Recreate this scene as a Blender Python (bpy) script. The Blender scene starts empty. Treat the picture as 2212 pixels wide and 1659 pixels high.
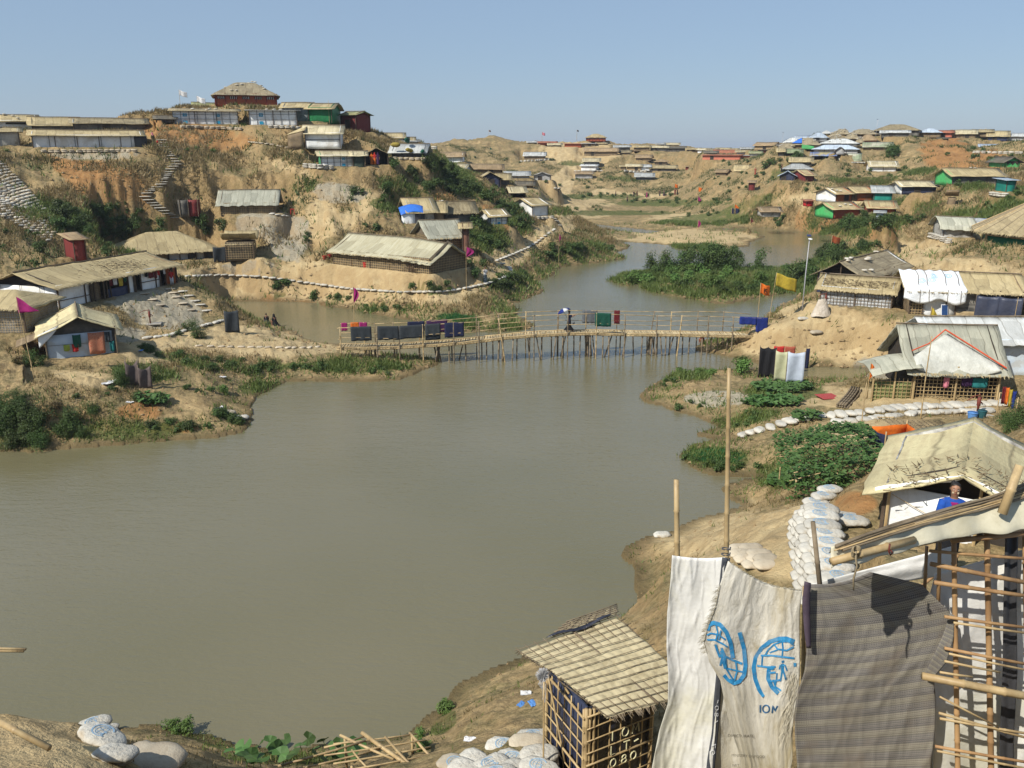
import bpy, bmesh, math, random
import numpy as np
from mathutils import Vector, Matrix
random.seed(7)
R = math.radians
SC = bpy.context.scene
COL = SC.collection
EYE = 15.0
FPX = 1850.0
PITCH = math.atan((829.5 - 315.0) / FPX)
SP, CP = math.sin(PITCH), math.cos(PITCH)
cam_d = bpy.data.cameras.new('camera'); cam = bpy.data.objects.new('camera', cam_d); COL.objects.link(cam)
cam.location = (0, 0, EYE); cam.rotation_euler = (math.pi / 2 - PITCH, 0, 0)
cam_d.sensor_width = 36; cam_d.lens = 36 * FPX / 2212; cam_d.clip_end = 6000; cam_d.clip_start = 0.1
SC.camera = cam
SUN_DIR = Vector((-0.58, -0.50, 0.72)).normalized()
sun_d = bpy.data.lights.new('sun', 'SUN'); sun = bpy.data.objects.new('sun', sun_d); COL.objects.link(sun)
sun_d.energy = 5.0; sun_d.angle = R(0.5); sun_d.color = (1.0, 0.95, 0.86)
sun.rotation_euler = SUN_DIR.to_track_quat('Z', 'Y').to_euler()
W = bpy.data.worlds.new('World'); SC.world = W; W.use_nodes = True
nt = W.node_tree; nt.nodes.clear()
sky = nt.nodes.new('ShaderNodeTexSky'); sky.sky_type = 'NISHITA'; sky.sun_disc = False
sky.sun_elevation = math.asin(SUN_DIR.z); sky.sun_rotation = math.atan2(SUN_DIR.x, SUN_DIR.y)
sky.air_density = 1.0; sky.dust_density = 0.5; sky.ozone_density = 5.0; sky.altitude = 0
bg = nt.nodes.new('ShaderNodeBackground'); bg.inputs[1].default_value = 0.085
wo = nt.nodes.new('ShaderNodeOutputWorld')
hzc = nt.nodes.new('ShaderNodeMix'); hzc.data_type = 'RGBA'; hzc.inputs[0].default_value = .62; hzc.inputs[7].default_value = (3.55, 4.75, 6.45, 1)
nt.links.new(sky.outputs[0], hzc.inputs[6]); nt.links.new(hzc.outputs[2], bg.inputs[0]); nt.links.new(bg.outputs[0], wo.inputs[0])
SC.view_settings.view_transform = 'Standard'; SC.view_settings.look = 'None'
SC.view_settings.exposure = 0.25; SC.view_settings.gamma = 1.0; SC.view_settings.use_curve_mapping = False
def ray(u, v):
 a = (829.5 - v) / FPX
 return (u - 1106.0) / FPX, CP + SP * a, -SP + CP * a
def at(u, v, Y):
 rx, ry, rz = ray(u, v); t = Y / ry
 return Vector((rx * t, Y, EYE + rz * t))
def onz(u, v, z):
 rx, ry, rz = ray(u, v); t = (z - EYE) / rz
 return Vector((rx * t, ry * t, z))
def ppm(p):
 return FPX / (p[1] * CP - (p[2] - EYE) * SP)
def proj(x, y, z):
 d = y * CP - (z - EYE) * SP
 return 1106 + FPX * x / d, 829.5 - FPX * (y * SP + (z - EYE) * CP) / d
TAGS = {'a': (0, 159.3, .25), 'b': (530.9, 159.3, .25), 'c': (884.8, 247.7, .25), 'd': (1327.2, 247.7, .24), 'e': (1681.1, 247.7, .24),
 'f': (0, 477.8, .25), 'g': (0, 690.0, .25), 'h': (442.4, 398.2, .32), 'i': (707.8, 619.4, .24), 'j': (1150.2, 619.4, .28),
 'k': (1309.5, 495.5, .248), 'l': (1681.1, 442.4, .2453), 'm': (1327.2, 760.9, .4), 'n': (1327.2, 1106, .4), 'o': (796.3, 1283, .32), 'p': (0, 1327.2, .4)}
def q(tag, x, y):
 a, b, s = TAGS[tag]; return a + x * s, b + y * s
_rng = np.random.RandomState(3)
_PERM = _rng.rand(256, 256)
def vnoise(x, y):
 xi = np.floor(x).astype(int); yi = np.floor(y).astype(int)
 fx = x - xi; fy = y - yi
 fx = fx * fx * (3 - 2 * fx); fy = fy * fy * (3 - 2 * fy)
 a = _PERM[xi & 255, yi & 255]; b = _PERM[(xi + 1) & 255, yi & 255]
 c = _PERM[xi & 255, (yi + 1) & 255]; d = _PERM[(xi + 1) & 255, (yi + 1) & 255]
 return (a * (1 - fx) + b * fx) * (1 - fy) + (c * (1 - fx) + d * fx) * fy - 0.5
def fbm(x, y, octv=4, g=0.5):
 s = 0; am = 1; f = 1
 for o in range(octv):
  s = s + am * vnoise(x * f + 17.3 * o, y * f + 5.1 * o); am *= g; f *= 2.03
 return s
def sstep(a, b, x):
 t = np.clip((x - a) / (b - a), 0, 1); return t * t * (3 - 2 * t)
class MB:
 def __init__(s): s.v = []; s.f = []; s.smooth = False
 def add(s, vs, fs):
  n = len(s.v); s.v.extend([tuple(p) for p in vs]); s.f.extend([tuple(i + n for i in f) for f in fs]); return s
 def box(s, c, size, rot=None):
  hx, hy, hz = size[0] / 2, size[1] / 2, size[2] / 2
  vs = [Vector((x, y, z)) for x in (-hx, hx) for y in (-hy, hy) for z in (-hz, hz)]
  if rot is not None:
   m = rot if isinstance(rot, Matrix) else Matrix.Rotation(rot, 3, 'Z'); vs = [m @ p for p in vs]
  c = Vector(c)
  return s.add([p + c for p in vs], [(0, 1, 3, 2), (4, 6, 7, 5), (0, 4, 5, 1), (2, 3, 7, 6), (0, 2, 6, 4), (1, 5, 7, 3)])
 def tube(s, p0, p1, r0, r1=None, n=6, cap=True):
  return s.path([p0, p1], [r0, r0 if r1 is None else r1], n, cap)
 def path(s, pts, rad, n=6, cap=True):
  pts = [Vector(p) for p in pts]
  if not hasattr(rad, '__len__'): rad = [rad] * len(pts)
  vs = []; m = len(pts)
  d0 = (pts[-1] - pts[0]); d0 = d0.normalized() if d0.length > 1e-6 else Vector((0, 0, 1))
  ref = Vector((0, 0, 1)) if abs(d0.z) < 0.8 else Vector((1, 0, 0))
  for i, p in enumerate(pts):
   d = pts[min(i + 1, m - 1)] - pts[max(i - 1, 0)]
   d = d.normalized() if d.length > 1e-9 else d0
   a = d.cross(ref)
   a = a.normalized() if a.length > 1e-6 else Vector((1, 0, 0))
   b = d.cross(a)
   for k in range(n):
    t = 2 * math.pi * k / n
    vs.append(p + (a * math.cos(t) + b * math.sin(t)) * rad[i])
  fs = [(i * n + k, i * n + (k + 1) % n, (i + 1) * n + (k + 1) % n, (i + 1) * n + k) for i in range(m - 1) for k in range(n)]
  if cap: fs += [tuple(range(n - 1, -1, -1)), tuple((m - 1) * n + k for k in range(n))]
  return s.add(vs, fs)
 def grid(s, fn, nu, nv, thick=0.0, tdir=None):
  """fn(i/nu, j/nv) -> point; thick>0 closes a shell offset along -normal (or tdir)"""
  P = [[Vector(fn(i / nu, j / nv)) for j in range(nv + 1)] for i in range(nu + 1)]
  top = [p for row in P for p in row]; w = nv + 1
  fs = [(i * w + j, (i + 1) * w + j, (i + 1) * w + j + 1, i * w + j + 1) for i in range(nu) for j in range(nv)]
  if thick <= 0: return s.add(top, fs)
  bot = []
  for i in range(nu + 1):
   for j in range(nv + 1):
    if tdir is not None: nn = Vector(tdir)
    else:
     du = P[min(i + 1, nu)][j] - P[max(i - 1, 0)][j]; dv = P[i][min(j + 1, nv)] - P[i][max(j - 1, 0)]
     nn = du.cross(dv); nn = -nn.normalized() if nn.length > 1e-9 else Vector((0, 0, -1))
    bot.append(P[i][j] + nn * thick)
  N = len(top); fs2 = [tuple(k + N for k in reversed(f)) for f in fs]
  rim = [i * w for i in range(nu + 1)] + [nu * w + j for j in range(1, nv + 1)] + [i * w + nv for i in range(nu - 1, -1, -1)] + [j for j in range(nv - 1, 0, -1)]
  fs3 = [(rim[(k + 1) % len(rim)], rim[k], rim[k] + N, rim[(k + 1) % len(rim)] + N) for k in range(len(rim))]
  return s.add(top + bot, fs + fs2 + fs3)
 def mesh(s, name, mat=None, smooth=None):
  me = bpy.data.meshes.new(name); me.from_pydata(s.v, [], s.f)
  if mat is not None: me.materials.append(mat)
  if (s.smooth if smooth is None else smooth): me.polygons.foreach_set('use_smooth', [True] * len(me.polygons))
  me.update(); return me
 def build(s, name, mat, parent=None, smooth=None, loc=None):
  o = bpy.data.objects.new(name, s.mesh(name, mat, smooth)); COL.objects.link(o)
  if parent is not None: o.parent = parent
  if loc is not None: o.location = loc
  return o
def link(name, me, parent=None, loc=(0, 0, 0), rot=(0, 0, 0), sc=(1, 1, 1)):
 o = bpy.data.objects.new(name, me); COL.objects.link(o); o.parent = parent
 o.location = loc; o.rotation_euler = rot; o.scale = sc if hasattr(sc, '__len__') else (sc, sc, sc); return o
def empty(name, loc, rz=0):
 o = bpy.data.objects.new(name, None); COL.objects.link(o); o.empty_display_size = .2
 o.location = loc; o.rotation_euler = (0, 0, rz); return o
def tag(o, label=None, cat=None, group=None, kind=None):
 if label: o['label'] = label
 if cat: o['category'] = cat
 if group: o['group'] = group
 if kind: o['kind'] = kind
 return o
def nodes(name):
 m = bpy.data.materials.new(name); m.use_nodes = True; t = m.node_tree; t.nodes.clear()
 out = t.nodes.new('ShaderNodeOutputMaterial'); b = t.nodes.new('ShaderNodeBsdfPrincipled')
 t.links.new(b.outputs[0], out.inputs[0]); return m, t, b, out
def mixc(t, fac, a, b, mode='MIX'):
 n = t.nodes.new('ShaderNodeMix'); n.data_type = 'RGBA'; n.blend_type = mode
 for i, x in ((0, fac), (6, a), (7, b)):
  if hasattr(x, 'default_value') or hasattr(x, 'is_linked'): t.links.new(x, n.inputs[i])
  else: n.inputs[i].default_value = (tuple(x) + (1,) if hasattr(x, '__len__') and len(x) == 3 else x)
 return n.outputs[2]
def noise(t, vec, scale, detail=4, rough=.55, dist=0):
 n = t.nodes.new('ShaderNodeTexNoise'); n.inputs['Scale'].default_value = scale; n.inputs['Detail'].default_value = detail
 n.inputs['Roughness'].default_value = rough; n.inputs['Distortion'].default_value = dist
 if vec is not None: t.links.new(vec, n.inputs['Vector'])
 return n.outputs[0]
def ramp(t, x, a, b, c0=0.0, c1=1.0):
 n = t.nodes.new('ShaderNodeMapRange'); t.links.new(x, n.inputs[0]); n.inputs[1].default_value = a; n.inputs[2].default_value = b
 n.inputs[3].default_value = c0; n.inputs[4].default_value = c1; return n.outputs[0]
def mth(t, op, a, b=None):
 n = t.nodes.new('ShaderNodeMath'); n.operation = op
 for i, x in ((0, a), (1, b)):
  if x is None: continue
  if hasattr(x, 'is_linked'): t.links.new(x, n.inputs[i])
  else: n.inputs[i].default_value = x
 return n.outputs[0]
def mapping(t, vec, scale=(1, 1, 1), rot=(0, 0, 0)):
 n = t.nodes.new('ShaderNodeMapping'); t.links.new(vec, n.inputs[0]); n.inputs['Scale'].default_value = scale; n.inputs['Rotation'].default_value = rot
 return n.outputs[0]
def bump(t, b, h, strength=.4, dist=.02):
 n = t.nodes.new('ShaderNodeBump'); n.inputs['Strength'].default_value = strength; n.inputs['Distance'].default_value = dist
 t.links.new(h, n.inputs['Height']); t.links.new(n.outputs[0], b.inputs['Normal']); return n
def coord(t, kind='Object'):
 n = t.nodes.new('ShaderNodeTexCoord'); return n.outputs[kind]
def rnd(t):
 n = t.nodes.new('ShaderNodeObjectInfo'); return n.outputs['Random']
MATS = {}
def M(name, c, c2=None, sc=3.0, rough=.8, bs=12.0, bstr=.4, bd=.02, stretch=(1, 1, 1), var=.12, dirt=None, dirt_amt=.5, spec=.25, transl=0):
 """matt material: two tones by noise, random brightness per object, dirt patches, bump"""
 if name in MATS: return MATS[name]
 m, t, b, out = nodes(name); v = coord(t); vm = mapping(t, v, stretch)
 c2 = c2 or tuple(x * .62 for x in c)
 n1 = noise(t, vm, sc, 5, .6)
 col = mixc(t, ramp(t, n1, .35, .65), c, c2)
 if dirt:
  n2 = noise(t, v, sc * .45, 6, .7, .4); col = mixc(t, ramp(t, n2, .5, .62, 0, dirt_amt), col, dirt)
 hs = t.nodes.new('ShaderNodeHueSaturation'); t.links.new(col, hs.inputs['Color']); t.links.new(ramp(t, rnd(t), 0, 1, 1 - var, 1 + var), hs.inputs['Value'])
 t.links.new(hs.outputs[0], b.inputs['Base Color']); b.inputs['Roughness'].default_value = rough
 b.inputs['Specular IOR Level'].default_value = spec
 bump(t, b, noise(t, vm, bs, 4, .6), bstr, bd)
 if transl:
  tr = t.nodes.new('ShaderNodeBsdfTranslucent'); t.links.new(hs.outputs[0], tr.inputs[0]); mx = t.nodes.new('ShaderNodeMixShader'); mx.inputs[0].default_value = transl
  t.links.new(b.outputs[0], mx.inputs[1]); t.links.new(tr.outputs[0], mx.inputs[2]); t.links.new(mx.outputs[0], out.inputs[0])
 MATS[name] = m; return m
# ================================================================ THE LAND
WPOLY = [(-900,1700),(-500,1660),(0,1610),(160,1590),(330,1564),(400,1577),(476,1599),(532,1616),(600,1622),(740,1607),(812,1597),(873,1588),(902,1571),(924,1549),(956,1529),
 (988,1481),(1030,1465),(1078,1440),(1123,1424),(1200,1395),(1300,1360),(1415,1328),(1379,1306),(1367,1266),(1379,1225),(1347,1205),(1351,1185),
 (1407,1161),(1467,1145),(1507,1121),(1567,1109),(1603,1093),(1579,1077),(1560,1055),(1600,1040),(1640,1033),(1543,1027),(1519,1022),(1487,1001),
 (1465,983),(1479,973),(1499,957),(1567,949),(1515,943),(1507,935),(1551,925),(1551,917),(1507,901),(1447,885),(1403,869),(1383,855),(1391,841),
 (1433,821),(1444,812),(1500,802),(1556,799),(1640,800),(1735,817),(1862,818),(1875,808),(1867,796),(1725,792),(1640,785),(1570,771),(1528,763),
 (1500,757),(1514,740),(1560,728),(1593,716),(1660,680),(1681,668),(1700,655),(1725,640),(1745,628),(1765,620),(1731,622),(1681,637),(1619,647),
 (1570,658),(1533,654),(1483,644),(1434,637),(1386,623),(1392,610),(1354,617),(1319,608),(1350,594),(1400,590),(1480,588),(1600,586),(1680,582),
 (1740,575),(1767,560),(1790,545),(1850,532),(1900,526),(1925,518),(1900,515),(1835,517),(1810,510),(1780,508),(1735,501),(1680,497),(1663,492),
 (1615,491),(1560,494),(1548,495),(1590,498),(1627,506),(1653,512),(1618,524),(1622,530),(1590,535),(1555,542),(1520,543),(1476,539),(1450,530),
 (1406,526),(1363,523),(1334,520),(1361,531),(1355,538),(1335,544),(1352,559),(1285,568),(1210,578),(1192,597),(1160,608),(1173,627),(1164,636),
 (1113,655),(1116,684),(1152,700),(1140,710),(1080,716),(1000,716),(930,712),(900,695),(858,686),(804,677),(763,670),(714,664),(686,654),(647,651),
 (554,651),(500,650),(490,662),(532,680),(577,693),(602,705),(641,721),(666,737),(718,742),(733,747),(760,757),(830,763),(900,770),(960,778),
 (950,787),(900,808),(860,822),(780,825),(700,823),(620,825),(560,850),(540,890),(545,912),(525,935),(470,945),(320,957),(200,965),(80,975),
 (0,978),(-300,990),(-900,1010)]
WPOLY2 = [(1255,480),(1327,489),(1430,500),(1400,505),(1350,500),(1300,497),(1262,488)]
DRV = [(270,222),(300,212),(330,200),(350,191),(370,181),(390,171),(410,163),(440,151),(470,140),(500,128)]
DFV = [(285,312),(300,305),(315,298),(330,290),(350,280),(370,271),(395,261),(415,252),(440,235)]
def interp(tab, v): return float(np.interp(v, [a for a, b in tab], [b for a, b in tab]))
CTRL = []
def cy(*L):
 for u, v, Y in L: p = at(u, v, Y); CTRL.append((p.x, p.y, p.z))
def cz(*L):
 for u, v, z in L: p = onz(u, v, z); CTRL.append((p.x, p.y, p.z))
def cw(*L):
 for p in L: CTRL.append(p)
for poly in (WPOLY, WPOLY2):
 cz(*[(u, v, 0.12) for u, v in poly])
cz((620,755,1.2),(500,740,1.5),(300,720,2.1),(400,705,2.0),(560,705,1.1),(250,690,3.0),(450,690,1.8),(470,645,2.9),(300,640,3.6),(400,612,3.5),(520,690,1.3),
 (560,620,1.7),(700,640,1.3),(900,655,.8),(1000,680,.6),(1080,700,.45),(1050,645,1.0),(1120,625,.9),(480,620,1.9),
 (700,590,2.6),(800,612,2.3),(900,622,2.0),(650,562,3.6),(600,578,2.9),(1000,615,1.8),
 (0,760,3.2),(0,830,2.5),(100,845,2.3),(200,830,2.3),(300,850,1.5),(400,850,1.1),(100,900,1.5),(300,900,.9),(450,800,1.3),(330,780,2.1),(450,765,1.5),(600,790,.8),(800,790,.7),(-200,800,3.2),(500,880,.6),(0,900,1.8),(0,940,1.0),(-300,880,2.0))
cz((1700,722,2.0),(1900,735,2.2),(2212,735,2.7),(1700,760,1.0),(1900,775,1.2),(2200,785,2.0),(1600,742,1.0),(1700,690,2.3),(1730,660,2.5),(2000,700,3.0),(2212,700,3.4),(1640,715,1.9),
 (1500,830,.6),(1600,850,.8),(1700,850,1.0),(1850,845,1.3),(1500,870,.45),(1600,900,.7),(1700,930,1.2),(1900,912,1.8),(2100,892,2.2),(2250,885,2.6),
 (1580,932,.4),(1600,980,.6),(1550,1000,.4),(1700,1000,1.0),(1700,1060,1.3),(1800,960,2.0),(1900,950,2.5),(2212,930,3.6),(2400,900,4))
cz((1320,510,.9),(1200,560,1.6),(1280,545,1.9),(1120,560,2.0),(1500,515,.7),(1600,510,.5),(1440,517,.5),(1450,488,.7),(1400,595,.0+.6),(1500,620,.9),(1600,610,.9),(1700,605,.9),(1780,590,1.2),(1640,625,.7),(1430,620,.5))
cy((1860,1080,23),(1700,1120,25),(1600,1142,27),(1500,1180,27.5),(1600,1200,22),(1700,1200,19.5),(1550,1290,18),(1850,1150,18.5),(1950,1210,15),(2200,1160,16),(2300,1000,22),
 (1440,1240,24),(1400,1450,15.5),(1150,1500,16.5),(1150,1600,13),(1000,1600,15),(1050,1535,17.2),(700,1645,16.2),(900,1640,15),(500,1645,15.6),(600,1650,15.8),
 (400,1625,14.6),(300,1600,12.5),(200,1560,11.8),(100,1550,11.3),(0,1522,11.4),(0,1620,10),(200,1640,10),(300,1655,10.4),(-300,1600,11),(1420,1330,21.0),(1250,1440,18.5))
cw((-8,6,9),(0,6,8.0),(6,6,8.3),(-4,8,7.6),(4,9,6.3),(7,9,6.6),(1.5,9,5.2),(1.2,11,4.1),(2.6,11,4.3),(0,11,4.6),(0,9,6.2),(4.2,12,5.2),(2.2,13.4,4.2),(1,13,4.1),(6.5,11,6.6),(-3,3,11.5),(3,3,11.5),(0,3,11.3),(9,12,7.6),(14,16,8),(-12,9,8),(-14,13,5))
cy((0,322,100),(200,325,101),(325,318,102),(150,372,96),(250,398,94.5),(300,440,91),(200,440,90),(350,400,97),(340,345,101),(400,330,106),(400,300,109),(500,290,115),(600,300,114),
 (420,430,95),(400,470,92),(350,500,91),(450,500,95.5),(300,530,88),(200,515,80.5),(130,475,82),(100,425,87),(50,375,92.5),(0,348,93),(0,440,82),(60,505,76.5),(150,515,79),(0,490,75),
 (80,550,71.5),(0,600,65.5),(165,590,73.5),(200,555,78),(-200,400,86),(-200,600,62),(-200,300,100),(-600,350,85),(-600,600,60),
 (560,385,102),(560,412,99),(700,380,103),(650,340,107.5),(700,322,109),(800,372,106),(850,345,112),(885,335,115),(800,300,121),(825,330,113),(700,425,101),(800,432,101),
 (750,480,97),(650,500,95),(560,500,93),(600,470,96),(500,472,95.5),(550,540,93.5),(620,530,96),(680,545,93),(480,560,91),(700,505,93.5),(820,480,96.5),(850,420,104),
 (900,400,109),(950,430,109),(1000,400,121),(1100,432,124),(1140,480,117),(1020,455,113),(1080,505,105),(1045,530,99),(1020,570,93.5),(1120,522,109),(1165,488,124),(1235,475,142),
 (1200,532,112),(1260,522,119),(1330,500,140),(900,310,150),(960,340,143),(1050,385,138),(940,380,122),(870,360,114))
cy((860,632,78),(700,617,80.5),(560,600,83.5),(430,600,82),(960,631,80),(1060,612,86),(1100,592,91),(1070,566,97),(1140,535,111),(1180,502,129))
cw((-45,150,14),(-20,150,13),(-60,160,10),(-20,200,7),(-80,220,6),(-120,150,10),(-100,110,15))
cy((480,578,87),(520,590,85),(600,592,85),(650,600,85.5),(300,360,98.5),(380,350,102.5),(330,420,96.5),(380,400,99.5),(440,380,102),(480,340,108),(520,360,106),(500,400,101),(450,440,96))
cy((480,239,123),(580,239,123),(530,252,121))
cy((1200,430,235),(1300,425,242),(1400,430,236),(1300,450,205),(1250,468,181),(1400,470,180),(1500,460,192),(1600,480,170),(1480,445,212),(1180,440,200),
 (1060,297,302),(950,318,285),(1160,308,302),(1010,360,268),(1100,375,262),(1185,402,254),(1250,318,300),(1350,325,297),(1300,402,257),(1400,402,255),(1450,350,280),(1500,328,297),(1550,372,266),
 (1600,330,292),(1500,400,252),(1430,432,228),(1215,350,282),(1150,350,276),(1250,372,266),(1350,372,266),(1100,335,284),(1600,345,275),(1000,330,282))
for kk in (-.5, -.25, 0, .15, .25, .35, .5): cw((kk * 360, 360, 11), (kk * 450, 450, 5), (kk * 600, 600, 4), (kk * 900, 900, 4))
cy((1450,436,222),(1520,420,207),(1560,385,212),(1600,372,206),(1650,400,188),(1600,430,184),(1700,385,184),(1650,448,166),(1750,430,158),(1700,355,199),(1760,352,193),(1560,450,181),
 (1640,470,160),(1690,490,151),(1760,455,150),(1750,480,147),(1800,500,141),(1620,350,215),(1700,325,222),(1840,292,217),(1900,285,213),(2050,300,205),(2212,300,196),(2400,300,190),
 (2000,340,182),(1960,370,175),(2060,385,162),(2150,350,172),(2212,345,170),(2100,430,145),(2030,400,158),(2212,430,118),(2400,420,110),(2000,478,142),(2150,440,112),(2110,468,108),(2212,470,100),
 (1900,500,136),(1960,500,133),(2040,522,117),(1980,532,118),(1900,545,117),(1860,560,110),(2060,545,104))
cw((90,250,10),(130,240,9),(60,260,9),(110,300,5),(160,260,6))
cz((2000,592,4.6),(2080,590,4.9),(2212,572,5.4),(2140,610,5.0),(2212,630,4.4),(2400,600,6),(1800,640,3.2),(1850,600,2.6))
HUTS = []
PADS = []
def in_poly(px, py, X, Y):
 ins = np.zeros(X.shape, bool); n = len(px)
 for i in range(n):
  x1, y1, x2, y2 = px[i], py[i], px[(i + 1) % n], py[(i + 1) % n]
  if y1 == y2: continue
  c = ((y1 > Y) != (y2 > Y)) & (X < (x2 - x1) * (Y - y1) / (y2 - y1) + x1); ins ^= c
 return ins
def seg_dist(px, py, X, Y, closed=True):
 d = np.full(X.shape, 1e9); n = len(px)
 for i in range(n if closed else n - 1):
  x1, y1, x2, y2 = px[i], py[i], px[(i + 1) % n], py[(i + 1) % n]
  dx, dy = x2 - x1, y2 - y1; L2 = dx * dx + dy * dy + 1e-9
  t = np.clip(((X - x1) * dx + (Y - y1) * dy) / L2, 0, 1)
  np.minimum(d, (X - x1 - t * dx) ** 2 + (Y - y1 - t * dy) ** 2, out=d)
 return np.sqrt(d)
PADS.append((6.2, 11.8, Vector((1, 0, 0)), Vector((0, 1, 0)), 1.6, 1.2, 8.50, .5))
PADS.append((1.2, 12.0, Vector((.89, .45, 0)), Vector((-.45, .89, 0)), 1.3, 1.3, 3.95, .3))
PADS.append((46.8, 79.6, Vector((1, 0, 0)), Vector((0, 1, 0)), 14, 14, 5.1, .8))
# ================================================================ SHELTER TABLE (front wall in picture units, distance, look)
def hut(u0, u1, v, D, wh, rh, dep, yaw, roof, rm, wm, label, **k):
 """front wall from u0 to u1, base at v, wall / roof heights in picture units, depth in metres, yaw relative to the line of sight"""
 if D == 'R': D = interp(DRV, v)
 if D == 'F': D = interp(DFV, v)
 p = at((u0 + u1) / 2, v, D); s = ppm(p)
 y = R(yaw) - math.atan2(p.x, p.y)
 L = (u1 - u0) / s / max(math.cos(R(yaw)), .3)
 ex = Vector((math.cos(y), math.sin(y), 0)); ey = Vector((-math.sin(y), math.cos(y), 0))
 h = dict(L=L, W=dep, z=p.z, wh=wh / s, rh=rh / s, ex=ex, ey=ey, o=Vector((p.x, p.y, p.z)) - ex * L / 2, yaw=y, roof=roof, rm=rm, wm=wm, label=label, D=D, k=k)
 HUTS.append(h)
 if not k.get('noctrl'):
  for a, b in (((.5, 0),) if (75 < D < 121 and p.x < 0) else ((.5, 0), (.5, 1))):
   w = h['o'] + ex * L * a + ey * dep * b; CTRL.append((w.x, w.y, p.z))
 PADS.append((h['o'].x, h['o'].y, ex, ey, L, dep, p.z, k.get('pad', .6 + D * .004)))
 return h
def hutc(A, B, z, dep, wh, rh, roof, rm, wm, label, **k):
 """explicit front corners as pixels on the plane z"""
 a = onz(A[0], A[1], z); b = onz(B[0], B[1], z); e = b - a; L = e.length; ex = e.normalized(); ey = Vector((-ex.y, ex.x, 0))
 h = dict(L=L, W=dep, z=z, wh=wh, rh=rh, ex=ex, ey=ey, o=a, yaw=math.atan2(ex.y, ex.x), roof=roof, rm=rm, wm=wm, label=label, D=a.y, k=k)
 HUTS.append(h)
 for s, t in ((0, 0), (1, 0), (0, 1), (1, 1), (.5, .5)):
  w = a + ex * L * s + ey * dep * t; CTRL.append((w.x, w.y, z - .03))
 PADS.append((a.x, a.y, ex, ey, L, dep, z, k.get('pad', .7)))
 return h
def Z(t, x0, x1, yb, D, wy, ry, dep, yaw, roof, rm, wm, label, **k):
 """same, in the units of enlarged view t: base yb, eave wy, ridge ry"""
 s = TAGS[t][2]; u0, v = q(t, x0, yb); u1, _ = q(t, x1, yb)
 return hut(u0, u1, v, D, (yb - wy) * s, (wy - ry) * s, dep, yaw, roof, rm, wm, label, **k)
Z('a', 15, 300, 475, 113, 405, 355, 6, 0, 'gx', 'tan', 'white', 'white walled shelter with a straw coloured roof at the far left hilltop edge', win=1)
Z('a', 305, 655, 495, 111, 440, 375, 6, 0, 'gx', 'tan', 'dark', 'dark grey walled shelter second from the left on the hilltop')
Z('a', 670, 1240, 492, 112, 425, 385, 5, 0, 'gx', 'thatch', 'dark', 'long low dark shelter with ragged roof that meets the orange earth ramp', corner='white')
Z('a', 0, 165, 625, 101, 500, 470, 4, 0, 'gx', 'tan', 'greyweave', 'grey woven shelter with yellow cloth at the left end of the hilltop row')
Z('a', 345, 1195, 640, 101.5, 532, 492, 5, 0, 'gx', 'tan', 'white', 'long white tarpaulin walled shelter on the left hill above the orange hollow', seams=4, endcap='black')
Z('a', 1360, 1500, 405, 113, 385, 360, 4, 0, 'gx', 'dark', 'dark', 'small dark roof peeping over the ramp left of the white panelled shelter')
Z('a', 1515, 2050, 440, 116, 325, 297, 5, 0, 'shed', 'thatch', 'white', 'white panelled shelter with two blue emblem panels below the red pavilion', panels=8, blue=(1, 5))
Z('a', 1690, 1860, 290, 126, 285, 245, 5, 0, 'gx', 'green', 'dark', 'low greenish roof beside the two small banner flags')
Z('a', 1875, 2385, 272, 127, 175, 62, 8, 0, 'hip', 'thatchstone', 'red', 'red brick walled pavilion with hipped straw roof on the very top of the left hill', slot=1)
Z('b', 42, 440, 450, 115, 320, 312, 5, 0, 'shed', 'whitetarp', 'white', 'white panelled shelter with one blue emblem panel under the right end of the pavilion', panels=6, blue=(1,))
Z('b', 330, 548, 410, 119, 290, 250, 5, -8, 'gx', 'tan', 'greyplastic', 'grey plastic sided front of the green tent by the hilltop', )
Z('b', 548, 742, 415, 118, 295, 255, 6, -12, 'arch', 'tan', 'greentarp', 'green tarpaulin walled tent with an arched straw roof near the hilltop')
Z('b', 830, 955, 512, 122, 355, 330, 3.2, -38, 'gx', 'green', 'redplank', 'tall narrow dark red latrine standing alone on the right shoulder of the left hill', door=1)
Z('b', 1040, 1365, 600, 150, 550, 512, 6, 0, 'gx', 'tan', 'greywall', 'plain grey walled shelter with straw roof behind the right shoulder of the left hill')
Z('b', 1370, 1450, 590, 152, 575, 550, 4, 0, 'gx', 'tan', 'greywall', 'tiny straw roof right of the plain grey walled shelter')
Z('b', 1365, 1490, 625, 146, 585, 578, 4, 0, 'shed', 'greytin', 'greywall', 'low flat grey block with a blue flag behind the bundled tent')
Z('b', 520, 815, 630, 110, 512, 450, 4.5, -6, 'gx', 'cream', 'white', 'single white shelter with cream roof and open porch on the left, on the hill terrace', porchL=1, band=1)
Z('b', 655, 930, 805, 106, 705, 672, 4, 5, 'gx', 'cream', 'white', 'white panelled shelter with green left end and blue emblem beside the open porch', panels=5, blue=(3,), lend='green')
Z('b', 930, 1030, 812, 105.8, 705, 672, 4, 0, 'gx', 'cream', 'greenblack', 'dark green netting annex right of the white panelled shelter with green left end')
Z('b', 1040, 1230, 790, 107.5, 690, 642, 4, 0, 'gy', 'tan', 'open', 'open fronted dark porch with people and hanging clothes')
Z('b', 1265, 1540, 725, 113, 670, 610, 4, -10, 'gx', 'whitetarp', 'black', 'black plastic tent heaped with yellow and green bundles on the hill shoulder')
Z('c', 165, 455, 412, 176, 360, 325, 5, -6, 'gx', 'brown', 'white', 'brown roofed open shelter with white panels under the long white sandbag strip', seams=5)
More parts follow.
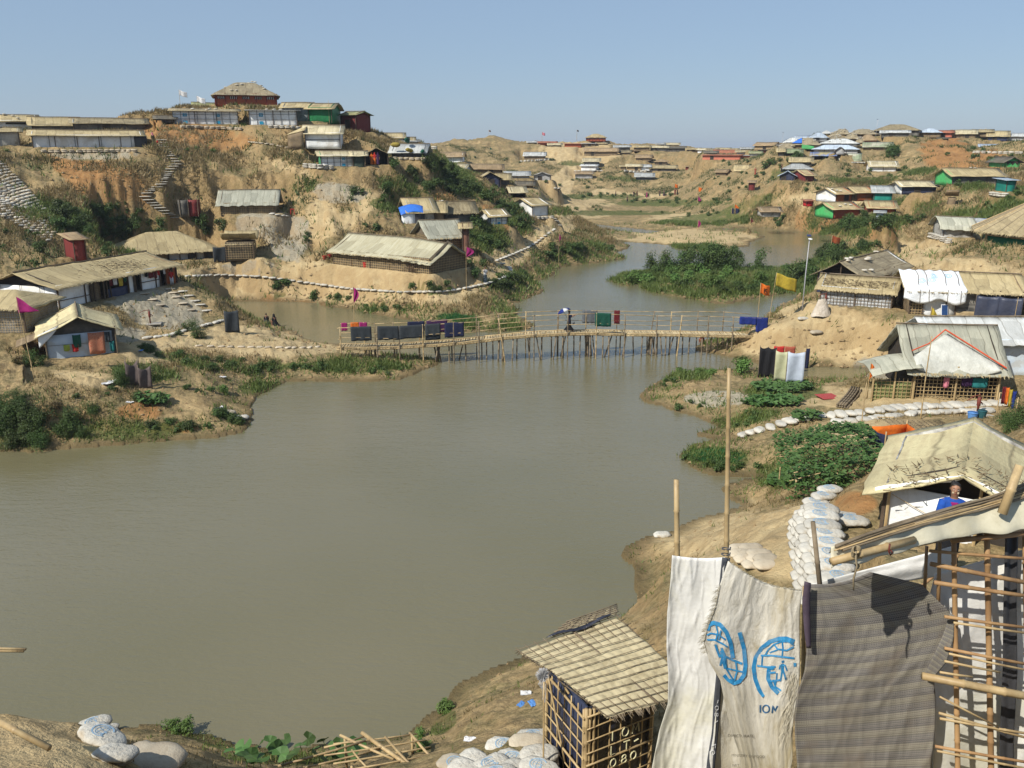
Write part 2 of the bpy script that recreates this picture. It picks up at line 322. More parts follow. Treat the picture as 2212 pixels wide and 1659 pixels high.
Z('c', 250, 470, 485, 165, 470, 428, 4, -20, 'gx', 'cream', 'bluewhite', 'cream roof with pale blue side between the two brown roofed shelters')
Z('c', 360, 470, 530, 152, 500, 470, 3, 0, 'gy', 'dark', 'dark', 'small dark gable wedged left of the black fronted shelters')
Z('c', 520, 800, 512, 169, 465, 428, 5, 0, 'gx', 'brown', 'brownweave', 'wide brown roofed shelter above the two black fronted shelters')
Z('c', 830, 1030, 553, 190, 522, 492, 5, 0, 'gx', 'greytin', 'greywall', 'pale grey shelter with flat grey roof beside the ravine')
Z('c', 1075, 1220, 570, 201, 525, 500, 4, 0, 'gy', 'dark', 'greywall', 'small gabled grey shelter at the foot of the bare dome hill', door=1)
Z('c', 410, 600, 602, 141, 530, 485, 5, 4, 'gy', 'cream', 'black', 'left one of two black fronted gabled shelters on the hill edge', door=1)
Z('c', 612, 785, 635, 138, 545, 500, 5, 4, 'gy', 'tan', 'navy', 'right one of two black fronted gabled shelters, with clothes pinned up')
Z('c', 760, 860, 600, 142, 555, 515, 4, 0, 'gx', 'tan', 'dark', 'small straw roofed shelter tucked behind the clothes covered black gable')
Z('c', 930, 1065, 640, 151, 605, 580, 4, 0, 'gx', 'dark', 'brownweave', 'dark roofed brown shelter low on the ridge beside the valley')
Z('c', 880, 1000, 722, 136, 665, 625, 4, 10, 'gx', 'cream', 'open', 'cream roofed open stall above the steep bush covered slope')
Z('c', 1060, 1195, 878, 125, 775, 728, 4.5, 38, 'gx', 'tan', 'white', 'white walled shelter with straw roof on its own ledge above the sandbag stairs')
Z('c', 990, 1165, 392, 'F', 352, 325, 5, -5, 'gx', 'whitetarp', 'brownweave', 'brown shelter with striped white roof alone on the bare dome hill')
Z('c', 1020, 1100, 250, 'F', 238, 228, 4, 0, 'gx', 'whitetarp', 'dark', 'leftmost small white roof on the far ridge line')
Z('c', 1110, 1270, 255, 'F', 240, 230, 4, 0, 'gx', 'redroof', 'red', 'thin red roof line behind the far ridge')
Z('c', 1200, 1312, 277, 'F', 260, 246, 4, 0, 'gx', 'cream', 'black', 'black shelter with cream roof on the far ridge, left of the long red wall')
Z('c', 1338, 1484, 280, 'F', 252, 249, 4, 0, 'shed', 'redroof', 'red', 'plain red walled shelter on the far ridge below the small red pavilion')
Z('c', 1487, 1608, 278, 'F', 250, 247, 4, 0, 'shed', 'greytin', 'brownweave', 'brown grey block right of the plain red walled shelter on the far ridge')
Z('c', 1525, 1693, 226, 'F', 194, 166, 7, 0, 'hip', 'tan', 'red', 'small red pavilion with hipped roof on the far centre ridge', slot=1)
Z('c', 1508, 1795, 358, 'F', 315, 288, 6, 0, 'gx', 'brown', 'brownweave', 'largest brown shelter on the far slope, two rows above the cream roofed one')
Z('c', 1503, 1640, 432, 'F', 402, 378, 5, 0, 'gx', 'cream', 'dark', 'cream roofed shelter stacked above the white one on the far slope')
Z('c', 1482, 1610, 480, 'F', 442, 430, 5, -10, 'gx', 'whitetarp', 'white', 'white shelter sitting on a white sandbag ledge on the far slope')
Z('c', 1430, 1580, 553, 'F', 510, 490, 5, 0, 'gx', 'brown', 'greywall', 'grey shelter with peach roof, lowest of the stack on the far slope')
Z('d', 0, 140, 312, 'F', 290, 275, 4, 0, 'gx', 'greytin', 'dark', 'dark shelter at the left end of the far ridge row')
Z('d', 175, 315, 325, 'F', 292, 277, 5, 0, 'gx', 'tan', 'brownweave', 'second shelter in the far ridge row with a red left end', lend='red')
Z('d', 325, 478, 325, 'F', 295, 280, 5, 0, 'gx', 'cream', 'dark', 'third shelter in the far ridge row, cream roof and dark wall')
Z('d', 480, 635, 335, 'F', 300, 286, 5, 0, 'gx', 'dark', 'dark', 'rightmost darkest shelter in the far ridge row')
Z('d', 380, 450, 272, 305, 265, 255, 4, 0, 'gx', 'greytin', 'brownweave', 'small grey roof just behind the far ridge row')
Z('d', 458, 583, 282, 305, 268, 252, 4, 0, 'gx', 'cream', 'brownweave', 'cream roof just behind the right end of the far ridge row')
Z('d', 55, 140, 355, 'F', 340, 322, 4, 0, 'hip', 'brown', 'brownweave', 'small brown hut below the left end of the far ridge row')
Z('d', 195, 322, 412, 'F', 385, 362, 5, -8, 'gx', 'brown', 'brownweave', 'brown hut with stepped roof halfway down the far slope')
Z('d', 365, 475, 448, 'F', 420, 402, 4, 0, 'hip', 'brown', 'brownweave', 'brown hut above the dark long shelter on the far slope')
Z('d', 55, 105, 497, 'F', 465, 455, 4, 0, 'gx', 'tan', 'brownweave', 'tiny annex at the left end of the tan walled far shelter')
Z('d', 112, 240, 500, 'F', 463, 445, 5, 0, 'gx', 'cream', 'tanwall', 'tan walled far shelter over a ledge of white sandbags')
Z('d', 243, 320, 502, 'F', 468, 450, 5, 0, 'gx', 'greytin', 'white', 'white shelter joined to the right of the tan walled far shelter')
Z('d', 325, 555, 510, 'F', 478, 455, 5, 0, 'gx', 'tan', 'dark', 'long dark far shelter with white patch at its right end')
Z('d', 192, 348, 590, 'F', 555, 525, 5, 0, 'gx', 'greytin', 'black', 'black shelter with silvery roof, lowest on the far slope')
Z('d', 650, 770, 330, 283, 312, 298, 4, 0, 'gx', 'tan', 'brownweave', 'tan roofed shelter left of the white gabled one at the far gap')
Z('d', 750, 845, 345, 278, 315, 300, 4, -15, 'gx', 'cream', 'white', 'white gabled shelter beside the salmon walled compound')
Z('d', 795, 1125, 408, 245, 366, 362, 6, -8, 'shed', 'redroof', 'salmon', 'long salmon coloured brick compound in the far gap')
Z('d', 1128, 1255, 405, 244, 368, 364, 6, -8, 'shed', 'greytin', 'salmon', 'right wing of the salmon coloured brick compound')
Z('d', 905, 1095, 352, 262, 348, 315, 5, 0, 'gx', 'redroof', 'salmon', 'orange tin roof rising behind the salmon compound')
Z('d', 815, 925, 352, 255, 342, 325, 4, 0, 'gx', 'dark', 'dark', 'dark roof behind the left end of the salmon compound')
Z('d', 920, 1040, 315, 285, 310, 297, 4, 0, 'gx', 'tan', 'greywall', 'straw roof on the skyline behind the orange tin roof')
Z('d', 1100, 1215, 358, 250, 335, 318, 5, 0, 'gx', 'tan', 'greywall', 'straw roofed grey hut behind the right wing of the salmon compound')
Z('d', 1140, 1250, 320, 270, 305, 292, 4, 0, 'gx', 'greytin', 'greywall', 'flat grey roof on the skyline left of the two storey brown house')
Z('d', 1222, 1318, 372, 243, 345, 328, 5, 0, 'gx', 'green', 'greywall', 'green roofed hut in front of the two storey brown house')
Z('d', 1262, 1420, 312, 248, 275, 248, 6, -20, 'gx', 'brown', 'tanwall', 'two storey brown house on the skyline left of the right hill')
Z('d', 1325, 1385, 368, 246, 318, 312, 4, 0, 'shed', 'dark', 'redplank', 'narrow red brown lower storey under the brown skyline house')
Z('d', 1092, 1210, 518, 208, 490, 455, 4, 0, 'arch', 'tan', 'black', 'small arched tent with striped dark mouth on the nose of the right hill')
Z('d', 915, 1000, 550, 212, 515, 493, 4, -15, 'gx', 'brown', 'brownweave', 'small brown hut at the left tip of the right hill nose')
Z('d', 1205, 1260, 685, 178, 612, 600, 2, 0, 'shed', 'brown', 'redplank', 'lone dark red latrine halfway down the right hill nose')
Z('d', 640, 668, 500, 'F', 468, 462, 2, 0, 'shed', 'brown', 'redplank', 'tiny dark latrine far away in the gap between the hills')
Z('d', 1330, 1490, 908, 150, 868, 840, 4, 12, 'gx', 'brown', 'greyweave', 'low hut with long brown mat roof near the far shore')
Z('e', 0, 30, 290, 'R', 278, 262, 4, 0, 'gx', 'dark', 'navy', 'dark blue sliver of hut at the left start of the right hilltop')
Z('e', 0, 125, 330, 'R', 295, 262, 5, 0, 'hip', 'thatchstone', 'dark', 'stone weighted grey roof at the left start of the crowded hilltop')
Z('e', 60, 190, 255, 'R', 240, 208, 5, 0, 'hip', 'whitetarp', 'greywall', 'white weighted roof second from the left on the crowded hilltop')
Z('e', 165, 265, 222, 'R', 214, 190, 5, 0, 'gx', 'bluewhite', 'greywall', 'pale turquoise roof behind the white weighted ones')
Z('e', 130, 365, 302, 'R', 262, 205, 6, 0, 'hip', 'thatchstone', 'brownweave', 'brown hut with a blue tarp corner and green tarp front on the crowded hilltop', patch=('blue', 0.0, .35), gfront=1)
Z('e', 0, 45, 372, 'R', 330, 300, 5, 0, 'gx', 'tan', 'dark', 'olive roofed hut left of the green roofed open one')
Z('e', 48, 200, 375, 'R', 340, 308, 5, 0, 'gx', 'greentarp', 'open', 'green roofed open hut low on the left of the crowded hill')
Z('e', 285, 435, 232, 'R', 198, 162, 5, 0, 'hip', 'bluewhite', 'greywall', 'pale blue white roof on the left rise of the crowded hilltop')
Z('e', 395, 470, 165, 'R', 160, 142, 4, 0, 'hip', 'whitetarp', 'greywall', 'small white roof nearest the skyline on the left rise')
Z('e', 395, 700, 285, 'R', 252, 212, 6, 0, 'hip', 'whitetarp', 'greywall', 'broad grey white roof just above the long blue white roof')
Z('e', 325, 700, 350, 'R', 305, 270, 5, 0, 'hip', 'bluewhite', 'greywall', 'long blue white roof in the middle of the crowded hill')
Z('e', 305, 500, 410, 'R', 365, 338, 4, 0, 'gx', 'bluetan', 'open', 'open timber shed with blue and yellow roof')
Z('e', 560, 722, 420, 'R', 405, 350, 4, 0, 'arch', 'greencream', 'dark', 'arched green edged tent with dark mouth on the crowded hill')
Z('e', 115, 290, 462, 'R', 420, 385, 5, 0, 'gx', 'tan', 'dark', 'olive straw roof at the lower left of the crowded hill')
Z('e', 45, 290, 512, 'R', 482, 440, 5, 0, 'hip', 'greytin', 'dark', 'grey white hipped roof above the pale blue gabled hut')
Z('e', 15, 145, 592, 'R', 545, 510, 4, 0, 'gy', 'bluewhite', 'navy', 'small gabled hut with pale blue roof edge and navy front', door=1)
Z('e', 245, 315, 605, 'R', 540, 500, 5, 35, 'gx', 'tan', 'redplank', 'dark red walled hut with straw roof beside the navy gabled hut')
Z('e', 835, 1050, 512, 'R', 455, 420, 5, 10, 'arch', 'cream', 'white', 'white walled hut with arched cream roof alone below the crowd')
Z('e', 780, 1000, 328, 'R', 285, 248, 5, 0, 'gx', 'greencream', 'brownweave', 'tent with green and white striped roof on the right of the crowd')
Z('e', 725, 880, 262, 'R', 222, 180, 5, 0, 'hip', 'brown', 'red', 'orange red walled hut with brown roof near the hilltop')
Z('e', 870, 1248, 190, 'R', 138, 84, 9, 0, 'hip', 'thatch', 'dark', 'largest hipped straw roof on the very top of the right hill')
Z('e', 935, 1160, 200, 205, 160, 140, 5, 0, 'gx', 'whitetarp', 'dark', 'white roof in front of the largest hipped straw roof')
Z('e', 505, 640, 172, 'R', 165, 128, 5, 0, 'hip', 'thatchstone', 'brownweave', 'stone dotted brown roof left of the hilltop centre')
Z('e', 640, 880, 178, 'R', 168, 125, 6, 0, 'hip', 'thatchstone', 'brownweave', 'wide stone dotted brown roof next to the largest roof')
Z('e', 445, 600, 228, 'R', 210, 185, 5, 0, 'hip', 'thatchstone', 'greywall', 'stone dotted roof between the pale blue one and the broad grey white one')
Z('e', 598, 722, 222, 'R', 205, 165, 5, 0, 'hip', 'thatchstone', 'brownweave', 'brown hipped roof left of the orange red walled hut')
Z('e', 1275, 1450, 202, 'R', 155, 125, 6, 0, 'hip', 'bluewhite', 'brownweave', 'pale roofed hut carrying a black tank on the right skyline')
Z('e', 1425, 1555, 202, 'R', 160, 140, 5, 0, 'gx', 'redroof', 'salmon', 'orange walled hut right of the one with the black tank')
Z('e', 1440, 1522, 258, 'R', 215, 205, 3, 0, 'shed', 'dark', 'dark', 'small dark box hut below the orange walled hut')
Z('e', 1568, 1760, 212, 'R', 170, 135, 6, 0, 'gx', 'cream', 'brownweave', 'brown hut with cream roof on the right skyline')
Z('e', 1765, 1910, 195, 'R', 155, 132, 6, 0, 'gx', 'tan', 'brownweave', 'olive roofed hut set back on the right skyline')
Z('e', 1895, 2050, 232, 'R', 190, 145, 6, 0, 'gx', 'tan', 'navy', 'hut with olive roof and blue front near the right edge of the skyline')
Z('e', 2060, 2225, 238, 'R', 192, 165, 6, 0, 'gx', 'whitetarp', 'greywall', 'last pale roofed hut of the skyline at the right edge')
Z('e', 1820, 2000, 330, 'R', 292, 265, 4, 0, 'gx', 'bluewhite', 'blue', 'hut with pale blue roof and blue wall on the right sandbag terrace')
Z('e', 2025, 2212, 335, 'R', 300, 270, 4, 0, 'gx', 'cream', 'brownweave', 'hut with cream roof at the right end of the sandbag terrace')
Z('e', 2045, 2160, 478, 142, 420, 385, 5, 28, 'gy', 'dark', 'brightgreen', 'bright green gabled hut at the right edge below the terrace', zig=1)
Z('e', 1588, 2000, 625, 132, 545, 490, 5, 30, 'gx', 'tan', 'dark', 'long dark walled shelter with bright green left gable', lend='brightgreen')
Z('e', 1125, 1400, 705, 137, 640, 605, 4.5, 22, 'gx', 'cream', 'navy', 'long navy walled shelter with cream roof and white left gable', lend='white')
Z('e', 1525, 1585, 812, 124, 750, 712, 2.2, 0, 'butter', 'brown', 'brownweave', 'small latrine with upturned brown roof below the long green gabled shelter')
Z('e', 520, 655, 775, 138, 705, 662, 4.5, 42, 'gx', 'tan', 'orange', 'orange walled hut with white sheeted left gable on the lower right hill', lend='white')
Z('e', 708, 850, 765, 139, 695, 655, 4.5, 30, 'gx', 'tan', 'orange', 'orange walled hut between the white gabled one and the teal one', lend='brownweave')
Z('e', 865, 1015, 768, 137, 700, 655, 3.5, 5, 'shed', 'greytin', 'teal', 'teal walled kiosk with slanted grey roof')
Z('e', 500, 720, 918, 124, 842, 798, 4.5, 35, 'gx', 'tan', 'redbrick', 'long red walled hut with bright green left gable above the pond shrubs', lend='brightgreen')
Z('e', 825, 1040, 885, 127, 832, 785, 4.5, 10, 'gx', 'tan', 'redbrick', 'red walled hut joined behind the long green gabled one', door=1)
Z('e', 875, 940, 965, 117, 882, 872, 1.6, 0, 'shed', 'greytin', 'bluewhite', 'pale latrine with green side among dark shrubs', rend='brightgreen')
Z('e', 2050, 2120, 700, 106, 590, 580, 2.5, 28, 'shed', 'bluewhite', 'teal', 'teal latrine block with a white tarpaulin top at the right edge')
Z('e', 1495, 1725, 1110, 92, 1000, 935, 4, 16, 'arch', 'greypatch', 'greyweave', 'rounded grey patched hut on the bank left of the green pavilion')
Z('e', 1725, 1905, 1050, 97, 970, 955, 3, 0, 'shed', 'whitetarp', 'blue', 'bright blue box kiosk behind the green pavilion')
Z('e', 255, 310, 812, 136, 775, 770, 1.5, 20, 'shed', 'redroof', 'brightred', 'small bright red box near the orange walled huts')
Z('e', 700, 765, 262, 'R', 235, 205, 4, 0, 'hip', 'thatchstone', 'brownweave', 'narrow brown hut wedged left of the orange red walled hut')
Z('e', 205, 300, 268, 'R', 248, 225, 4, 0, 'hip', 'greytin', 'brownweave', 'small grey roof tucked above the brown hut with green tarp front')
Z('e', 470, 560, 190, 'R', 180, 150, 4, 0, 'hip', 'thatchstone', 'dark', 'stone dotted grey roof just right of the small white one on the rise')
Z('e', 700, 800, 300, 'R', 280, 262, 4, 0, 'shed', 'tan', 'dark', 'low straw roof behind the tent with green and white striped roof')
Z('e', 60, 130, 300, 'R', 280, 258, 4, 0, 'gx', 'tan', 'dark', 'small straw roof between the weighted grey and white roofs')
Z('e', 520, 590, 350, 192, 312, 285, 3, 0, 'gy', 'greytin', 'greywall', 'narrow grey gable leaning on the long blue white roof')
Z('d', 835, 930, 330, 268, 318, 305, 4, 0, 'gx', 'thatch', 'dark', 'dark thatched hut on the skyline left of the orange tin roof')
Z('d', 1040, 1110, 330, 266, 318, 304, 4, 0, 'gx', 'tan', 'brownweave', 'small straw roof on the skyline right of the orange tin roof')
Z('c', 1615, 1700, 262, 'F', 250, 240, 4, 0, 'gx', 'tan', 'brownweave', 'small straw roof just below the small red pavilion on the far ridge')
Z('c', 1820, 1905, 345, 'F', 325, 308, 4, 0, 'gx', 'thatch', 'brownweave', 'small weathered hut right of the largest brown shelter on the far slope')
Z('h', 120, 470, 202, 96.5, 125, 48, 4.2, -8, 'gx', 'greypatch', 'lattice', 'shelter with patched grey roof and bamboo lattice wall in the middle of the slope', pan='dark', noback=0)
Z('a', 1562, 1630, 1215, 96.5, 1095, 1090, 1.2, 10, 'screen', 'greytin', 'dark', 'dark sheet panel latrine left of the lattice walled shelter')
Z('a', 1632, 1712, 1212, 97, 1092, 1085, 1.5, -10, 'screen', 'redroof', 'redplank', 'brown sheet latrine between the dark panel and the lattice walled shelter')
Z('h', 1385, 1550, 265, 100, 175, 102, 4.5, 14, 'gx', 'tan', 'greyweave', 'grey woven hut with straw roof and bright blue tarpaulin corner', bluecorner=1, fringe=1)
Z('h', 1550, 1615, 262, 101, 180, 125, 4, 0, 'gx', 'tan', 'brownweave', 'brown woven middle bay right of the blue cornered hut')
Z('h', 1620, 1825, 262, 103, 185, 128, 4.2, 10, 'gx', 'thatch', 'dark', 'dark hut with ragged thatch right of the blue cornered hut', fringe=1)
Z('h', 1928, 2042, 272, 107, 208, 175, 3.6, 22, 'gx', 'tan', 'white', 'small white panelled hut with blue emblem at the right of the slope', panels=3, blue=(1,), lend='white')
Z('h', 1530, 1745, 480, 91, 345, 256, 5, 20, 'gx', 'greypatch', 'darkweave', 'hut with wrinkled grey green tarpaulin roof and dark woven walls', fringe=1)
Z('h', 1740, 1785, 480, 90, 290, 270, 3, 0, 'gx', 'tan', 'redweave', 'narrow reddish annex right of the wrinkled roof hut')
hutc((722, 572), (929, 594), 3.35, 5.6, 1.55, 1.4, 'gxw', 'wrinkle', 'darkweave', 'large long shelter with pale wrinkled tarpaulin roof above the sandbag path', fringe=1, rend='darkweave', halfopen=1)
Z('f', 1965, 2190, 322, 87.5, 180, 130, 2.0, -8, 'butter', 'tan', 'brownlattice', 'brown lattice box latrine with small straw canopy by the gravel slope')
Z('f', 655, 745, 325, 71.5, 152, 122, 2.0, 20, 'shed', 'brown', 'redplank', 'narrow dark red latrine with flat rusty roof on the left slope')
Z('f', 1030, 1870, 345, 88, 255, 118, 7, 6, 'hip', 'tan', 'darkopen', 'wide straw tent roofed shelter behind the long left shelter', fringe=1)
hutc((128, 669), (382, 613), 3.8, 6.4, 1.7, .85, 'gx', 'tan', 'longhouse', 'longest straw roofed shelter with white sheeted gable on the left bank', fringe=1, lend='white', debris=1)
hutc((104, 779), (254, 764), 2.5, 4.6, 1.75, .85, 'gy', 'tanpale', 'whiteclean', 'small white fronted shelter with washing on the left bank', laundry=1, porch=1)
hutc((-80, 722), (58, 722), 3.6, 4, 1.8, .7, 'hip', 'tan', 'greylattice', 'lattice walled shelter cut by the left edge of the picture')
def hutw(A, B, z, *a, **k):
 """front corners given in the place itself"""
 def px(P): d = P[1] * CP - (z - EYE) * SP; return proj(P[0], P[1], z)
 return hutc(px(A), px(B), z, *a, **k)
hutw((24.9, 69.4), (27.6, 67.0), 3.45, 10, 1.75, .98, 'gy', 'thatchstone', 'silverweave', 'large shelter with dark open gable and stone weighted thatch on the right bank', opengable=1)
hutc((1771, 655), (1924, 668), 3.5, 2.6, 1.35, .75, 'gx', 'tan', 'silverweave', 'low woven shelter in front of the dark open gable', fringe=1, litter=1)
hutc((1962, 680), (2200, 690), 3.4, 5.0, 1.95, .85, 'gx', 'tan', 'patchdark', 'long shelter half covered by a white emblem tarpaulin on the right bank', tarp=1)
hutc((1968, 862), (2150, 868), 1.9, 4.6, 1.9, 1.75, 'gx', 'greypatch', 'openlattice', 'near shelter with grey white tarpaulin roof and red piping on the right bank', fringe=1)
hutc((2010, 812), (2230, 815), 2.2, 4.0, 2.2, .9, 'gx', 'whitetarp', 'bluewhite', 'white tarpaulin roofed shelter right behind the one with red piping')
hutw((8.32, 17.74), (10.9, 16.26), 6.65, 3.7, 1.15, .62, 'gy', 'tanpale', 'nearwhite', 'pale straw roofed shelter with white gable behind the woman in blue', litter=1)
def warp(x, y): return np.stack([np.asarray(x) / np.asarray(y) * 1.35, np.log(np.asarray(y))], -1)
_C = np.array(CTRL, float)
_cp = warp(_C[:, 0], _C[:, 1])
_N = len(_C)
_K = np.sqrt(((_cp[:, None] - _cp[None]) ** 2).sum(-1) + 1e-6)
_P = np.c_[np.ones(_N), _cp]
_A = np.zeros((_N + 3, _N + 3)); _A[:_N, :_N] = _K - np.eye(_N) * 2e-4; _A[:_N, _N:] = _P; _A[_N:, :_N] = _P.T
_w = np.linalg.solve(_A, np.r_[_C[:, 2], 0, 0, 0])
_WP = [[onz(u, v, 0) for u, v in P_] for P_ in (WPOLY, WPOLY2)]
_WP = [(np.array([p.x for p in P_]), np.array([p.y for p in P_])) for P_ in _WP]
def base_height(x, y):
 o = np.empty(x.shape)
 for i in range(0, x.size, 20000):
  s = slice(i, i + 20000); p = warp(x[s], y[s])
  o[s] = np.sqrt(((p[:, None] - _cp[None]) ** 2).sum(-1) + 1e-6) @ _w[:_N] + _w[_N] + p @ _w[_N + 1:]
 return o
_ck = np.linspace(-1.2, 1.2, 420); _cl = np.linspace(math.log(2.2), math.log(5600), 420)
_CG = base_height(*[a.ravel() for a in (lambda K_, L_: (K_ * np.exp(L_), np.exp(L_)))(*np.meshgrid(_ck, _cl))]).reshape(420, 420)
def coarse(x, y):
 fk = np.clip((x / y + 1.2) / 2.4 * 419, 0, 418.999); fl = np.clip((np.log(y) - _cl[0]) / (_cl[-1] - _cl[0]) * 419, 0, 418.999)
 i = fl.astype(int); j = fk.astype(int); a = fl - i; c = fk - j
 return (_CG[i, j] * (1 - c) + _CG[i, j + 1] * c) * (1 - a) + (_CG[i + 1, j] * (1 - c) + _CG[i + 1, j + 1] * c) * a
PATHS = []
def shore(px, py, x, y):
 """signed distance to a shoreline, exact near it, coarse far off"""
 key = len(px)
 if key not in _SG:
  kk, ll = np.meshgrid(_sk, _sl); gy = np.exp(ll); gx = kk * gy
  d = seg_dist(px, py, gx.ravel(), gy.ravel()); i_ = in_poly(px, py, gx.ravel(), gy.ravel()); _SG[key] = np.where(i_, -d, d).reshape(kk.shape)
 G = _SG[key]
 fk = np.clip((x / y - _sk[0]) / (_sk[-1] - _sk[0]) * (len(_sk) - 1), 0, len(_sk) - 1.001); fl = np.clip((np.log(y) - _sl[0]) / (_sl[-1] - _sl[0]) * (len(_sl) - 1), 0, len(_sl) - 1.001)
 i = fl.astype(int); j = fk.astype(int); a = fl - i; c = fk - j
 return (G[i, j] * (1 - c) + G[i, j + 1] * c) * (1 - a) + (G[i + 1, j] * (1 - c) + G[i + 1, j + 1] * c) * a
_SG = {}; _sk = np.linspace(-1.2, 1.2, 700); _sl = np.linspace(math.log(2.2), math.log(265), 420)
def height(x, y):
 """height of the ground at world positions (arrays)"""
 x = np.asarray(x, float); y = np.asarray(y, float)
 h = coarse(x, y)
 sd = np.full(x.shape, 99.0)
 sel = y < 262
 for px, py in _WP:
  wob = .5 * vnoise(x[sel] * .9, y[sel] * .9) + .25 * vnoise(x[sel] * 2.7, y[sel] * 2.7)
  d = shore(px, py, x[sel], y[sel])
  d = d + wob * np.clip(y[sel] / 60, .35, 1.6)
  cur = sd[sel]; sd[sel] = np.where(np.abs(d) < np.abs(cur), d, cur)
 flat = np.ones(x.shape); fr = []
 for ox, oy, ex, ey, L, Wd, z, m in PADS:
  rr = L + Wd + m * 4
  ix = np.nonzero((np.abs(x - ox) < rr) & (np.abs(y - oy) < rr))[0]
  if len(ix) == 0: continue
  lx = (x[ix] - ox) * ex.x + (y[ix] - oy) * ex.y; ly = (x[ix] - ox) * ey.x + (y[ix] - oy) * ey.y
  d = np.hypot(np.maximum(np.maximum(-lx, lx - L), 0), np.maximum(np.maximum(-ly, ly - Wd), 0))
  d = d + np.where(d > .05, (fbm(x[ix] * .7 + 3, y[ix] * .7, 3) * 1.5 + .25) * m * .8, 0) * sstep(0, .6, d)
  w = 1 - sstep(m * .45, m * 2.4, d)
  h[ix] = h[ix] * (1 - w) + (z - .02) * w; flat[ix] *= 1 - w
  fr.append((ix[(lx > -1.2) & (lx < L + 1.2) & (ly < 0) & (ly > -5)], lx, ly, z, ix))
 for pts, hw in PATHS:
  for (x1, y1, z1), (x2, y2, z2) in zip(pts[:-1], pts[1:]):
   m = (x > min(x1, x2) - 5) & (x < max(x1, x2) + 5) & (y > min(y1, y2) - 5) & (y < max(y1, y2) + 5)
   if not m.any(): continue
   dx, dy = x2 - x1, y2 - y1; L2 = dx * dx + dy * dy + 1e-9
   t = np.clip(((x[m] - x1) * dx + (y[m] - y1) * dy) / L2, 0, 1); d = np.hypot(x[m] - x1 - t * dx, y[m] - y1 - t * dy)
   w = 1 - sstep(hw, hw * 2.3, d); h[m] = h[m] * (1 - w) + (z1 + t * (z2 - z1)) * w; flat[m] *= 1 - .85 * w
 dist = np.clip(y / 60, .3, 2.2)
 slope_amp = np.clip((h - .6) / 4, .12, 1)
 n = fbm(x * .16, y * .16, 3) * 1.1 * slope_amp
 rg = 1 - np.abs(fbm(x * .33 + 40, y * .2, 3)) * 2.4
 n += rg * .24 * slope_amp + (1 - np.abs(fbm(x * .8 + 7, y * .45 + 3, 2)) * 3) * .10 * slope_amp
 n += fbm(x * .9, y * .9, 3, .6) * .34 * np.clip(slope_amp + .25, 0, 1) * np.clip(dist, .35, 1.3)
 n += fbm(x * 3.1, y * 3.1, 3, .6) * .085
 h = h + n * flat * np.clip(y / 25, .35, 1)
 for sel_, lx, ly, z, ix in fr:
  k_ = np.isin(ix, sel_, assume_unique=True); h[sel_] = np.minimum(h[sel_], z - .04 - .10 * np.maximum(0, -ly[k_] - .6))
 land = .10 + np.maximum(h, .12) * sstep(0, 2.2 * np.clip(y / 40, .5, 1.4), sd) + .12 * vnoise(x * 2.2, y * 2.2) * sstep(0, .5, sd)
 land = np.maximum(land, .3 * sstep(2, 7, sd))
 hh = np.where(sd > 0, np.maximum(land, .03), np.maximum(-1.2, sd * .5 - .02))
 return hh, sd
_k = np.concatenate([np.linspace(-1.15, -.66, 40, endpoint=False), np.linspace(-.66, .66, 860, endpoint=False), np.linspace(.66, 1.15, 41)])
_yy = np.concatenate([np.exp(np.linspace(math.log(2.6), math.log(320), 700, endpoint=False)), np.exp(np.linspace(math.log(320), math.log(5200), 40))])
NK, NY = len(_k), len(_yy)
_X = (_k[None, :] * _yy[:, None]).ravel(); _Y = np.repeat(_yy, NK)
_H, _SD = height(_X, _Y)
_Hg = _H.reshape(NY, NK)
def hz(x, y):
 """height looked up on the finished sheet"""
 k = x / max(y, .1); j = np.interp(k, _k, np.arange(NK)); i = np.interp(y, _yy, np.arange(NY))
 i0, j0 = min(int(i), NY - 2), min(int(j), NK - 2); fi, fj = i - i0, j - j0
 return float((_Hg[i0, j0] * (1 - fj) + _Hg[i0, j0 + 1] * fj) * (1 - fi) + (_Hg[i0 + 1, j0] * (1 - fj) + _Hg[i0 + 1, j0 + 1] * fj) * fi)
def pick(u, v, ymin=4):
 """the point of ground seen at (u, v)"""
 rx, ry, rz = ray(u, v); k = rx / ry; s = rz / ry
 j = np.interp(k, _k, np.arange(NK)); j0 = min(int(j), NK - 2); f = j - j0
 col = _Hg[:, j0] * (1 - f) + _Hg[:, j0 + 1] * f
 d = col - (EYE + s * _yy); hit = np.nonzero((d > 0) & (_yy > ymin))[0]
 if len(hit) == 0: return None
 i = hit[0]
 if i == 0: return Vector((k * _yy[0], _yy[0], col[0]))
 t = -d[i - 1] / (d[i] - d[i - 1] + 1e-9); Y = _yy[i - 1] + t * (_yy[i] - _yy[i - 1])
 return Vector((k * Y, Y, EYE + s * Y))
MASK = {}
_U, _V = proj(_X, _Y, _H)
_FB = .55 * fbm(_X * .35 + 9, _Y * .35, 3)
def soft_ell(u, v, ru, rv, ang=0, y0=0, y1=1e9):
 r_ = max(ru, rv) * 1.9
 ix = np.nonzero((np.abs(_U - u) < r_) & (np.abs(_V - v) < r_) & (_Y > y0) & (_Y < y1))[0]
 c, s = math.cos(R(ang)), math.sin(R(ang)); du, dv = _U[ix] - u, _V[ix] - v
 a = (du * c + dv * s) / ru; b = (-du * s + dv * c) / rv
 return ix, 1 - sstep(.7, 1.15, np.hypot(a, b) + _FB[ix])
def mask(name, lst):
 m = MASK.setdefault(name, np.zeros(_X.shape))
 for e in lst:
  ix, w = soft_ell(*e); m[ix] = np.maximum(m[ix], w)
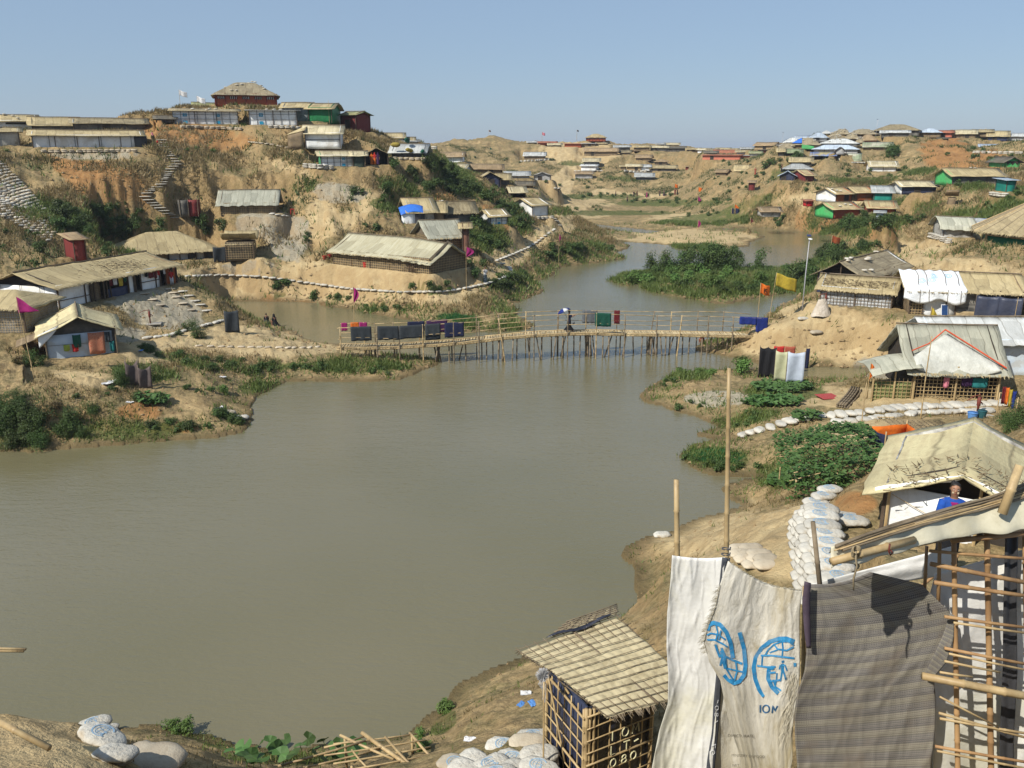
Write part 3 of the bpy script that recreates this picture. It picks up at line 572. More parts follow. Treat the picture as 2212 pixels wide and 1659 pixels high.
def mask_path(name, pts, w):
 """a strip along a line of ground points, w metres wide"""
 m = MASK.setdefault(name, np.zeros(_X.shape)); px = np.array([p[0] for p in pts]); py = np.array([p[1] for p in pts])
 sel = (_X > px.min() - 8) & (_X < px.max() + 8) & (_Y > py.min() - 8) & (_Y < py.max() + 8)
 d = seg_dist(px, py, _X[sel], _Y[sel], False) + .35 * w * vnoise(_X[sel] * 1.1, _Y[sel] * 1.1)
 t = m[sel]; np.maximum(t, 1 - sstep(w * .45, w * .9, d), out=t); m[sel] = t
mask('sand', [(1500,512,150,16,0),(700,745,240,14,3),(480,725,130,14,-5),(300,760,60,30,30),(850,600,200,40,6),(1130,545,60,10,-25),(1900,715,350,26,2),(1800,690,160,30,10),(2080,590,170,36,8),
 (1900,860,280,30,0),(1560,1150,150,60,-10),(1700,1170,120,90,0),(1480,470,90,10,0),(1250,465,80,8,0),(1850,560,120,16,-20),(700,470,50,30,60),(900,640,170,14,0),(1230,390,12,40,30),(1900,930,200,30,0),
 (100,1620,200,90,0),(2000,620,200,40,0),(1990,540,90,20,-15),(620,360,60,12,20),(760,420,80,16,10),(1790,430,120,20,0),(1200,440,160,8,0),(200,820,90,14,10),(1250,330,90,30,0)])
TR = [([(310,745),(400,737),(500,748),(600,757),(735,756)],2.6),([(640,722),(560,712),(480,716),(420,728),(350,742)],2.2),([(405,592),(480,588),(560,591),(640,601),(700,610),(760,618),(860,625),(960,623),(1010,615),(1060,604),(1098,590),(1085,572),(1072,564),(1110,546),(1140,532),(1165,516),(1185,500),(1230,482)],2.0),
 ([(1660,722),(1800,722),(1950,730),(2100,736),(2250,735)],2.6),([(1190,405),(1215,385),(1240,365),(1256,345)],4.5),([(1150,412),(1300,413),(1450,417)],4.0),([(620,480),(700,500),(760,470),(800,440)],1.6),([(640,560),(760,600),(560,580)],1.4)]
for pts_, w_ in TR: mask_path('sand', [p for p in (pick(u, v) for u, v in pts_) if p is not None], w_)
mask('orange', [(430,292,170,26,8,95),(440,285,120,18,6,95),(250,400,110,46,15,80),(150,360,70,24,30,80),(340,285,60,16,0,95),(620,640,110,26,8),(860,585,90,18,0),(700,625,60,14,0),(1780,480,60,34,0),(2050,340,70,44,20,120),(2130,350,60,26,0,120),
 (1850,1085,60,30,0),(240,1000,0.1,.1),(380,925,70,12,0),(300,890,60,20,0),(1080,480,60,30,40),(960,420,30,40,50),(1130,820,.1,.1),(1900,500,40,30,0)])
mask('grey', [(620,520,60,55,20,80),(560,490,60,30,0,80),(330,660,110,50,15,50,80),(200,335,120,10,0,90),(540,575,70,14,0),(260,720,70,20,0),(730,415,60,22,0),(1900,795,60,30,0),(1560,860,80,18,0)])
mask('green', [(110,470,60,40,0,70),(240,500,120,45,10,76),(330,500,60,25,0,76),(900,430,110,26,30),(1000,400,60,22,30),(1050,500,60,40,30),(980,380,60,30,35),(1110,470,45,26,50),(40,940,100,40,0),(230,930,200,26,0),
 (400,780,80,14,14),(520,795,50,12,10),(320,800,60,20,0),(700,790,170,16,0),(560,840,60,16,0),(600,640,46,9,0),(820,670,60,7,0),(940,625,60,10,0),(1080,612,60,14,-10),(1240,545,70,16,-10),(1060,705,70,8,0),
 (1500,600,180,44,0),(1650,610,130,24,0),(1340,604,30,8,0),(1470,535,70,7,0),(1300,425,120,6,0),(1450,438,160,9,0),(1300,460,180,6,0),(1500,478,90,9,0),(1560,470,90,12,0),(1620,440,70,16,-20),
 (1900,480,60,14,0),(1850,500,80,14,0),(2000,450,60,12,0),(2100,400,60,14,0),(1700,370,50,12,-20),(1760,470,20,20,0),(1880,390,70,9,0),(1980,370,50,9,0),(1800,560,110,24,-12),(1960,440,50,10,0),
 (1480,810,60,12,0),(1700,850,110,20,0),(1620,905,90,18,-10),(1540,985,90,26,5),(1700,1030,70,30,10),(1800,1000,70,30,0),(2160,450,70,26,-20),(2060,470,60,16,0),
 (650,400,30,10,0),(850,440,60,16,0),(440,1590,80,20,20),(620,1640,140,14,0),(960,1560,40,22,-40),(1240,352,40,7,0),(1350,385,50,7,0)])
mask('crop', [(1550,985,60,14,3),(990,687,34,5,4),(1490,602,.1,.1)])
me = bpy.data.meshes.new('ground')
_idx = (np.arange(NY - 1)[:, None] * NK + np.arange(NK - 1)[None, :]).ravel()
_F = np.stack([_idx, _idx + 1, _idx + NK + 1, _idx + NK], 1)
me.vertices.add(_X.size); me.vertices.foreach_set('co', np.stack([_X, _Y, _H], 1).ravel())
me.loops.add(_F.size); me.loops.foreach_set('vertex_index', _F.ravel())
me.polygons.add(len(_F)); me.polygons.foreach_set('loop_start', np.arange(0, _F.size, 4)); me.polygons.foreach_set('loop_total', np.full(len(_F), 4))
me.polygons.foreach_set('use_smooth', np.ones(len(_F), bool)); me.update(); me.validate()
MASK['wet'] = (1 - sstep(.0, 1.0, _SD)) * (_Y < 262)
for nme, arr in MASK.items():
 at_ = me.attributes.new('m_' + nme, 'FLOAT', 'POINT'); at_.data.foreach_set('value', arr.astype(np.float32))
ground = bpy.data.objects.new('ground', me); COL.objects.link(ground); tag(ground, kind='structure')
m, t, b, out = nodes('earth'); v = coord(t)
def att(n): a = t.nodes.new('ShaderNodeAttribute'); a.attribute_name = 'm_' + n; return a.outputs['Fac']
n_big = noise(t, v, .10, 6, .65); n_mid = noise(t, v, .7, 6, .65, .3); n_sm = noise(t, v, 4.5, 5, .7); n_gr = noise(t, v, 19, 3, .7)
soil = mixc(t, ramp(t, n_mid, .38, .62), (.42, .305, .155), (.20, .143, .072))
soil = mixc(t, ramp(t, n_big, .42, .6), soil, mixc(t, ramp(t, n_sm, .4, .6), (.35, .255, .13), (.165, .12, .06)))
dry = mixc(t, ramp(t, n_sm, .42, .58), (.21, .17, .085), (.10, .09, .04))
soil = mixc(t, mth(t, 'MULTIPLY', ramp(t, noise(t, v, .33, 7, .78, .5), .44, .58), .85), soil, dry)
sand = mixc(t, ramp(t, n_mid, .35, .65), (.50, .39, .215), (.36, .265, .14)); sand = mixc(t, ramp(t, n_sm, .5, .75, 0, .5), sand, (.3, .22, .12))
orange = mixc(t, ramp(t, n_mid, .35, .65), (.36, .19, .075), (.21, .105, .04)); orange = mixc(t, ramp(t, n_sm, .4, .7, 0, .6), orange, (.33, .2, .085))
grey = mixc(t, ramp(t, n_sm, .35, .65), (.36, .32, .235), (.24, .21, .15))
green = mixc(t, ramp(t, n_sm, .4, .6), (.085, .115, .03), (.035, .055, .014)); green = mixc(t, ramp(t, n_mid, .5, .68, 0, .8), green, (.2, .15, .07))
crop = mixc(t, ramp(t, n_gr, .4, .6), (.07, .15, .05), (.035, .09, .025))
c = mixc(t, ramp(t, mth(t, 'ADD', att('orange'), mth(t, 'MULTIPLY', mth(t, 'SUBTRACT', n_mid, .5), 1.6)), .3, .85), soil, orange)
c = mixc(t, mth(t, 'MULTIPLY', ramp(t, mth(t, 'ADD', att('sand'), mth(t, 'MULTIPLY', mth(t, 'SUBTRACT', n_mid, .5), 1.1)), .3, .75), .92), c, sand)
c = mixc(t, ramp(t, mth(t, 'ADD', att('grey'), mth(t, 'MULTIPLY', mth(t, 'SUBTRACT', n_mid, .5), .8)), .35, .65), c, grey)
c = mixc(t, ramp(t, mth(t, 'ADD', att('green'), mth(t, 'MULTIPLY', mth(t, 'SUBTRACT', n_mid, .5), 2.2)), .45, .75, 0, .85), c, green)
c = mixc(t, ramp(t, att('crop'), .3, .6), c, crop)
geo = t.nodes.new('ShaderNodeNewGeometry'); sx = t.nodes.new('ShaderNodeSeparateXYZ'); t.links.new(geo.outputs['True Normal'], sx.inputs[0])
steep = ramp(t, sx.outputs[2], .86, .6)
c = mixc(t, mth(t, 'MULTIPLY', steep, .45), c, (.27, .175, .08))
c = mixc(t, mth(t, 'MULTIPLY', att('wet'), .8), c, mixc(t, ramp(t, n_sm, .4, .6), (.075, .055, .025), (.12, .09, .045)))
c = mixc(t, ramp(t, n_gr, .58, .75, 0, .35), c, (.13, .1, .05))
t.links.new(c, b.inputs['Base Color']); b.inputs['Roughness'].default_value = .95; b.inputs['Specular IOR Level'].default_value = .1
hsum = mth(t, 'ADD', mth(t, 'MULTIPLY', n_mid, 1.0), mth(t, 'ADD', mth(t, 'MULTIPLY', n_sm, .35), mth(t, 'MULTIPLY', n_gr, .09)))
bump(t, b, hsum, .75, .32)
me.materials.append(m); EARTH = m
wv = MB(); wv.add([(-260, 6, 0), (260, 6, 0), (260, 262, 0), (-260, 262, 0)], [(0, 1, 2, 3)])
m, t, b, out = nodes('pond_water'); v = coord(t)
b.inputs['Base Color'].default_value = (.135, .112, .048, 1); b.inputs['Roughness'].default_value = .07; b.inputs['IOR'].default_value = 1.5
n1 = noise(t, v, .05, 3, .5)
t.links.new(mixc(t, ramp(t, n1, .35, .65), (.158, .140, .082), (.13, .117, .060)), b.inputs['Base Color'])
r1 = noise(t, mapping(t, v, (1.0, 2.6, 1), (0, 0, R(18))), 1.9, 4, .6, .3)
r2 = noise(t, mapping(t, v, (1.0, 2.2, 1), (0, 0, R(-12))), 5.5, 2, .5, .2)
calm = ramp(t, noise(t, v, .035, 3, .5), .35, .65, .35, 1.0)
r0 = noise(t, mapping(t, v, (.7, 2.4, 1), (0, 0, R(28))), .7, 3, .55, .4)
hh = mth(t, 'MULTIPLY', mth(t, 'ADD', mth(t, 'MULTIPLY', r0, 1.3), mth(t, 'ADD', r1, mth(t, 'MULTIPLY', r2, .6))), calm)
bump(t, b, hh, .7, .042)
water = wv.build('water', m); tag(water, kind='structure')
# ================================================================ MATERIALS OF THE SHELTERS
def MR(name, c, c2, seam=.95, dirt=(.12, .09, .05), damt=.55, rough=.75, streak=True, seamd=.55, bs=9, bstr=.5, tint=None):
 """roof covering: overlapping sheets with seams across, streaks down the slope, litter and stains"""
 if name in MATS: return MATS[name]
 m, t, b, out = nodes(name); v = coord(t)
 n1 = noise(t, mapping(t, v, (3.2, .5, .5)), 1.5, 5, .65) if streak else noise(t, v, 1.2, 5, .6)
 col = mixc(t, ramp(t, n1, .35, .65), c, c2)
 if tint: col = mixc(t, ramp(t, noise(t, v, .45, 3, .5), .45, .55), col, tint)
 sp = t.nodes.new('ShaderNodeSeparateXYZ'); t.links.new(v, sp.inputs[0])
 wob = mth(t, 'MULTIPLY', mth(t, 'SUBTRACT', noise(t, v, .9, 2), .5), .5)
 fr = mth(t, 'FRACT', mth(t, 'DIVIDE', mth(t, 'ADD', sp.outputs[0], wob), seam))
 line = ramp(t, mth(t, 'ABSOLUTE', mth(t, 'SUBTRACT', fr, .5)), .0, .045, seamd, 0)
 wn = t.nodes.new('ShaderNodeTexWhiteNoise'); wn.noise_dimensions = '2D'; cb = t.nodes.new('ShaderNodeCombineXYZ'); t.links.new(mth(t, 'FLOOR', mth(t, 'ADD', mth(t, 'DIVIDE', mth(t, 'ADD', sp.outputs[0], wob), seam), .5)), cb.inputs[0])
 t.links.new(mth(t, 'FLOOR', mth(t, 'ADD', mth(t, 'DIVIDE', sp.outputs[1], 1.6), wob)), cb.inputs[1]); t.links.new(cb.outputs[0], wn.inputs[0]); col = mixc(t, ramp(t, wn.outputs[0], .45, 1, 0, .5), col, tuple(x * .62 for x in c2))
 col = mixc(t, line, col, (.09, .07, .04))
 n2 = noise(t, v, .8, 6, .75, .6); col = mixc(t, ramp(t, n2, .56, .66, 0, damt), col, dirt)
 n3 = noise(t, v, 6, 4, .7); col = mixc(t, ramp(t, n3, .55, .8, 0, .4), col, dirt)
 hs = t.nodes.new('ShaderNodeHueSaturation'); t.links.new(col, hs.inputs['Color']); t.links.new(ramp(t, rnd(t), 0, 1, .85, 1.12), hs.inputs['Value'])
 t.links.new(hs.outputs[0], b.inputs['Base Color']); b.inputs['Roughness'].default_value = rough; b.inputs['Specular IOR Level'].default_value = .2
 bump(t, b, mth(t, 'SUBTRACT', noise(t, mapping(t, v, (2.5, .8, .8)), bs * .4, 5, .65), mth(t, 'MULTIPLY', line, .7)), bstr, .06)
 MATS[name] = m; return m
def MW(name, c, c2, sp_=.14, rough=.85, depth=.5, dirt=(.1, .08, .05)):
 """woven bamboo mat: grid of strips with dark gaps"""
 if name in MATS: return MATS[name]
 m, t, b, out = nodes(name); v = coord(t); s = t.nodes.new('ShaderNodeSeparateXYZ'); t.links.new(v, s.inputs[0])
 h = mth(t, 'ADD', s.outputs[0], s.outputs[1])
 gx = ramp(t, mth(t, 'ABSOLUTE', mth(t, 'SUBTRACT', mth(t, 'FRACT', mth(t, 'DIVIDE', h, sp_)), .5)), .08, .2)
 gz = ramp(t, mth(t, 'ABSOLUTE', mth(t, 'SUBTRACT', mth(t, 'FRACT', mth(t, 'DIVIDE', s.outputs[2], sp_ * .9)), .5)), .08, .2)
 g = mth(t, 'MINIMUM', gx, gz)
 col = mixc(t, ramp(t, noise(t, v, 2.2, 5, .65), .35, .65), c, c2)
 col = mixc(t, mth(t, 'MULTIPLY', ramp(t, g, 0, 1, 1, 0), depth), col, tuple(min(1, x * 2.2) for x in c))
 col = mixc(t, ramp(t, noise(t, v, .9, 5, .7), .52, .66, 0, .7), col, dirt)
 t.links.new(col, b.inputs['Base Color']); b.inputs['Roughness'].default_value = rough; b.inputs['Specular IOR Level'].default_value = .15
 bump(t, b, g, .5, -.02); MATS[name] = m; return m
RM = dict(
 tan=MR('straw_sheet', (.47, .385, .215), (.36, .285, .15)), thatch=MR('weathered_thatch', (.36, .30, .18), (.2, .16, .09), damt=.9, seam=1.3),
 thatchstone=MR('weighted_thatch', (.33, .28, .18), (.22, .18, .115), damt=.6), cream=MR('cream_sheet', (.58, .51, .34), (.47, .4, .24)),
 whitetarp=MR('white_roof_tarpaulin', (.56, .57, .55), (.42, .43, .41), dirt=(.3, .28, .22), damt=.35), bluewhite=MR('pale_blue_sheet', (.44, .51, .58), (.35, .41, .48), dirt=(.27, .26, .23), damt=.4),
 bluetan=MR('blue_and_straw_sheet', (.4, .34, .18), (.32, .27, .15), tint=(.15, .22, .42)), greytin=MR('grey_sheet', (.42, .43, .41), (.31, .32, .31), dirt=(.2, .19, .16), damt=.4),
 greypatch=MR('patched_grey_tarpaulin', (.43, .42, .33), (.32, .32, .25), dirt=(.23, .21, .15), damt=.35, seam=.7), dark=MR('dark_sheet', (.17, .15, .11), (.1, .09, .07)),
 green=MR('greenish_thatch', (.3, .31, .15), (.21, .22, .1)), greentarp=MR('green_sheet', (.19, .28, .13), (.28, .28, .17)), greencream=MR('green_and_cream_sheet', (.48, .47, .36), (.38, .37, .27), tint=(.27, .32, .2)),
 brown=MR('brown_mat', (.36, .26, .15), (.28, .2, .11), damt=.3), redroof=MR('rust_red_sheet', (.38, .15, .085), (.3, .12, .07), damt=.2),
 tanpale=MR('pale_straw_sheet', (.56, .5, .29), (.45, .38, .22), damt=.25, seam=1.6), wrinkle=MR('wrinkled_pale_tarpaulin', (.50, .475, .34), (.40, .36, .23), seam=1.0, seamd=.3, damt=.18, dirt=(.25, .22, .15)))
tarp_dirt = (.42, .38, .3)
WM = dict(
 white=M('white_tarpaulin', (.80, .81, .80), (.69, .70, .69), 1.2, .55, 5, .6, .05, dirt=tarp_dirt, dirt_amt=.5), dark=M('dark_netting', (.055, .055, .052), (.11, .10, .085), 2, .8, dirt=(.2, .19, .16), dirt_amt=.5),
 black=M('black_plastic', (.02, .02, .022), (.035, .035, .04), 2, .45, 5, .6, .05, spec=.4), navy=M('navy_sheet', (.025, .032, .07), (.05, .055, .09), 2, .6), blue=M('bright_blue_sheet', (.04, .17, .6), (.035, .13, .48), 2, .5),
 greyweave=MW('grey_woven_mat', (.26, .25, .22), (.36, .35, .32)), brownweave=MW('brown_woven_mat', (.2, .15, .09), (.14, .1, .065), depth=.35), darkweave=MW('dark_woven_mat', (.085, .07, .05), (.13, .105, .07), depth=.75),
 silverweave=MW('silvery_woven_mat', (.42, .43, .43), (.3, .3, .29), depth=.4, dirt=(.16, .15, .13)), redweave=MW('reddish_woven_mat', (.15, .075, .05), (.09, .05, .04)), greywall=M('grey_sheet_wall', (.42, .42, .41), (.33, .33, .33), 1.5, .7, dirt=(.25, .23, .2)),
 red=M('red_brick_wall', (.36, .095, .045), (.28, .07, .035), 3, .8), redbrick=M('rust_red_wall', (.32, .065, .03), (.25, .05, .025), 2, .8, dirt=(.2, .1, .06)), redplank=M('dark_red_plank', (.17, .03, .028), (.12, .022, .02), 2, .7, stretch=(6, 6, .4)),
 salmon=M('salmon_brick', (.5, .17, .11), (.43, .14, .09), 1.5, .8), orange=M('orange_brown_wall', (.40, .115, .03), (.3, .08, .03), 2, .8, dirt=(.2, .12, .07)), brightred=M('bright_red_sheet', (.5, .02, .02), (.4, .015, .02), 2, .5),
 brightgreen=M('bright_green_sheet', (.07, .42, .13), (.06, .34, .1), 2, .55, dirt=(.2, .3, .15), dirt_amt=.3), green=M('green_sheet_wall', (.08, .32, .15), (.06, .25, .12), 2, .6), greentarp=M('deep_green_tarpaulin', (.015, .17, .055), (.012, .12, .04), 1.5, .5, 5, .6, .06),
 greenblack=M('green_black_netting', (.03, .045, .035), (.05, .07, .05), 3, .8), teal=M('teal_board', (.015, .2, .15), (.012, .16, .125), 2, .6), tanwall=M('tan_board', (.38, .28, .16), (.31, .22, .12), 2, .8),
 bluewhite=M('pale_blue_and_shaded_tarpaulin', (.55, .64, .72), (.46, .55, .64), 1.5, .55, dirt=tarp_dirt), greyplastic=M('grey_translucent_plastic', (.3, .32, .34), (.14, .15, .16), 2, .4, 4, .7, .06), inner=M('dark_interior', (.03, .026, .022), (.05, .04, .03), 2, .9),  # dark_interior: shade inside openings painted as a near-black colour
 lattice=MW('bamboo_mat_wall', (.16, .125, .08), (.1, .08, .055), depth=.9))
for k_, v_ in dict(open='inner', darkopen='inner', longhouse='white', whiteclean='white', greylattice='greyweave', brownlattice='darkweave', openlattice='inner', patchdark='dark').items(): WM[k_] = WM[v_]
bamboo = M('bamboo_cane', (.44, .33, .17), (.33, .23, .11), 5, .5, 20, .3, .01, stretch=(1, 1, .3), dirt=(.2, .14, .08), dirt_amt=.5, spec=.35)
bamboo_old = M('weathered_bamboo', (.21, .165, .11), (.125, .095, .06), 5, .7, 20, .4, .01)
wood = M('dark_timber', (.11, .08, .055), (.07, .05, .035), 4, .8)
batten_m = M('grey_batten', (.09, .10, .12), (.06, .065, .08), 4, .7)
straw = M('loose_straw', (.42, .35, .2), (.26, .2, .11), 6, .9)
emblem = M('emblem_blue', (.02, .24, .42), (.03, .3, .46), 5, .6)
bagm = M('sandbag_cloth', (.50, .48, .42), (.38, .35, .29), 3.5, .85, 14, .9, .04, dirt=(.34, .26, .16), dirt_amt=.75, var=.14)
bagm2 = M('muddy_sandbag_cloth', (.46, .40, .3), (.34, .28, .2), 2.5, .85, 30, .5, .02, dirt=(.24, .18, .11), dirt_amt=.8, var=.2)
# ================================================================ SHELTER BUILDER
class Rn:
 def __init__(s, sd): r = random.Random(sd); s.p = [(r.uniform(-1, 1), r.uniform(-1, 1), r.uniform(0, 6.28)) for _ in range(7)]
 def __call__(s, x, y, f=1.0): return sum(math.sin((a * x + b * y) * f * (1.3 + .5 * i) + c) for i, (a, b, c) in enumerate(s.p)) / 7
def bag_mesh(seed, l=.62, w=.40, h=.17, nu=12, nv=8):
 r = random.Random(seed); rn = Rn(seed); mb = MB(); vs = []; fs = []
 for i in range(nu + 1):
  a = i / nu * 2 - 1; e = max(0.0, 1 - abs(a) ** 4.2) ** .5; fl = .30 if i in (0, nu) else e
  ww = w / 2 * (fl * .9 + .1 + (.0 if abs(a) < .95 else .12)); hh = h / 2 * (fl * .93 + .03)
  for k in range(nv * 2):
   t = 2 * math.pi * k / (nv * 2); c, s = math.cos(t), math.sin(t)
   cc = math.copysign(abs(c) ** .75, c); ss = math.copysign(abs(s) ** .8, s)
   x = a * l / 2; y = cc * ww; z = ss * hh
   q_ = rn(x * 7, y * 7 + z * 4) * .026 - .012 * max(0, 1 - abs(rn(x * 13 + 3, y * 13, 1.3)) * 6) - .01 * max(0, 1 - abs(abs(a) - .82) * 14); vs.append((x, y + q_, z + q_ * .8 + h / 2 * .95))
 m = nv * 2
 fs = [(i * m + k, i * m + (k + 1) % m, (i + 1) * m + (k + 1) % m, (i + 1) * m + k) for i in range(nu) for k in range(m)]
 fs += [tuple(range(m - 1, -1, -1)), tuple(nu * m + k for k in range(m))]
 mb.add(vs, fs); return mb
def roof_parts(h, root, mat, sty, detail, seed):
 L, Wd, wh, rh = h['L'], h['W'], h['wh'], h['rh']; rn = Rn(seed); near = h['D'] < 100
 o = .28 + min(.25, Wd * .05); nx = max(4, min(40, int(L / (.3 if near else .9)))); ny = max(3, min(18, int(Wd / 2 / (.25 if near else .8)))); wr = .05 if near else .03
 th = .05
 edge = lambda x: .10 * rn(x * 2.3, 9.7, 2.2)
 out = []
 if sty in ('gx', 'gxw', 'gy', 'arch', 'butter'):
  A, B = (Wd, L) if sty == 'gy' else (L, Wd)
  if sty == 'gy': nx, ny = max(4, min(40, int(Wd / (.3 if near else .9)))), max(3, min(18, int(L / 2 / (.25 if near else .8))))
  for sd in (-1, 1):
   def P(s, t_, sd=sd):
    a = -o + s * (A + 2 * o); e = (B / 2 + o + edge(a + sd * 7))
    y = B / 2 + sd * t_ * e; k = t_ * e / (B / 2)
    if sty == 'arch': z = wh + rh * (1 - k * k)
    elif sty == 'butter': z = wh + rh * .35 + rh * .65 * k * k
    else: z = wh + rh * (1 - k)
    z += -.10 * math.sin(math.pi * min(1, k)) * (B / 6) + wr * rn(a * 2.1, y * 2.1, 1.6) + .07 * rn(a * .5, 3.3) + (.05 * math.sin(a * 6.3 + rn(a, y) * 2 + y) * t_ if sty == 'gxw' or mat in (RM['wrinkle'], RM['greypatch']) and near else 0)
    if sty == 'gxw': z -= .35 * max(0, a / A - .72) * rh * 2.2
    a2 = a + .08 * rn(y * 3, 1.1, 2) * (1 if s in (0, 1) else 0)
    return (y, a2, z) if sty == 'gy' else (a2, y, z)
   mb = MB(); mb.grid(P, nx, ny, th, (0, 0, -1)); mb.smooth = True
   out.append(mb.build('roof_slope', mat, root))
  if detail and h['wm'] != 'nearwhite':
   mb = MB(); pts = []
   for i in range(9):
    a = -o + i / 8 * (A + 2 * o); z = wh + (rh if sty != 'butter' else rh * .35) + .05 + .07 * rn(a * .5, 3.3) - (.35 * max(0, a / A - .72) * rh * 2.2 if sty == 'gxw' else 0)
    pts.append((B / 2, a, z) if sty == 'gy' else (a, B / 2, z))
   mb.path(pts, .045, 5); mb.build('ridge_pole', bamboo_old, root)
 elif sty == 'hip':
  m_ = min(L, Wd) / 2
  def hfun(x, y): return wh + rh * min(1.0, min(min(x, L - x) / m_ * (m_ / min(m_, L * .36)), min(y, Wd - y) / m_))
  nx2, ny2 = max(8, min(44, nx * 2)), max(8, min(30, ny * 3))
  def P(s, t_):
   x = -o + s * (L + 2 * o); y = -o + t_ * (Wd + 2 * o)
   return (x, y, hfun(x, y) + wr * rn(x * 2.1, y * 2.1, 1.5) + .05 * rn(x * .6, y * .6))
  mb = MB(); mb.grid(P, nx2, ny2, th, (0, 0, -1)); mb.smooth = True; out.append(mb.build('roof', mat, root))
 elif sty == 'shed':
  def P(s, t_):
   x = -o + s * (L + 2 * o); y = -o + t_ * (Wd + 2 * o)
   return (x, y, wh + rh * max(-.1, y / Wd) + wr * rn(x * 2.1, y * 2.1, 1.5))
  mb = MB(); mb.grid(P, nx, ny, th, (0, 0, -1)); mb.smooth = True; out.append(mb.build('roof', mat, root))
 return out
def top_z(h, x, y):
 L, Wd, wh, rh = h['L'], h['W'], h['wh'], h['rh']; r = h['roof']
 if r in ('gx', 'gxw'): return wh + rh * (1 - abs(y - Wd / 2) / (Wd / 2))
 if r == 'arch': return wh + rh * (1 - (abs(y - Wd / 2) / (Wd / 2)) ** 2)
 if r == 'gy': return wh + rh * (1 - abs(x - L / 2) / (L / 2))
 if r == 'shed': return wh + rh * max(0, y / Wd)
 if r == 'hip': m_ = min(L, Wd) / 2; return wh + rh * max(0, min(1, min(min(x, L - x) / min(m_, L * .36), min(y, Wd - y) / m_)))
 return wh
def wall_part(root, p0, p1, ztop, mat, seed, name='wall', z0=-.25, wob=.03, n=None, th=.04, inset=0.0, frac=(0, 1)):
 """wall between two ground points; ztop(s) gives its top"""
 p0 = Vector(p0 + (0,)) if len(p0) == 2 else Vector(p0); p1 = Vector(p1 + (0,)) if len(p1) == 2 else Vector(p1)
 d = p1 - p0; Ln = d.length; nn = Vector((d.y, -d.x, 0)).normalized(); rn = Rn(seed); n = n or max(2, min(24, int(Ln / .45)))
 def P(s, t_):
  f = frac[0] + s * (frac[1] - frac[0]); zt = ztop(f); z = z0 + t_ * (zt - z0)
  q_ = p0 + d * f + nn * (wob * rn(f * Ln * 2, z * 2.2, 1.3) - inset); return (q_.x, q_.y, z)
 mb = MB(); mb.grid(P, n, 4, th, tuple(-nn)); mb.smooth = True
 return mb.build(name, mat, root)
def lattice_mb(p0, p1, z0, z1, sx=.16, sz=.16, r=.011, off=.03, ztop=None):
 p0 = Vector(p0 + (0,)); p1 = Vector(p1 + (0,)); d = p1 - p0; Ln = d.length; nn = Vector((d.y, -d.x, 0)).normalized() * off; mb = MB(); u = d.normalized()
 ang = math.atan2(u.y, u.x)
 for i in range(int(Ln / sx) + 1):
  c = p0 + u * (i * sx) + nn; zt = ztop(i * sx / Ln) if ztop else z1; mb.box((c.x, c.y, (z0 + zt) / 2), (r * 2, r * 1.2, zt - z0), ang + .01 * random.uniform(-1, 1))
 for j in range(int((z1 - z0) / sz) + 1):
  c = p0 + d / 2 + nn * 1.45; mb.box((c.x, c.y, z0 + j * sz), (Ln, r * 1.2, r * 2), ang)
 return mb
def fringe_mb(h, side, n, seed, ln=.35):
 r = random.Random(seed); mb = MB(); L, Wd, wh, rh = h['L'], h['W'], h['wh'], h['rh']; o = .28 + min(.25, Wd * .05)
 for i in range(n):
  f = r.uniform(-o, L + o) if h['roof'] != 'gy' else r.uniform(-o, Wd + o)
  if h['roof'] == 'gy': x = -o if side < 0 else L + o; p = Vector((x, f, wh - rh * o / (L / 2) + .02)); d = Vector((side, r.uniform(-.3, .3), -.5))
  else: y = -o if side < 0 else Wd + o; p = Vector((f, y, wh - (rh * o / (Wd / 2) if h['roof'] != 'shed' else 0) + .02)); d = Vector((r.uniform(-.35, .35), side, r.uniform(-.9, -.1)))
  d = d.normalized() * r.uniform(.1, ln); w = r.uniform(.02, .06); s = Vector((d.y, -d.x, 0)).normalized() * w if h['roof'] != 'gy' else Vector((0, w, 0))
  s = Vector((w, 0, 0)) if h['roof'] != 'gy' else Vector((0, w, 0)); p = p - d * .4
  mb.add([p - s, p + s, p + d + s * .3, p + d - s * .3], [(0, 1, 2, 3)])
 return mb
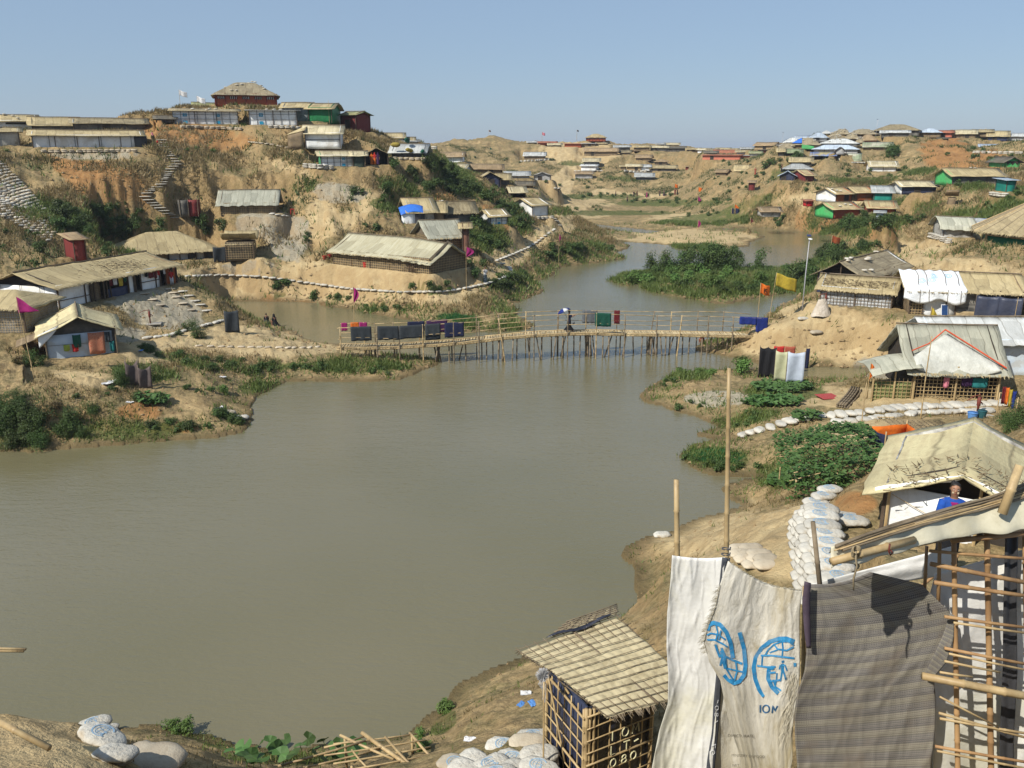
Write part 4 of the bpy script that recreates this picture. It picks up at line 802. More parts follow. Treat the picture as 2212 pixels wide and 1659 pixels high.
def build_hut(h, i):
 k = h['k']; L, Wd, wh, rh = h['L'], h['W'], h['wh'], h['rh']; sd = 100 + i * 7; near = h['D'] < 100
 kind = {'redplank': 'latrine', 'brownlattice': 'latrine'}.get(h['wm'], 'shelter')
 if h['roof'] == 'screen': kind = 'latrine'
 if h['wm'] == 'red': kind = 'pavilion'
 root = empty(kind, (h['o'].x, h['o'].y, h['z']), h['yaw']); tag(root, h['label'], kind, 'bamboo and tarpaulin shelters' if kind == 'shelter' else None)
 wm = WM[h['wm']]; rm = RM[h['rm']]; sty = h['roof']; h['root'] = root
 if sty == 'screen':
  wall_part(root, (0, 0), (L, 0), lambda s: wh + .08 * math.sin(s * 7), wm, sd, 'sheet_panel'); wall_part(root, (0, Wd), (0, 0), lambda s: wh * .98, wm, sd + 1, 'sheet_panel'); wall_part(root, (L, 0), (L, Wd), lambda s: wh * .97, wm, sd + 2, 'sheet_panel')
  for x, y in ((0, 0), (L, 0), (0, Wd), (L, Wd)): MB().tube((x, y, -.3), (x, y, wh + .15), .035, n=5).build('post', bamboo_old, root)
  return root
 custom = CUSTOM.get(h['wm'])
 roof_parts(h, root, rm, sty, h['D'] < 160, sd)
 if custom: custom(h, root, sd)
 else:
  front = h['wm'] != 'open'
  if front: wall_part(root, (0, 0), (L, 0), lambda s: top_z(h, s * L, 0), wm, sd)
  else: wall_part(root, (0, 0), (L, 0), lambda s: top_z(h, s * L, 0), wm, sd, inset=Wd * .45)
  lm = WM[k['lend']] if 'lend' in k else wm; rmm = WM[k['rend']] if 'rend' in k else wm
  if k.get('corner') == 'white': lm = WM['white']
  wall_part(root, (0, Wd), (0, 0), lambda s: top_z(h, 0, Wd * (1 - s)), lm, sd + 1, n=6)
  wall_part(root, (L, 0), (L, Wd), lambda s: top_z(h, L, Wd * s), rmm, sd + 2, n=6)
  wall_part(root, (L, Wd), (0, Wd), lambda s: top_z(h, (1 - s) * L, Wd), wm, sd + 3)
 if h['D'] < 230:
  npost = max(2, min(8, int(L / 2.2) + 1))
  for j in range(npost):
   x = j / (npost - 1) * L; MB().box((x, -.05, top_z(h, x, 0) / 2 - .1), (.07, .07, top_z(h, x, 0) + .1), random.uniform(-.1, .1)).build('post', wood, root)
  for x in (0, L): MB().box((x, Wd, wh / 2 - .1), (.07, .07, wh + .1)).build('post', wood, root)
 if k.get('panels'):
  n = k['panels']
  for j in range(n + 1): MB().box((j / n * L, -.045, wh / 2), (.05, .04, wh - .02)).build('batten', batten_m, root)
  for z in (.05, wh * .4, wh * .72): MB().box((L / 2, -.06, z), (L, .03, .035)).build('batten', batten_m, root)
  for j in k.get('blue', ()):
   c = (j + .5) / n * L; w = L / n * .5
   for z, hh in ((wh * .68, wh * .22), (wh * .18, wh * .2)):
    MB().box((c, -.052, z), (w, .012, hh)).build('emblem_panel', emblem, root)
   e = MB();
   for a in range(10):
    a0, a1 = a / 10 * 6.283, (a + 1) / 10 * 6.283; e.tube((c + .11 * math.cos(a0), -.066, wh * .68 + .11 * math.sin(a0)), (c + .11 * math.cos(a1), -.066, wh * .68 + .11 * math.sin(a1)), .014, n=4)
   e.build('emblem_ring', WM['white'], root)
 if k.get('seams'):
  for j in range(k['seams']): x = (j + .5) / k['seams'] * L + random.uniform(-.3, .3); MB().box((x, -.07, wh / 2), (.05, .03, wh)).build('strap', batten_m, root)
 if k.get('band'): MB().box((L / 2, -.07, wh * .5), (L, .02, .07)).build('band', batten_m, root)
 if k.get('endcap'): wall_part(root, (L * .93, -.12), (L + .6, -.12), lambda s: wh * .95, WM['black'], sd + 9, 'end_sheet')
 if k.get('door') or (not k.get('panels') and not k.get('seams') and not custom and h['wm'] in ('brownweave', 'greywall', 'dark', 'tanwall', 'navy', 'orange', 'redbrick', 'salmon') and L > 3 and i % 2 == 0):
  dx = L * (.25 + .5 * ((i * 37) % 10) / 10); dw = min(.8, L * .3); dh = min(wh * .86, 1.75)
  d = MB().box((dx, -.075, dh / 2), (dw, .03, dh)).build('doorway', WM['inner'], root)  # dark panel in place of a real opening, its inner shade painted in
  MB().box((dx - dw / 2 - .03, -.09, dh / 2), (.06, .05, dh)).build('door_post', wood, root); MB().box((dx + dw / 2 + .03, -.09, dh / 2), (.06, .05, dh)).build('door_post', wood, root)
 if k.get('slot') or k.get('win'):
  n = 5 if k.get('slot') else 1
  for j in range(n):
   c = (j + .5) / n * L; MB().box((c, -.06, wh * .62), (L / n * .62, .03, wh * .22)).build('window_slot', WM['inner'], root)
   if k.get('slot'):
    for q_ in range(4): MB().box((c + (q_ - 1.5) * L / n * .15, -.085, wh * .62), (.05, .02, wh * .22)).build('window_bar', WM['white'], root)
 if k.get('slot'):
  for x in [j / 6 * L for j in range(7)]: MB().box((x, -.1, wh / 2), (.12, .12, wh)).build('pillar', WM['redplank'], root)
  MB().box((L / 2, -.08, wh * .86), (L, .05, .12)).build('lintel', WM['redplank'], root)
 if k.get('zig'):
  z = MB(); z.add([(0, -.07, wh), (L, -.07, wh), (L * .82, -.07, wh * .45), (L * .66, -.07, wh * .8), (L * .5, -.07, wh * .4), (L * .33, -.07, wh * .8), (L * .16, -.07, wh * .45)], [(0, 6, 5, 4, 3, 2, 1)]); z.build('zigzag_valance', WM['inner'], root)
 if k.get('gfront'): wall_part(root, (L * .35, -.5), (L * .8, -.5), lambda s: wh * (.9 - .5 * s), WM['brightgreen'], sd + 5, 'front_tarpaulin')
 if k.get('patch'):
  mb = MB(); mb.grid(lambda s, t_: (L * (-.02 + .36 * s), Wd * (-.05 + .5 * t_), top_z(h, L * (.02 + .32 * s), Wd * (.02 + .42 * t_)) + .07), 6, 6); mb.build('roof_tarpaulin', WM['blue'], root, True)
 if h['rm'] == 'thatchstone' or (h['rm'] in ('whitetarp', 'tan', 'thatch') and i % 3 == 0 and h['D'] > 90):
  r = random.Random(sd); mb = MB(); n = 14 if h['rm'] == 'thatchstone' else 5
  for _ in range(n):
   x, y = r.uniform(.05, .95) * L, r.uniform(.05, .95) * Wd; z = top_z(h, x, y) + .03; g = bag_mesh(r.randint(0, 99), .5, .35, .18, 4, 3); a = r.uniform(0, 3); ca, sa = math.cos(a), math.sin(a); mb.add([(x + q_[0] * ca - q_[1] * sa, y + q_[0] * sa + q_[1] * ca, z + q_[2]) for q_ in g.v], g.f)
  tag(mb.build('roof_sandbags', bagm, root, True), kind='stuff')
 if k.get('fringe') or (near and h['rm'] in ('tan', 'thatch')):
  mb = fringe_mb(h, -1, int(L * 16), sd); tag(mb.build('thatch_fringe', straw, root), kind='stuff')
 if k.get('porchL'):
  wall_part(root, (-1.9, 0), (-.05, 0), lambda s: wh * (.72 + .28 * s) + rh * .1, WM['brownweave'], sd + 4, 'porch_back', inset=-1.2)
  MB().grid(lambda s, t_: (-2.1 + 2.2 * s, -.5 + t_ * (Wd * .75), wh * (.8 + .25 * s) + rh * (.2 + .8 * t_) * (.4 + .6 * s)), 5, 5, .05, (0, 0, -1)).build('porch_roof', RM['tan'], root, True)
  for x, y in ((-2, -.4), (-2, 1.2)): MB().tube((x, y, -.3), (x, y, wh * .85), .05, n=5).build('post', wood, root)
 if k.get('bluecorner'):
  MB().grid(lambda s, t_: (-1.1 + s * 2.9, -.45 + t_ * 1.3, wh * .74 + .75 * t_ + .30 * math.sin(s * 2.8) - .12 * abs(s - .5)), 8, 5, .03, (0, 0, -1)).build('blue_tarpaulin', WM['blue'], root, True)
  wall_part(root, (-1.0, -.3), (.55, -.35), lambda s: wh * .78, WM['white'], sd + 6, 'white_sheet'); wall_part(root, (.55, -.4), (1.7, -.3), lambda s: wh * .85, WM['black'], sd + 7, 'black_sheet')
 if k.get('near') or h['wm'] in ('darkweave', 'brownlattice', 'greylattice', 'lattice', 'silverweave'):
  pass
 if h['wm'] in ('darkweave', 'brownlattice', 'greylattice', 'lattice', 'silverweave') and h['D'] < 110:
  s_ = .17 if h['D'] < 60 else .24; lm_ = bamboo if h['D'] < 90 else bamboo
  mb = lattice_mb((0, 0), (L, 0), 0, wh, s_, s_, .012 if h['D'] < 60 else .016, .05, lambda s: top_z(h, s * L, 0)); l2 = lattice_mb((L, 0), (L, Wd), 0, wh, s_, s_, .014, .05); mb.add(l2.v, l2.f); l3 = lattice_mb((0, Wd), (0, 0), 0, wh, s_, s_, .014, .05); mb.add(l3.v, l3.f)
  tag(mb.build('bamboo_lattice', bamboo_old if h['wm'] == 'silverweave' else bamboo, root), kind='stuff')
 return root
CL = {}
def cloth_mat(name, c, c2=None, sc=6, transl=.0):
 if name not in CL: CL[name] = M('cloth_' + name, c, c2 or tuple(x * .7 for x in c), sc, .85, 40, .3, .01, transl=transl)
 return CL[name]
for n_, c_ in dict(charcoal=(.035, .042, .048), black=(.012, .012, .014), navy=(.013, .018, .05), royal=(.014, .03, .18), green=(.012, .085, .055), maroon=(.12, .012, .015), magenta=(.27, .014, .12), red=(.45, .03, .025), orange=(.62, .14, .015),
 yellow=(.42, .31, .035), white=(.6, .6, .6), grey=(.12, .13, .14), brick=(.34, .085, .05), pink=(.6, .2, .25), teal=(.02, .17, .17), purple=(.045, .016, .06), lime=(.35, .42, .06), sky=(.1, .25, .55), brown=(.11, .06, .04)).items(): cloth_mat(n_, c_)
def hang(p0, p1, drop, mat, name, parent=None, back=.75, seed=0, nrm=None, ragged=.06, waves=3.0, amp=.035, gap=.03):
 """a cloth folded over a rail from p0 to p1"""
 p0, p1 = Vector(p0), Vector(p1); d = p1 - p0; rn = Rn(seed + 5); nn = nrm or Vector((d.y, -d.x, 0)).normalized(); Ln = d.length
 def P(s, t_):
  if t_ < .45: f = 1 - t_ / .45; z = -drop * back * f; off = -gap - amp * f * math.sin(s * waves * 6.28 + 1)
  elif t_ < .55: z = .02; off = (t_ - .5) * 20 * gap * 1
  else:
   f = (t_ - .55) / .45; z = -drop * f * (1 + ragged * rn(s * 5, 1.7, 2)); off = gap + amp * f * math.sin(s * waves * 6.28 + rn(s * 3, t_ * 3))
  q_ = p0 + d * (s + .01 * rn(t_ * 5, s * 3)) + nn * off; return (q_.x, q_.y, q_.z + z)
 mb = MB(); mb.grid(P, max(6, int(Ln * 8)), 16, .006); mb.smooth = True
 return mb.build(name, mat, parent)
def flat_cloth(root, x0, x1, ztop, drop, mat, name, y=-.1, seed=0, amp=.025):
 rn = Rn(seed)
 mb = MB(); mb.grid(lambda s, t_: (x0 + (x1 - x0) * s * (1 - .05 * t_), y - .02 - amp * (1 + math.sin(s * 9 + seed)) * (.3 + t_), ztop - drop * t_ * (1 + .07 * rn(s * 6, 2)) - .03 * math.sin(s * 3.14)), 7, 5, .008); return mb.build(name, mat, root, True)
# ================================================================ SHELTERS WITH WALLS OF THEIR OWN
WM['nearwhite'] = WM['white']
def side_walls(h, root, sd, lm, rm_, bm=None, front=None):
 L, Wd = h['L'], h['W']
 wall_part(root, (0, Wd), (0, 0), lambda s: top_z(h, 0, Wd * (1 - s)), lm, sd + 1, n=12); wall_part(root, (L, 0), (L, Wd), lambda s: top_z(h, L, Wd * s), rm_, sd + 2, n=12)
 wall_part(root, (L, Wd), (0, Wd), lambda s: top_z(h, (1 - s) * L, Wd), bm or lm, sd + 3)
def c_longhouse(h, root, sd):
 L, Wd, wh = h['L'], h['W'], h['wh']; w = WM['white']
 wall_part(root, (0, Wd), (0, 0), lambda s: wh * .92, w, sd + 1, 'end_wall', wob=.06, n=16); wall_part(root, (0, Wd), (0, 0), lambda s: top_z(h, 0, Wd * (1 - s)) - .03, WM['inner'], sd + 2, 'gable', inset=.25, n=16)
 for z in (.62, 1.12): MB().tube((-.09, 0, z), (-.09, Wd, z + .05), .022, n=4).build('band', wood, root)
 for y in (1.4, 3.2, 5): MB().tube((-.1, y, -.1), (-.1, y, wh), .02, n=4).build('tie', batten_m, root)
 wall_part(root, (L, 0), (L, Wd), lambda s: top_z(h, L, Wd * s), WM['brownweave'], sd + 3); wall_part(root, (L, Wd), (0, Wd), lambda s: wh, WM['greyweave'], sd + 4)
 wall_part(root, (0, 0), (L, 0), lambda s: wh, WM['inner'], sd + 5, 'inner_wall', inset=1.1)
 def seg(a, b, m, name='wall', top=1.0, **k): return wall_part(root, (a * L, 0), (b * L, 0), lambda s: wh * top, m, sd + int(a * 90), name, wob=.05, **k)
 seg(0, .24, w); MB().box((.12 * L, -.08, .62), (.24 * L, .02, .05)).build('band', wood, root)
 seg(.27, .34, WM['brownweave'], 'door', 1, inset=.2); seg(.37, .55, WM['navy'], 'low_wall', .42); seg(.55, .61, w, 'curtain'); seg(.66, .84, w); MB().box((.75 * L, -.08, .7), (.18 * L, .02, .06)).build('band', wood, root)
 seg(.9, .96, WM['orange'], 'door', .98, inset=.1); seg(.97, 1, WM['orange'], 'end_panel')
 for a in (0, .24, .27, .345, .37, .55, .61, .66, .84, .89, .96, 1): MB().box((a * L, -.06, wh / 2 - .1), (.10, .09, wh + .1)).build('post', wood, root)
 for j, (a, b, mname, dr) in enumerate([(.385, .41, 'maroon', .6), (.415, .45, 'white', .6), (.46, .5, 'yellow', .75), (.505, .53, 'green', .5), (.69, .715, 'black', .45), (.725, .77, 'maroon', .6), (.775, .80, 'maroon', .7), (.805, .83, 'red', .5), (.86, .885, 'white', .5)]):
  o = flat_cloth(None, a * L, b * L, wh * .93, dr, CL[mname], 'garment', -.14, j); o.matrix_world = root_m(h)
  tag(o, ['dark red cloth hanging nearest the woven door of the long straw roofed shelter', 'white cloth hanging beside the yellow one on the long shelter', 'yellow garment hanging in the open bay of the long shelter', 'green cloth right of the yellow garment on the long shelter',
 'small black cloth at the left of the washing on the long shelter', 'wide dark red cloth in the middle of the washing on the long shelter', 'long dark red cloth beside the wide one on the long shelter', 'red cloth at the right of the washing on the long shelter', 'white cloth by the orange end door of the long shelter'][j], 'garment', 'washing on the long shelter')
 r = random.Random(5); mb = MB()
 for _ in range(260):
  x = L * r.gauss(.62, .14); y = Wd * .5 * r.gauss(.35, .22)
  if 0 < x < L and 0 < y < Wd * .48: z = top_z(h, x, y) + .05; a = r.uniform(0, 3.1); mb.tube((x, y, z), (x + .3 * math.cos(a), y + .2 * math.sin(a), z + r.uniform(.0, .12)), .02, .006, 3, False)
 tag(mb.build('roof_litter', M('dry_litter', (.2, .15, .08), (.09, .065, .04), 8), root), kind='stuff')
def root_m(h): return Matrix.Translation((h['o'].x, h['o'].y, h['z'])) @ Matrix.Rotation(h['yaw'], 4, 'Z')
def c_whiteclean(h, root, sd):
 L, Wd, wh = h['L'], h['W'], h['wh']
 wall_part(root, (0, 0), (L, 0), lambda s: wh * .86, WM['bluewhite'], sd, 'front_sheet', wob=.07, n=20, z0=-.7); wall_part(root, (0, 0), (L, 0), lambda s: top_z(h, s * L, 0) - .02, WM['dark'], sd + 5, 'gable', inset=.12, n=16)  # front sheet is white; the pale blue colour paints in its bluish shade
 side_walls(h, root, sd, WM['brownweave'], WM['dark'])
 MB().box((L * .98, -.12, wh * .5 - .1), (.22, .1, wh + .1)).build('corner_board', WM['black'], root)
 for x in (0, L): MB().tube((x, -.35, -.3), (x, -.35, wh + .1), .04, n=5).build('post', bamboo_old, root)
 MB().tube((.1, -.16, .92), (L - .1, -.16, .86), .012, n=4).build('washing_line', wood, root)
 mb = MB(); mb.grid(lambda s, t_: (-.35 + 1.15 * s, -.42 + .04 * math.sin(s * 5), wh * (.95 + .28 * s) - t_ * (.75 * (1 - s) ** .7 + .04)), 8, 6, .01); mb.build('porch_flap', WM['white'], root, True)
 for j, (a, b, z, dr, mname, lab) in enumerate([(.24, .33, .92, .38, 'lime', 'small lime green shirt on the washing line of the white fronted shelter'), (.36, .45, .9, .46, 'red', 'red shirt on the washing line of the white fronted shelter'), (.38, .5, wh * .84, .75, 'green', 'dark green garment hung above the red shirt'),
 (.6, .84, wh * .87, 1.35, 'brick', 'large rust red patterned cloth on the white fronted shelter'), (.84, .92, wh * .85, .6, 'charcoal', 'dark cloth right of the rust red patterned one'), (.9, .97, .88, .62, 'teal', 'dark teal trousers at the right end of the washing line')]):
  o = flat_cloth(None, a * L, b * L, z, dr, CL[mname] if mname != 'brick' else M('patterned_rust_cloth', (.36, .10, .055), (.45, .22, .13), 14, .85), 'garment', -.17, j + 3); o.matrix_world = root_m(h); tag(o, lab, 'garment', 'washing on the white fronted shelter')
 MB().grid(lambda s, t_: (-1.6 + s * 1.5, .2 + t_ * 2.2, wh * (.55 + .3 * s)), 4, 4, .05, (0, 0, -1)).build('lean_to_mat', WM['brownweave'], root, True)
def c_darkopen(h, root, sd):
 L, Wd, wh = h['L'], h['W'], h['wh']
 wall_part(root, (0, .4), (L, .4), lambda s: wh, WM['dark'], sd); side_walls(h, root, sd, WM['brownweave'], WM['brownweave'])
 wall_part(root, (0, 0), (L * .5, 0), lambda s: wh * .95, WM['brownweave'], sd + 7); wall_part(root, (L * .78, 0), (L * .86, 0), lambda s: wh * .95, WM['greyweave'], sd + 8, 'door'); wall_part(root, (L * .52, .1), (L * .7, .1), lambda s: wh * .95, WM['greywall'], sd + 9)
 for a in (.5, .62, .72, .78, .87, 1): MB().tube((a * L, -.1, -.2), (a * L, -.1, wh), .05, n=5).build('post', wood, root)
def c_patchdark(h, root, sd):
 L, Wd, wh, rh = h['L'], h['W'], h['wh'], h['rh']; rn = Rn(sd)
 wall_part(root, (0, 0), (L * .12, 0), lambda s: wh * .55, WM['darkweave'], sd); wall_part(root, (L * .12, 0), (L * .42, 0), lambda s: wh * .9, WM['white'], sd + 1, wob=.05)
 wall_part(root, (L * .42, 0), (L * .74, 0), lambda s: wh, M('mud_and_mat_wall', (.05, .05, .048), (.30, .28, .24), 1.1, .9, stretch=(.6, 1, 2.2)), sd + 2, wob=.08); wall_part(root, (L * .42, -.08), (L * .74, -.08), lambda s: .42, M('mud_plinth', (.36, .27, .15)), sd + 3, 'plinth', wob=.03)
 wall_part(root, (L * .8, .3), (L, .3), lambda s: wh, WM['dark'], sd + 4); side_walls(h, root, sd, WM['brownweave'], WM['brownweave'])
 mb = lattice_mb((0, -.02), (L * .14, -.02), 0, wh * .95, .2, .2, .016, .05); tag(mb.build('bamboo_lattice', bamboo, root), kind='stuff')
 for a in (0, .12, .42, .74, .8, 1): MB().tube((a * L, -.12, -.3), (a * L, -.12, wh), .05, n=5).build('post', wood, root)
 e = L * .49
 def P(s, t_):
  x = -.55 + s * (e + .55); y = Wd / 2 - t_ * (Wd / 2 + .5); y = max(y, -.5); k = 1 - abs(max(y, 0) - Wd / 2) / (Wd / 2)
  z = wh + rh * k + .09 + .035 * math.sin(x * 9) + .03 * rn(x * 2, y * 2)
  if t_ > .72: f = (t_ - .72) / .28; lo = .75 + .35 * math.sin(s * 5.5) ** 2; z = wh + .06 - f * lo; y = -.5 - .08 * math.sin(s * 17) * f - .04
  return (x, y, z)
 mb = MB(); mb.grid(P, 34, 22, .012); tp = mb.build('emblem_tarpaulin', M('white_emblem_tarpaulin', (.74, .77, .79), (.64, .67, .70), 1.2, .5, 4, .8, .08, dirt=(.5, .48, .42), dirt_amt=.3), root, True)
 mb = MB(); mb.grid(lambda s, t_: (-.55 + s * (e + .5), Wd / 2 + t_ * (Wd / 2 + .3), wh + rh * (1 - t_) + .09), 16, 8, .012); mb.build('emblem_tarpaulin', WM['white'], root, True)
 for x in (.28, .42, .72, .93):
  pts = [P(x + .02 * math.sin(t_ * 6), t_) for t_ in [i_ / 12 for i_ in range(13)]]; MB().path([(a, b - .02, c + .02) for a, b, c in pts], .025, 4).build('strap', wood, tp)
 for cx, cy_ in ((.56, .3), (.5, .5), (.8, .25), (.33, .55)):
  for rr in (.03, .055):
   pts = [P(cx + rr * math.cos(a_ * .7), cy_ + rr * 1.9 * math.sin(a_ * .7)) for a_ in range(10)]; MB().path([(a, b - .01, c + .018) for a, b, c in pts], .014, 4, False).build('emblem_ring', emblem, tp)
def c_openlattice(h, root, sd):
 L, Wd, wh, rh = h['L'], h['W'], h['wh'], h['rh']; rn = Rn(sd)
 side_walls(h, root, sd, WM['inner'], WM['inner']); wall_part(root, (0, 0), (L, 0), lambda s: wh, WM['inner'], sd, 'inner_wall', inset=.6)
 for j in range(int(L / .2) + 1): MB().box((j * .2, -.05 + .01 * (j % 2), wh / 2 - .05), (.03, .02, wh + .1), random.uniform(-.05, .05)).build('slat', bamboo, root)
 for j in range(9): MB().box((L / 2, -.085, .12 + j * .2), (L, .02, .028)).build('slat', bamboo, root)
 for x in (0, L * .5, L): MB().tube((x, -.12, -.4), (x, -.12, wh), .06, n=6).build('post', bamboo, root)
 def P(s, t_):
  x = L * (-.02 + .98 * s); a = 1 - abs(s - .45) / .55; top = wh + rh * .75 * max(0, a) + .12; bot = wh - .12 - .45 * math.sin(s * 3.1) ; f = t_
  return (x, Wd * .30 * (1 - f) * a - .42 * f - .22 * math.sin(f * 3.1) - .02 * rn(x * 6, f * 5), top * (1 - f) + bot * f + .02 * rn(x * 5, f * 7))
 mb = MB(); mb.grid(P, 24, 14, .012); tp = mb.build('front_tarpaulin', M('sagging_grey_tarpaulin', (.55, .55, .49), (.42, .42, .37), 1.3, .55, 4, .8, .08, dirt=(.3, .28, .2), dirt_amt=.4), root, True)
 pipe = M('red_piping', (.62, .10, .04))
 MB().path([(L * .43, Wd * .34, wh + rh * .86 + .12), (L * .7, Wd * .16, wh + rh * .5 + .05), (L * 1.04, -.3, wh + .02)], .045, 5).build('red_piping', pipe, root); MB().path([(L * .43, Wd * .34, wh + rh * .86 + .12), (L * .2, Wd * .2, wh + rh * .55), (-.1, Wd * .1, wh + rh * .38)], .035, 5).build('red_piping', pipe, root)
 mb = MB(); mb.grid(lambda s, t_: (-2.3 + 2.5 * s, -.7 + t_ * 3.2, wh * .72 + .55 * math.sin(s * 1.5) + .25 * math.sin(t_ * 3.1) + .04 * rn(s * 9, t_ * 9)), 12, 10, .03, (0, 0, -1)); mb.build('lean_to_roof', RM['greypatch'], root, True)
 wall_part(root, (-2.1, -.1), (-.1, -.1), lambda s: wh * .5, M('green_woven_mat', (.16, .22, .07), (.24, .24, .1), 5, stretch=(.5, 1, 5)), sd + 8, 'low_wall')
 tag(lattice_mb((-2.1, -.1), (-.1, -.1), 0, wh * .62, .22, .2, .013, .06).build('bamboo_lattice', bamboo, root), kind='stuff')
 for x in (-2.1, -1, 0): MB().tube((x, -.2, -.4), (x, -.2, wh * .8), .05, n=5).build('post', bamboo, root)
 for j, (a, b, dr, m_, lab) in enumerate([(.34, .41, .6, 'pink', 'pale pink cloth hung on the lattice of the near shelter with red piping'), (.55, .68, .5, 'purple', 'purple cloth hung on the lattice of the near shelter with red piping'), (.68, .86, .55, 'teal', 'teal towel hung on the lattice of the near shelter with red piping')]):
  o = flat_cloth(None, a * L, b * L, wh * .72, dr, CL[m_], 'garment', -.16, j + 3); o.matrix_world = root_m(h); tag(o, lab, 'garment')
def c_nearwhite(h, root, sd):
 L, Wd, wh, rh = h['L'], h['W'], h['wh'], h['rh']
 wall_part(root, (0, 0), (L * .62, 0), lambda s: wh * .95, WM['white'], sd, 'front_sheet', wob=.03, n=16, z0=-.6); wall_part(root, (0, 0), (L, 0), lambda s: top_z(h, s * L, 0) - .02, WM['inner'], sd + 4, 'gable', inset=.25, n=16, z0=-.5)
 side_walls(h, root, sd, WM['greypatchw'], WM['white'])
 for x, z in ((L * .03, wh), (L * .62, wh + rh * .7), (L, wh)): MB().tube((x, -.08, -.6), (x, -.08, z), .035, n=6).build('post', bamboo, root)
 MB().tube((L * .05, -.07, wh * .8), (L * .55, -.1, wh * .25), .008, n=4).build('cord', bamboo, root)
 mb = MB(); mb.grid(lambda s, t_: (L * (.5 - .56 * s), -.36 - .03 * math.sin(s * 20), top_z(h, L * (.5 - .5 * s), 0) - .02 - .09 * t_ * (1 + .5 * math.sin(s * 9))), 14, 2, .01); mb.build('eave_sheet', WM['white'], root, True)
 mb = MB(); mb.grid(lambda s, t_: (L * (.5 + .56 * s), -.36 - .03 * math.sin(s * 20), top_z(h, L * (.5 + .5 * s), 0) - .02 - .09 * t_ * (1 + .5 * math.sin(s * 9))), 14, 2, .01); mb.build('eave_sheet', WM['white'], root, True)
WM['greypatchw'] = M('ragged_plastic_wall', (.45, .44, .4), (.12, .11, .1), 3, .6, 6, .7, .05)
CUSTOM = dict(longhouse=c_longhouse, whiteclean=c_whiteclean, darkopen=c_darkopen, patchdark=c_patchdark, openlattice=c_openlattice, nearwhite=c_nearwhite)
def c_opengable(h, root, sd):
 L, Wd, wh = h['L'], h['W'], h['wh']
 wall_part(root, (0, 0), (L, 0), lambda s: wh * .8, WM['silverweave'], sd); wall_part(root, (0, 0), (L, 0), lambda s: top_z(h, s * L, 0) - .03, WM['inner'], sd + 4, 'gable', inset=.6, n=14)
 side_walls(h, root, sd, WM['silverweave'], WM['brownweave'], front=None)
 for x, z in ((0, wh), (L / 2, wh + h['rh']), (L, wh)): MB().tube((x, -.08, -.3), (x, -.08, z), .055, n=6).build('post', wood, root)
 for y in (2.2, 4.5, 6.8): MB().tube((L + .06, y, -.3), (L + .06, y, wh), .06, n=5).build('post', wood, root)
 wall_part(root, (L * .68, -.12), (L, -.12), lambda s: wh * .9, WM['navy'], sd + 7, 'navy_sheet'); wall_part(root, (0, -.1), (L * .1, -.1), lambda s: wh * .92, WM['navy'], sd + 8, 'navy_sheet')
for i, h in enumerate(HUTS):
 if h['k'].get('opengable'): CUSTOM['_og'] = c_opengable; WM['_og'] = WM['silverweave']; h['wm'] = '_og'
 build_hut(h, i)
 if h['k'].get('litter'):
  r = random.Random(i); mb = MB(); L, Wd = h['L'], h['W']
  for _ in range(220):
   x, y = (r.uniform(0, L), Wd * r.uniform(0.02, .3)) if h['roof'] != 'gy' else (L * r.uniform(0, 1), r.uniform(-.2, .25) * Wd)
   if h['roof'] == 'gy' and r.random() < .5 and .4 < x / L < .6: continue
   z = top_z(h, x, y) + .06; a = r.uniform(0, 3.1); ln = r.uniform(.06, .22) if h['D'] < 30 else .28; mb.tube((x, y, z), (x + ln * math.cos(a), y + ln * math.sin(a), z + r.uniform(0, .05)), ln * .09, .003, 3, False)
  tag(mb.build('roof_litter', M('dry_litter', (.2, .15, .08), (.09, .065, .04), 8), h['root']), kind='stuff')
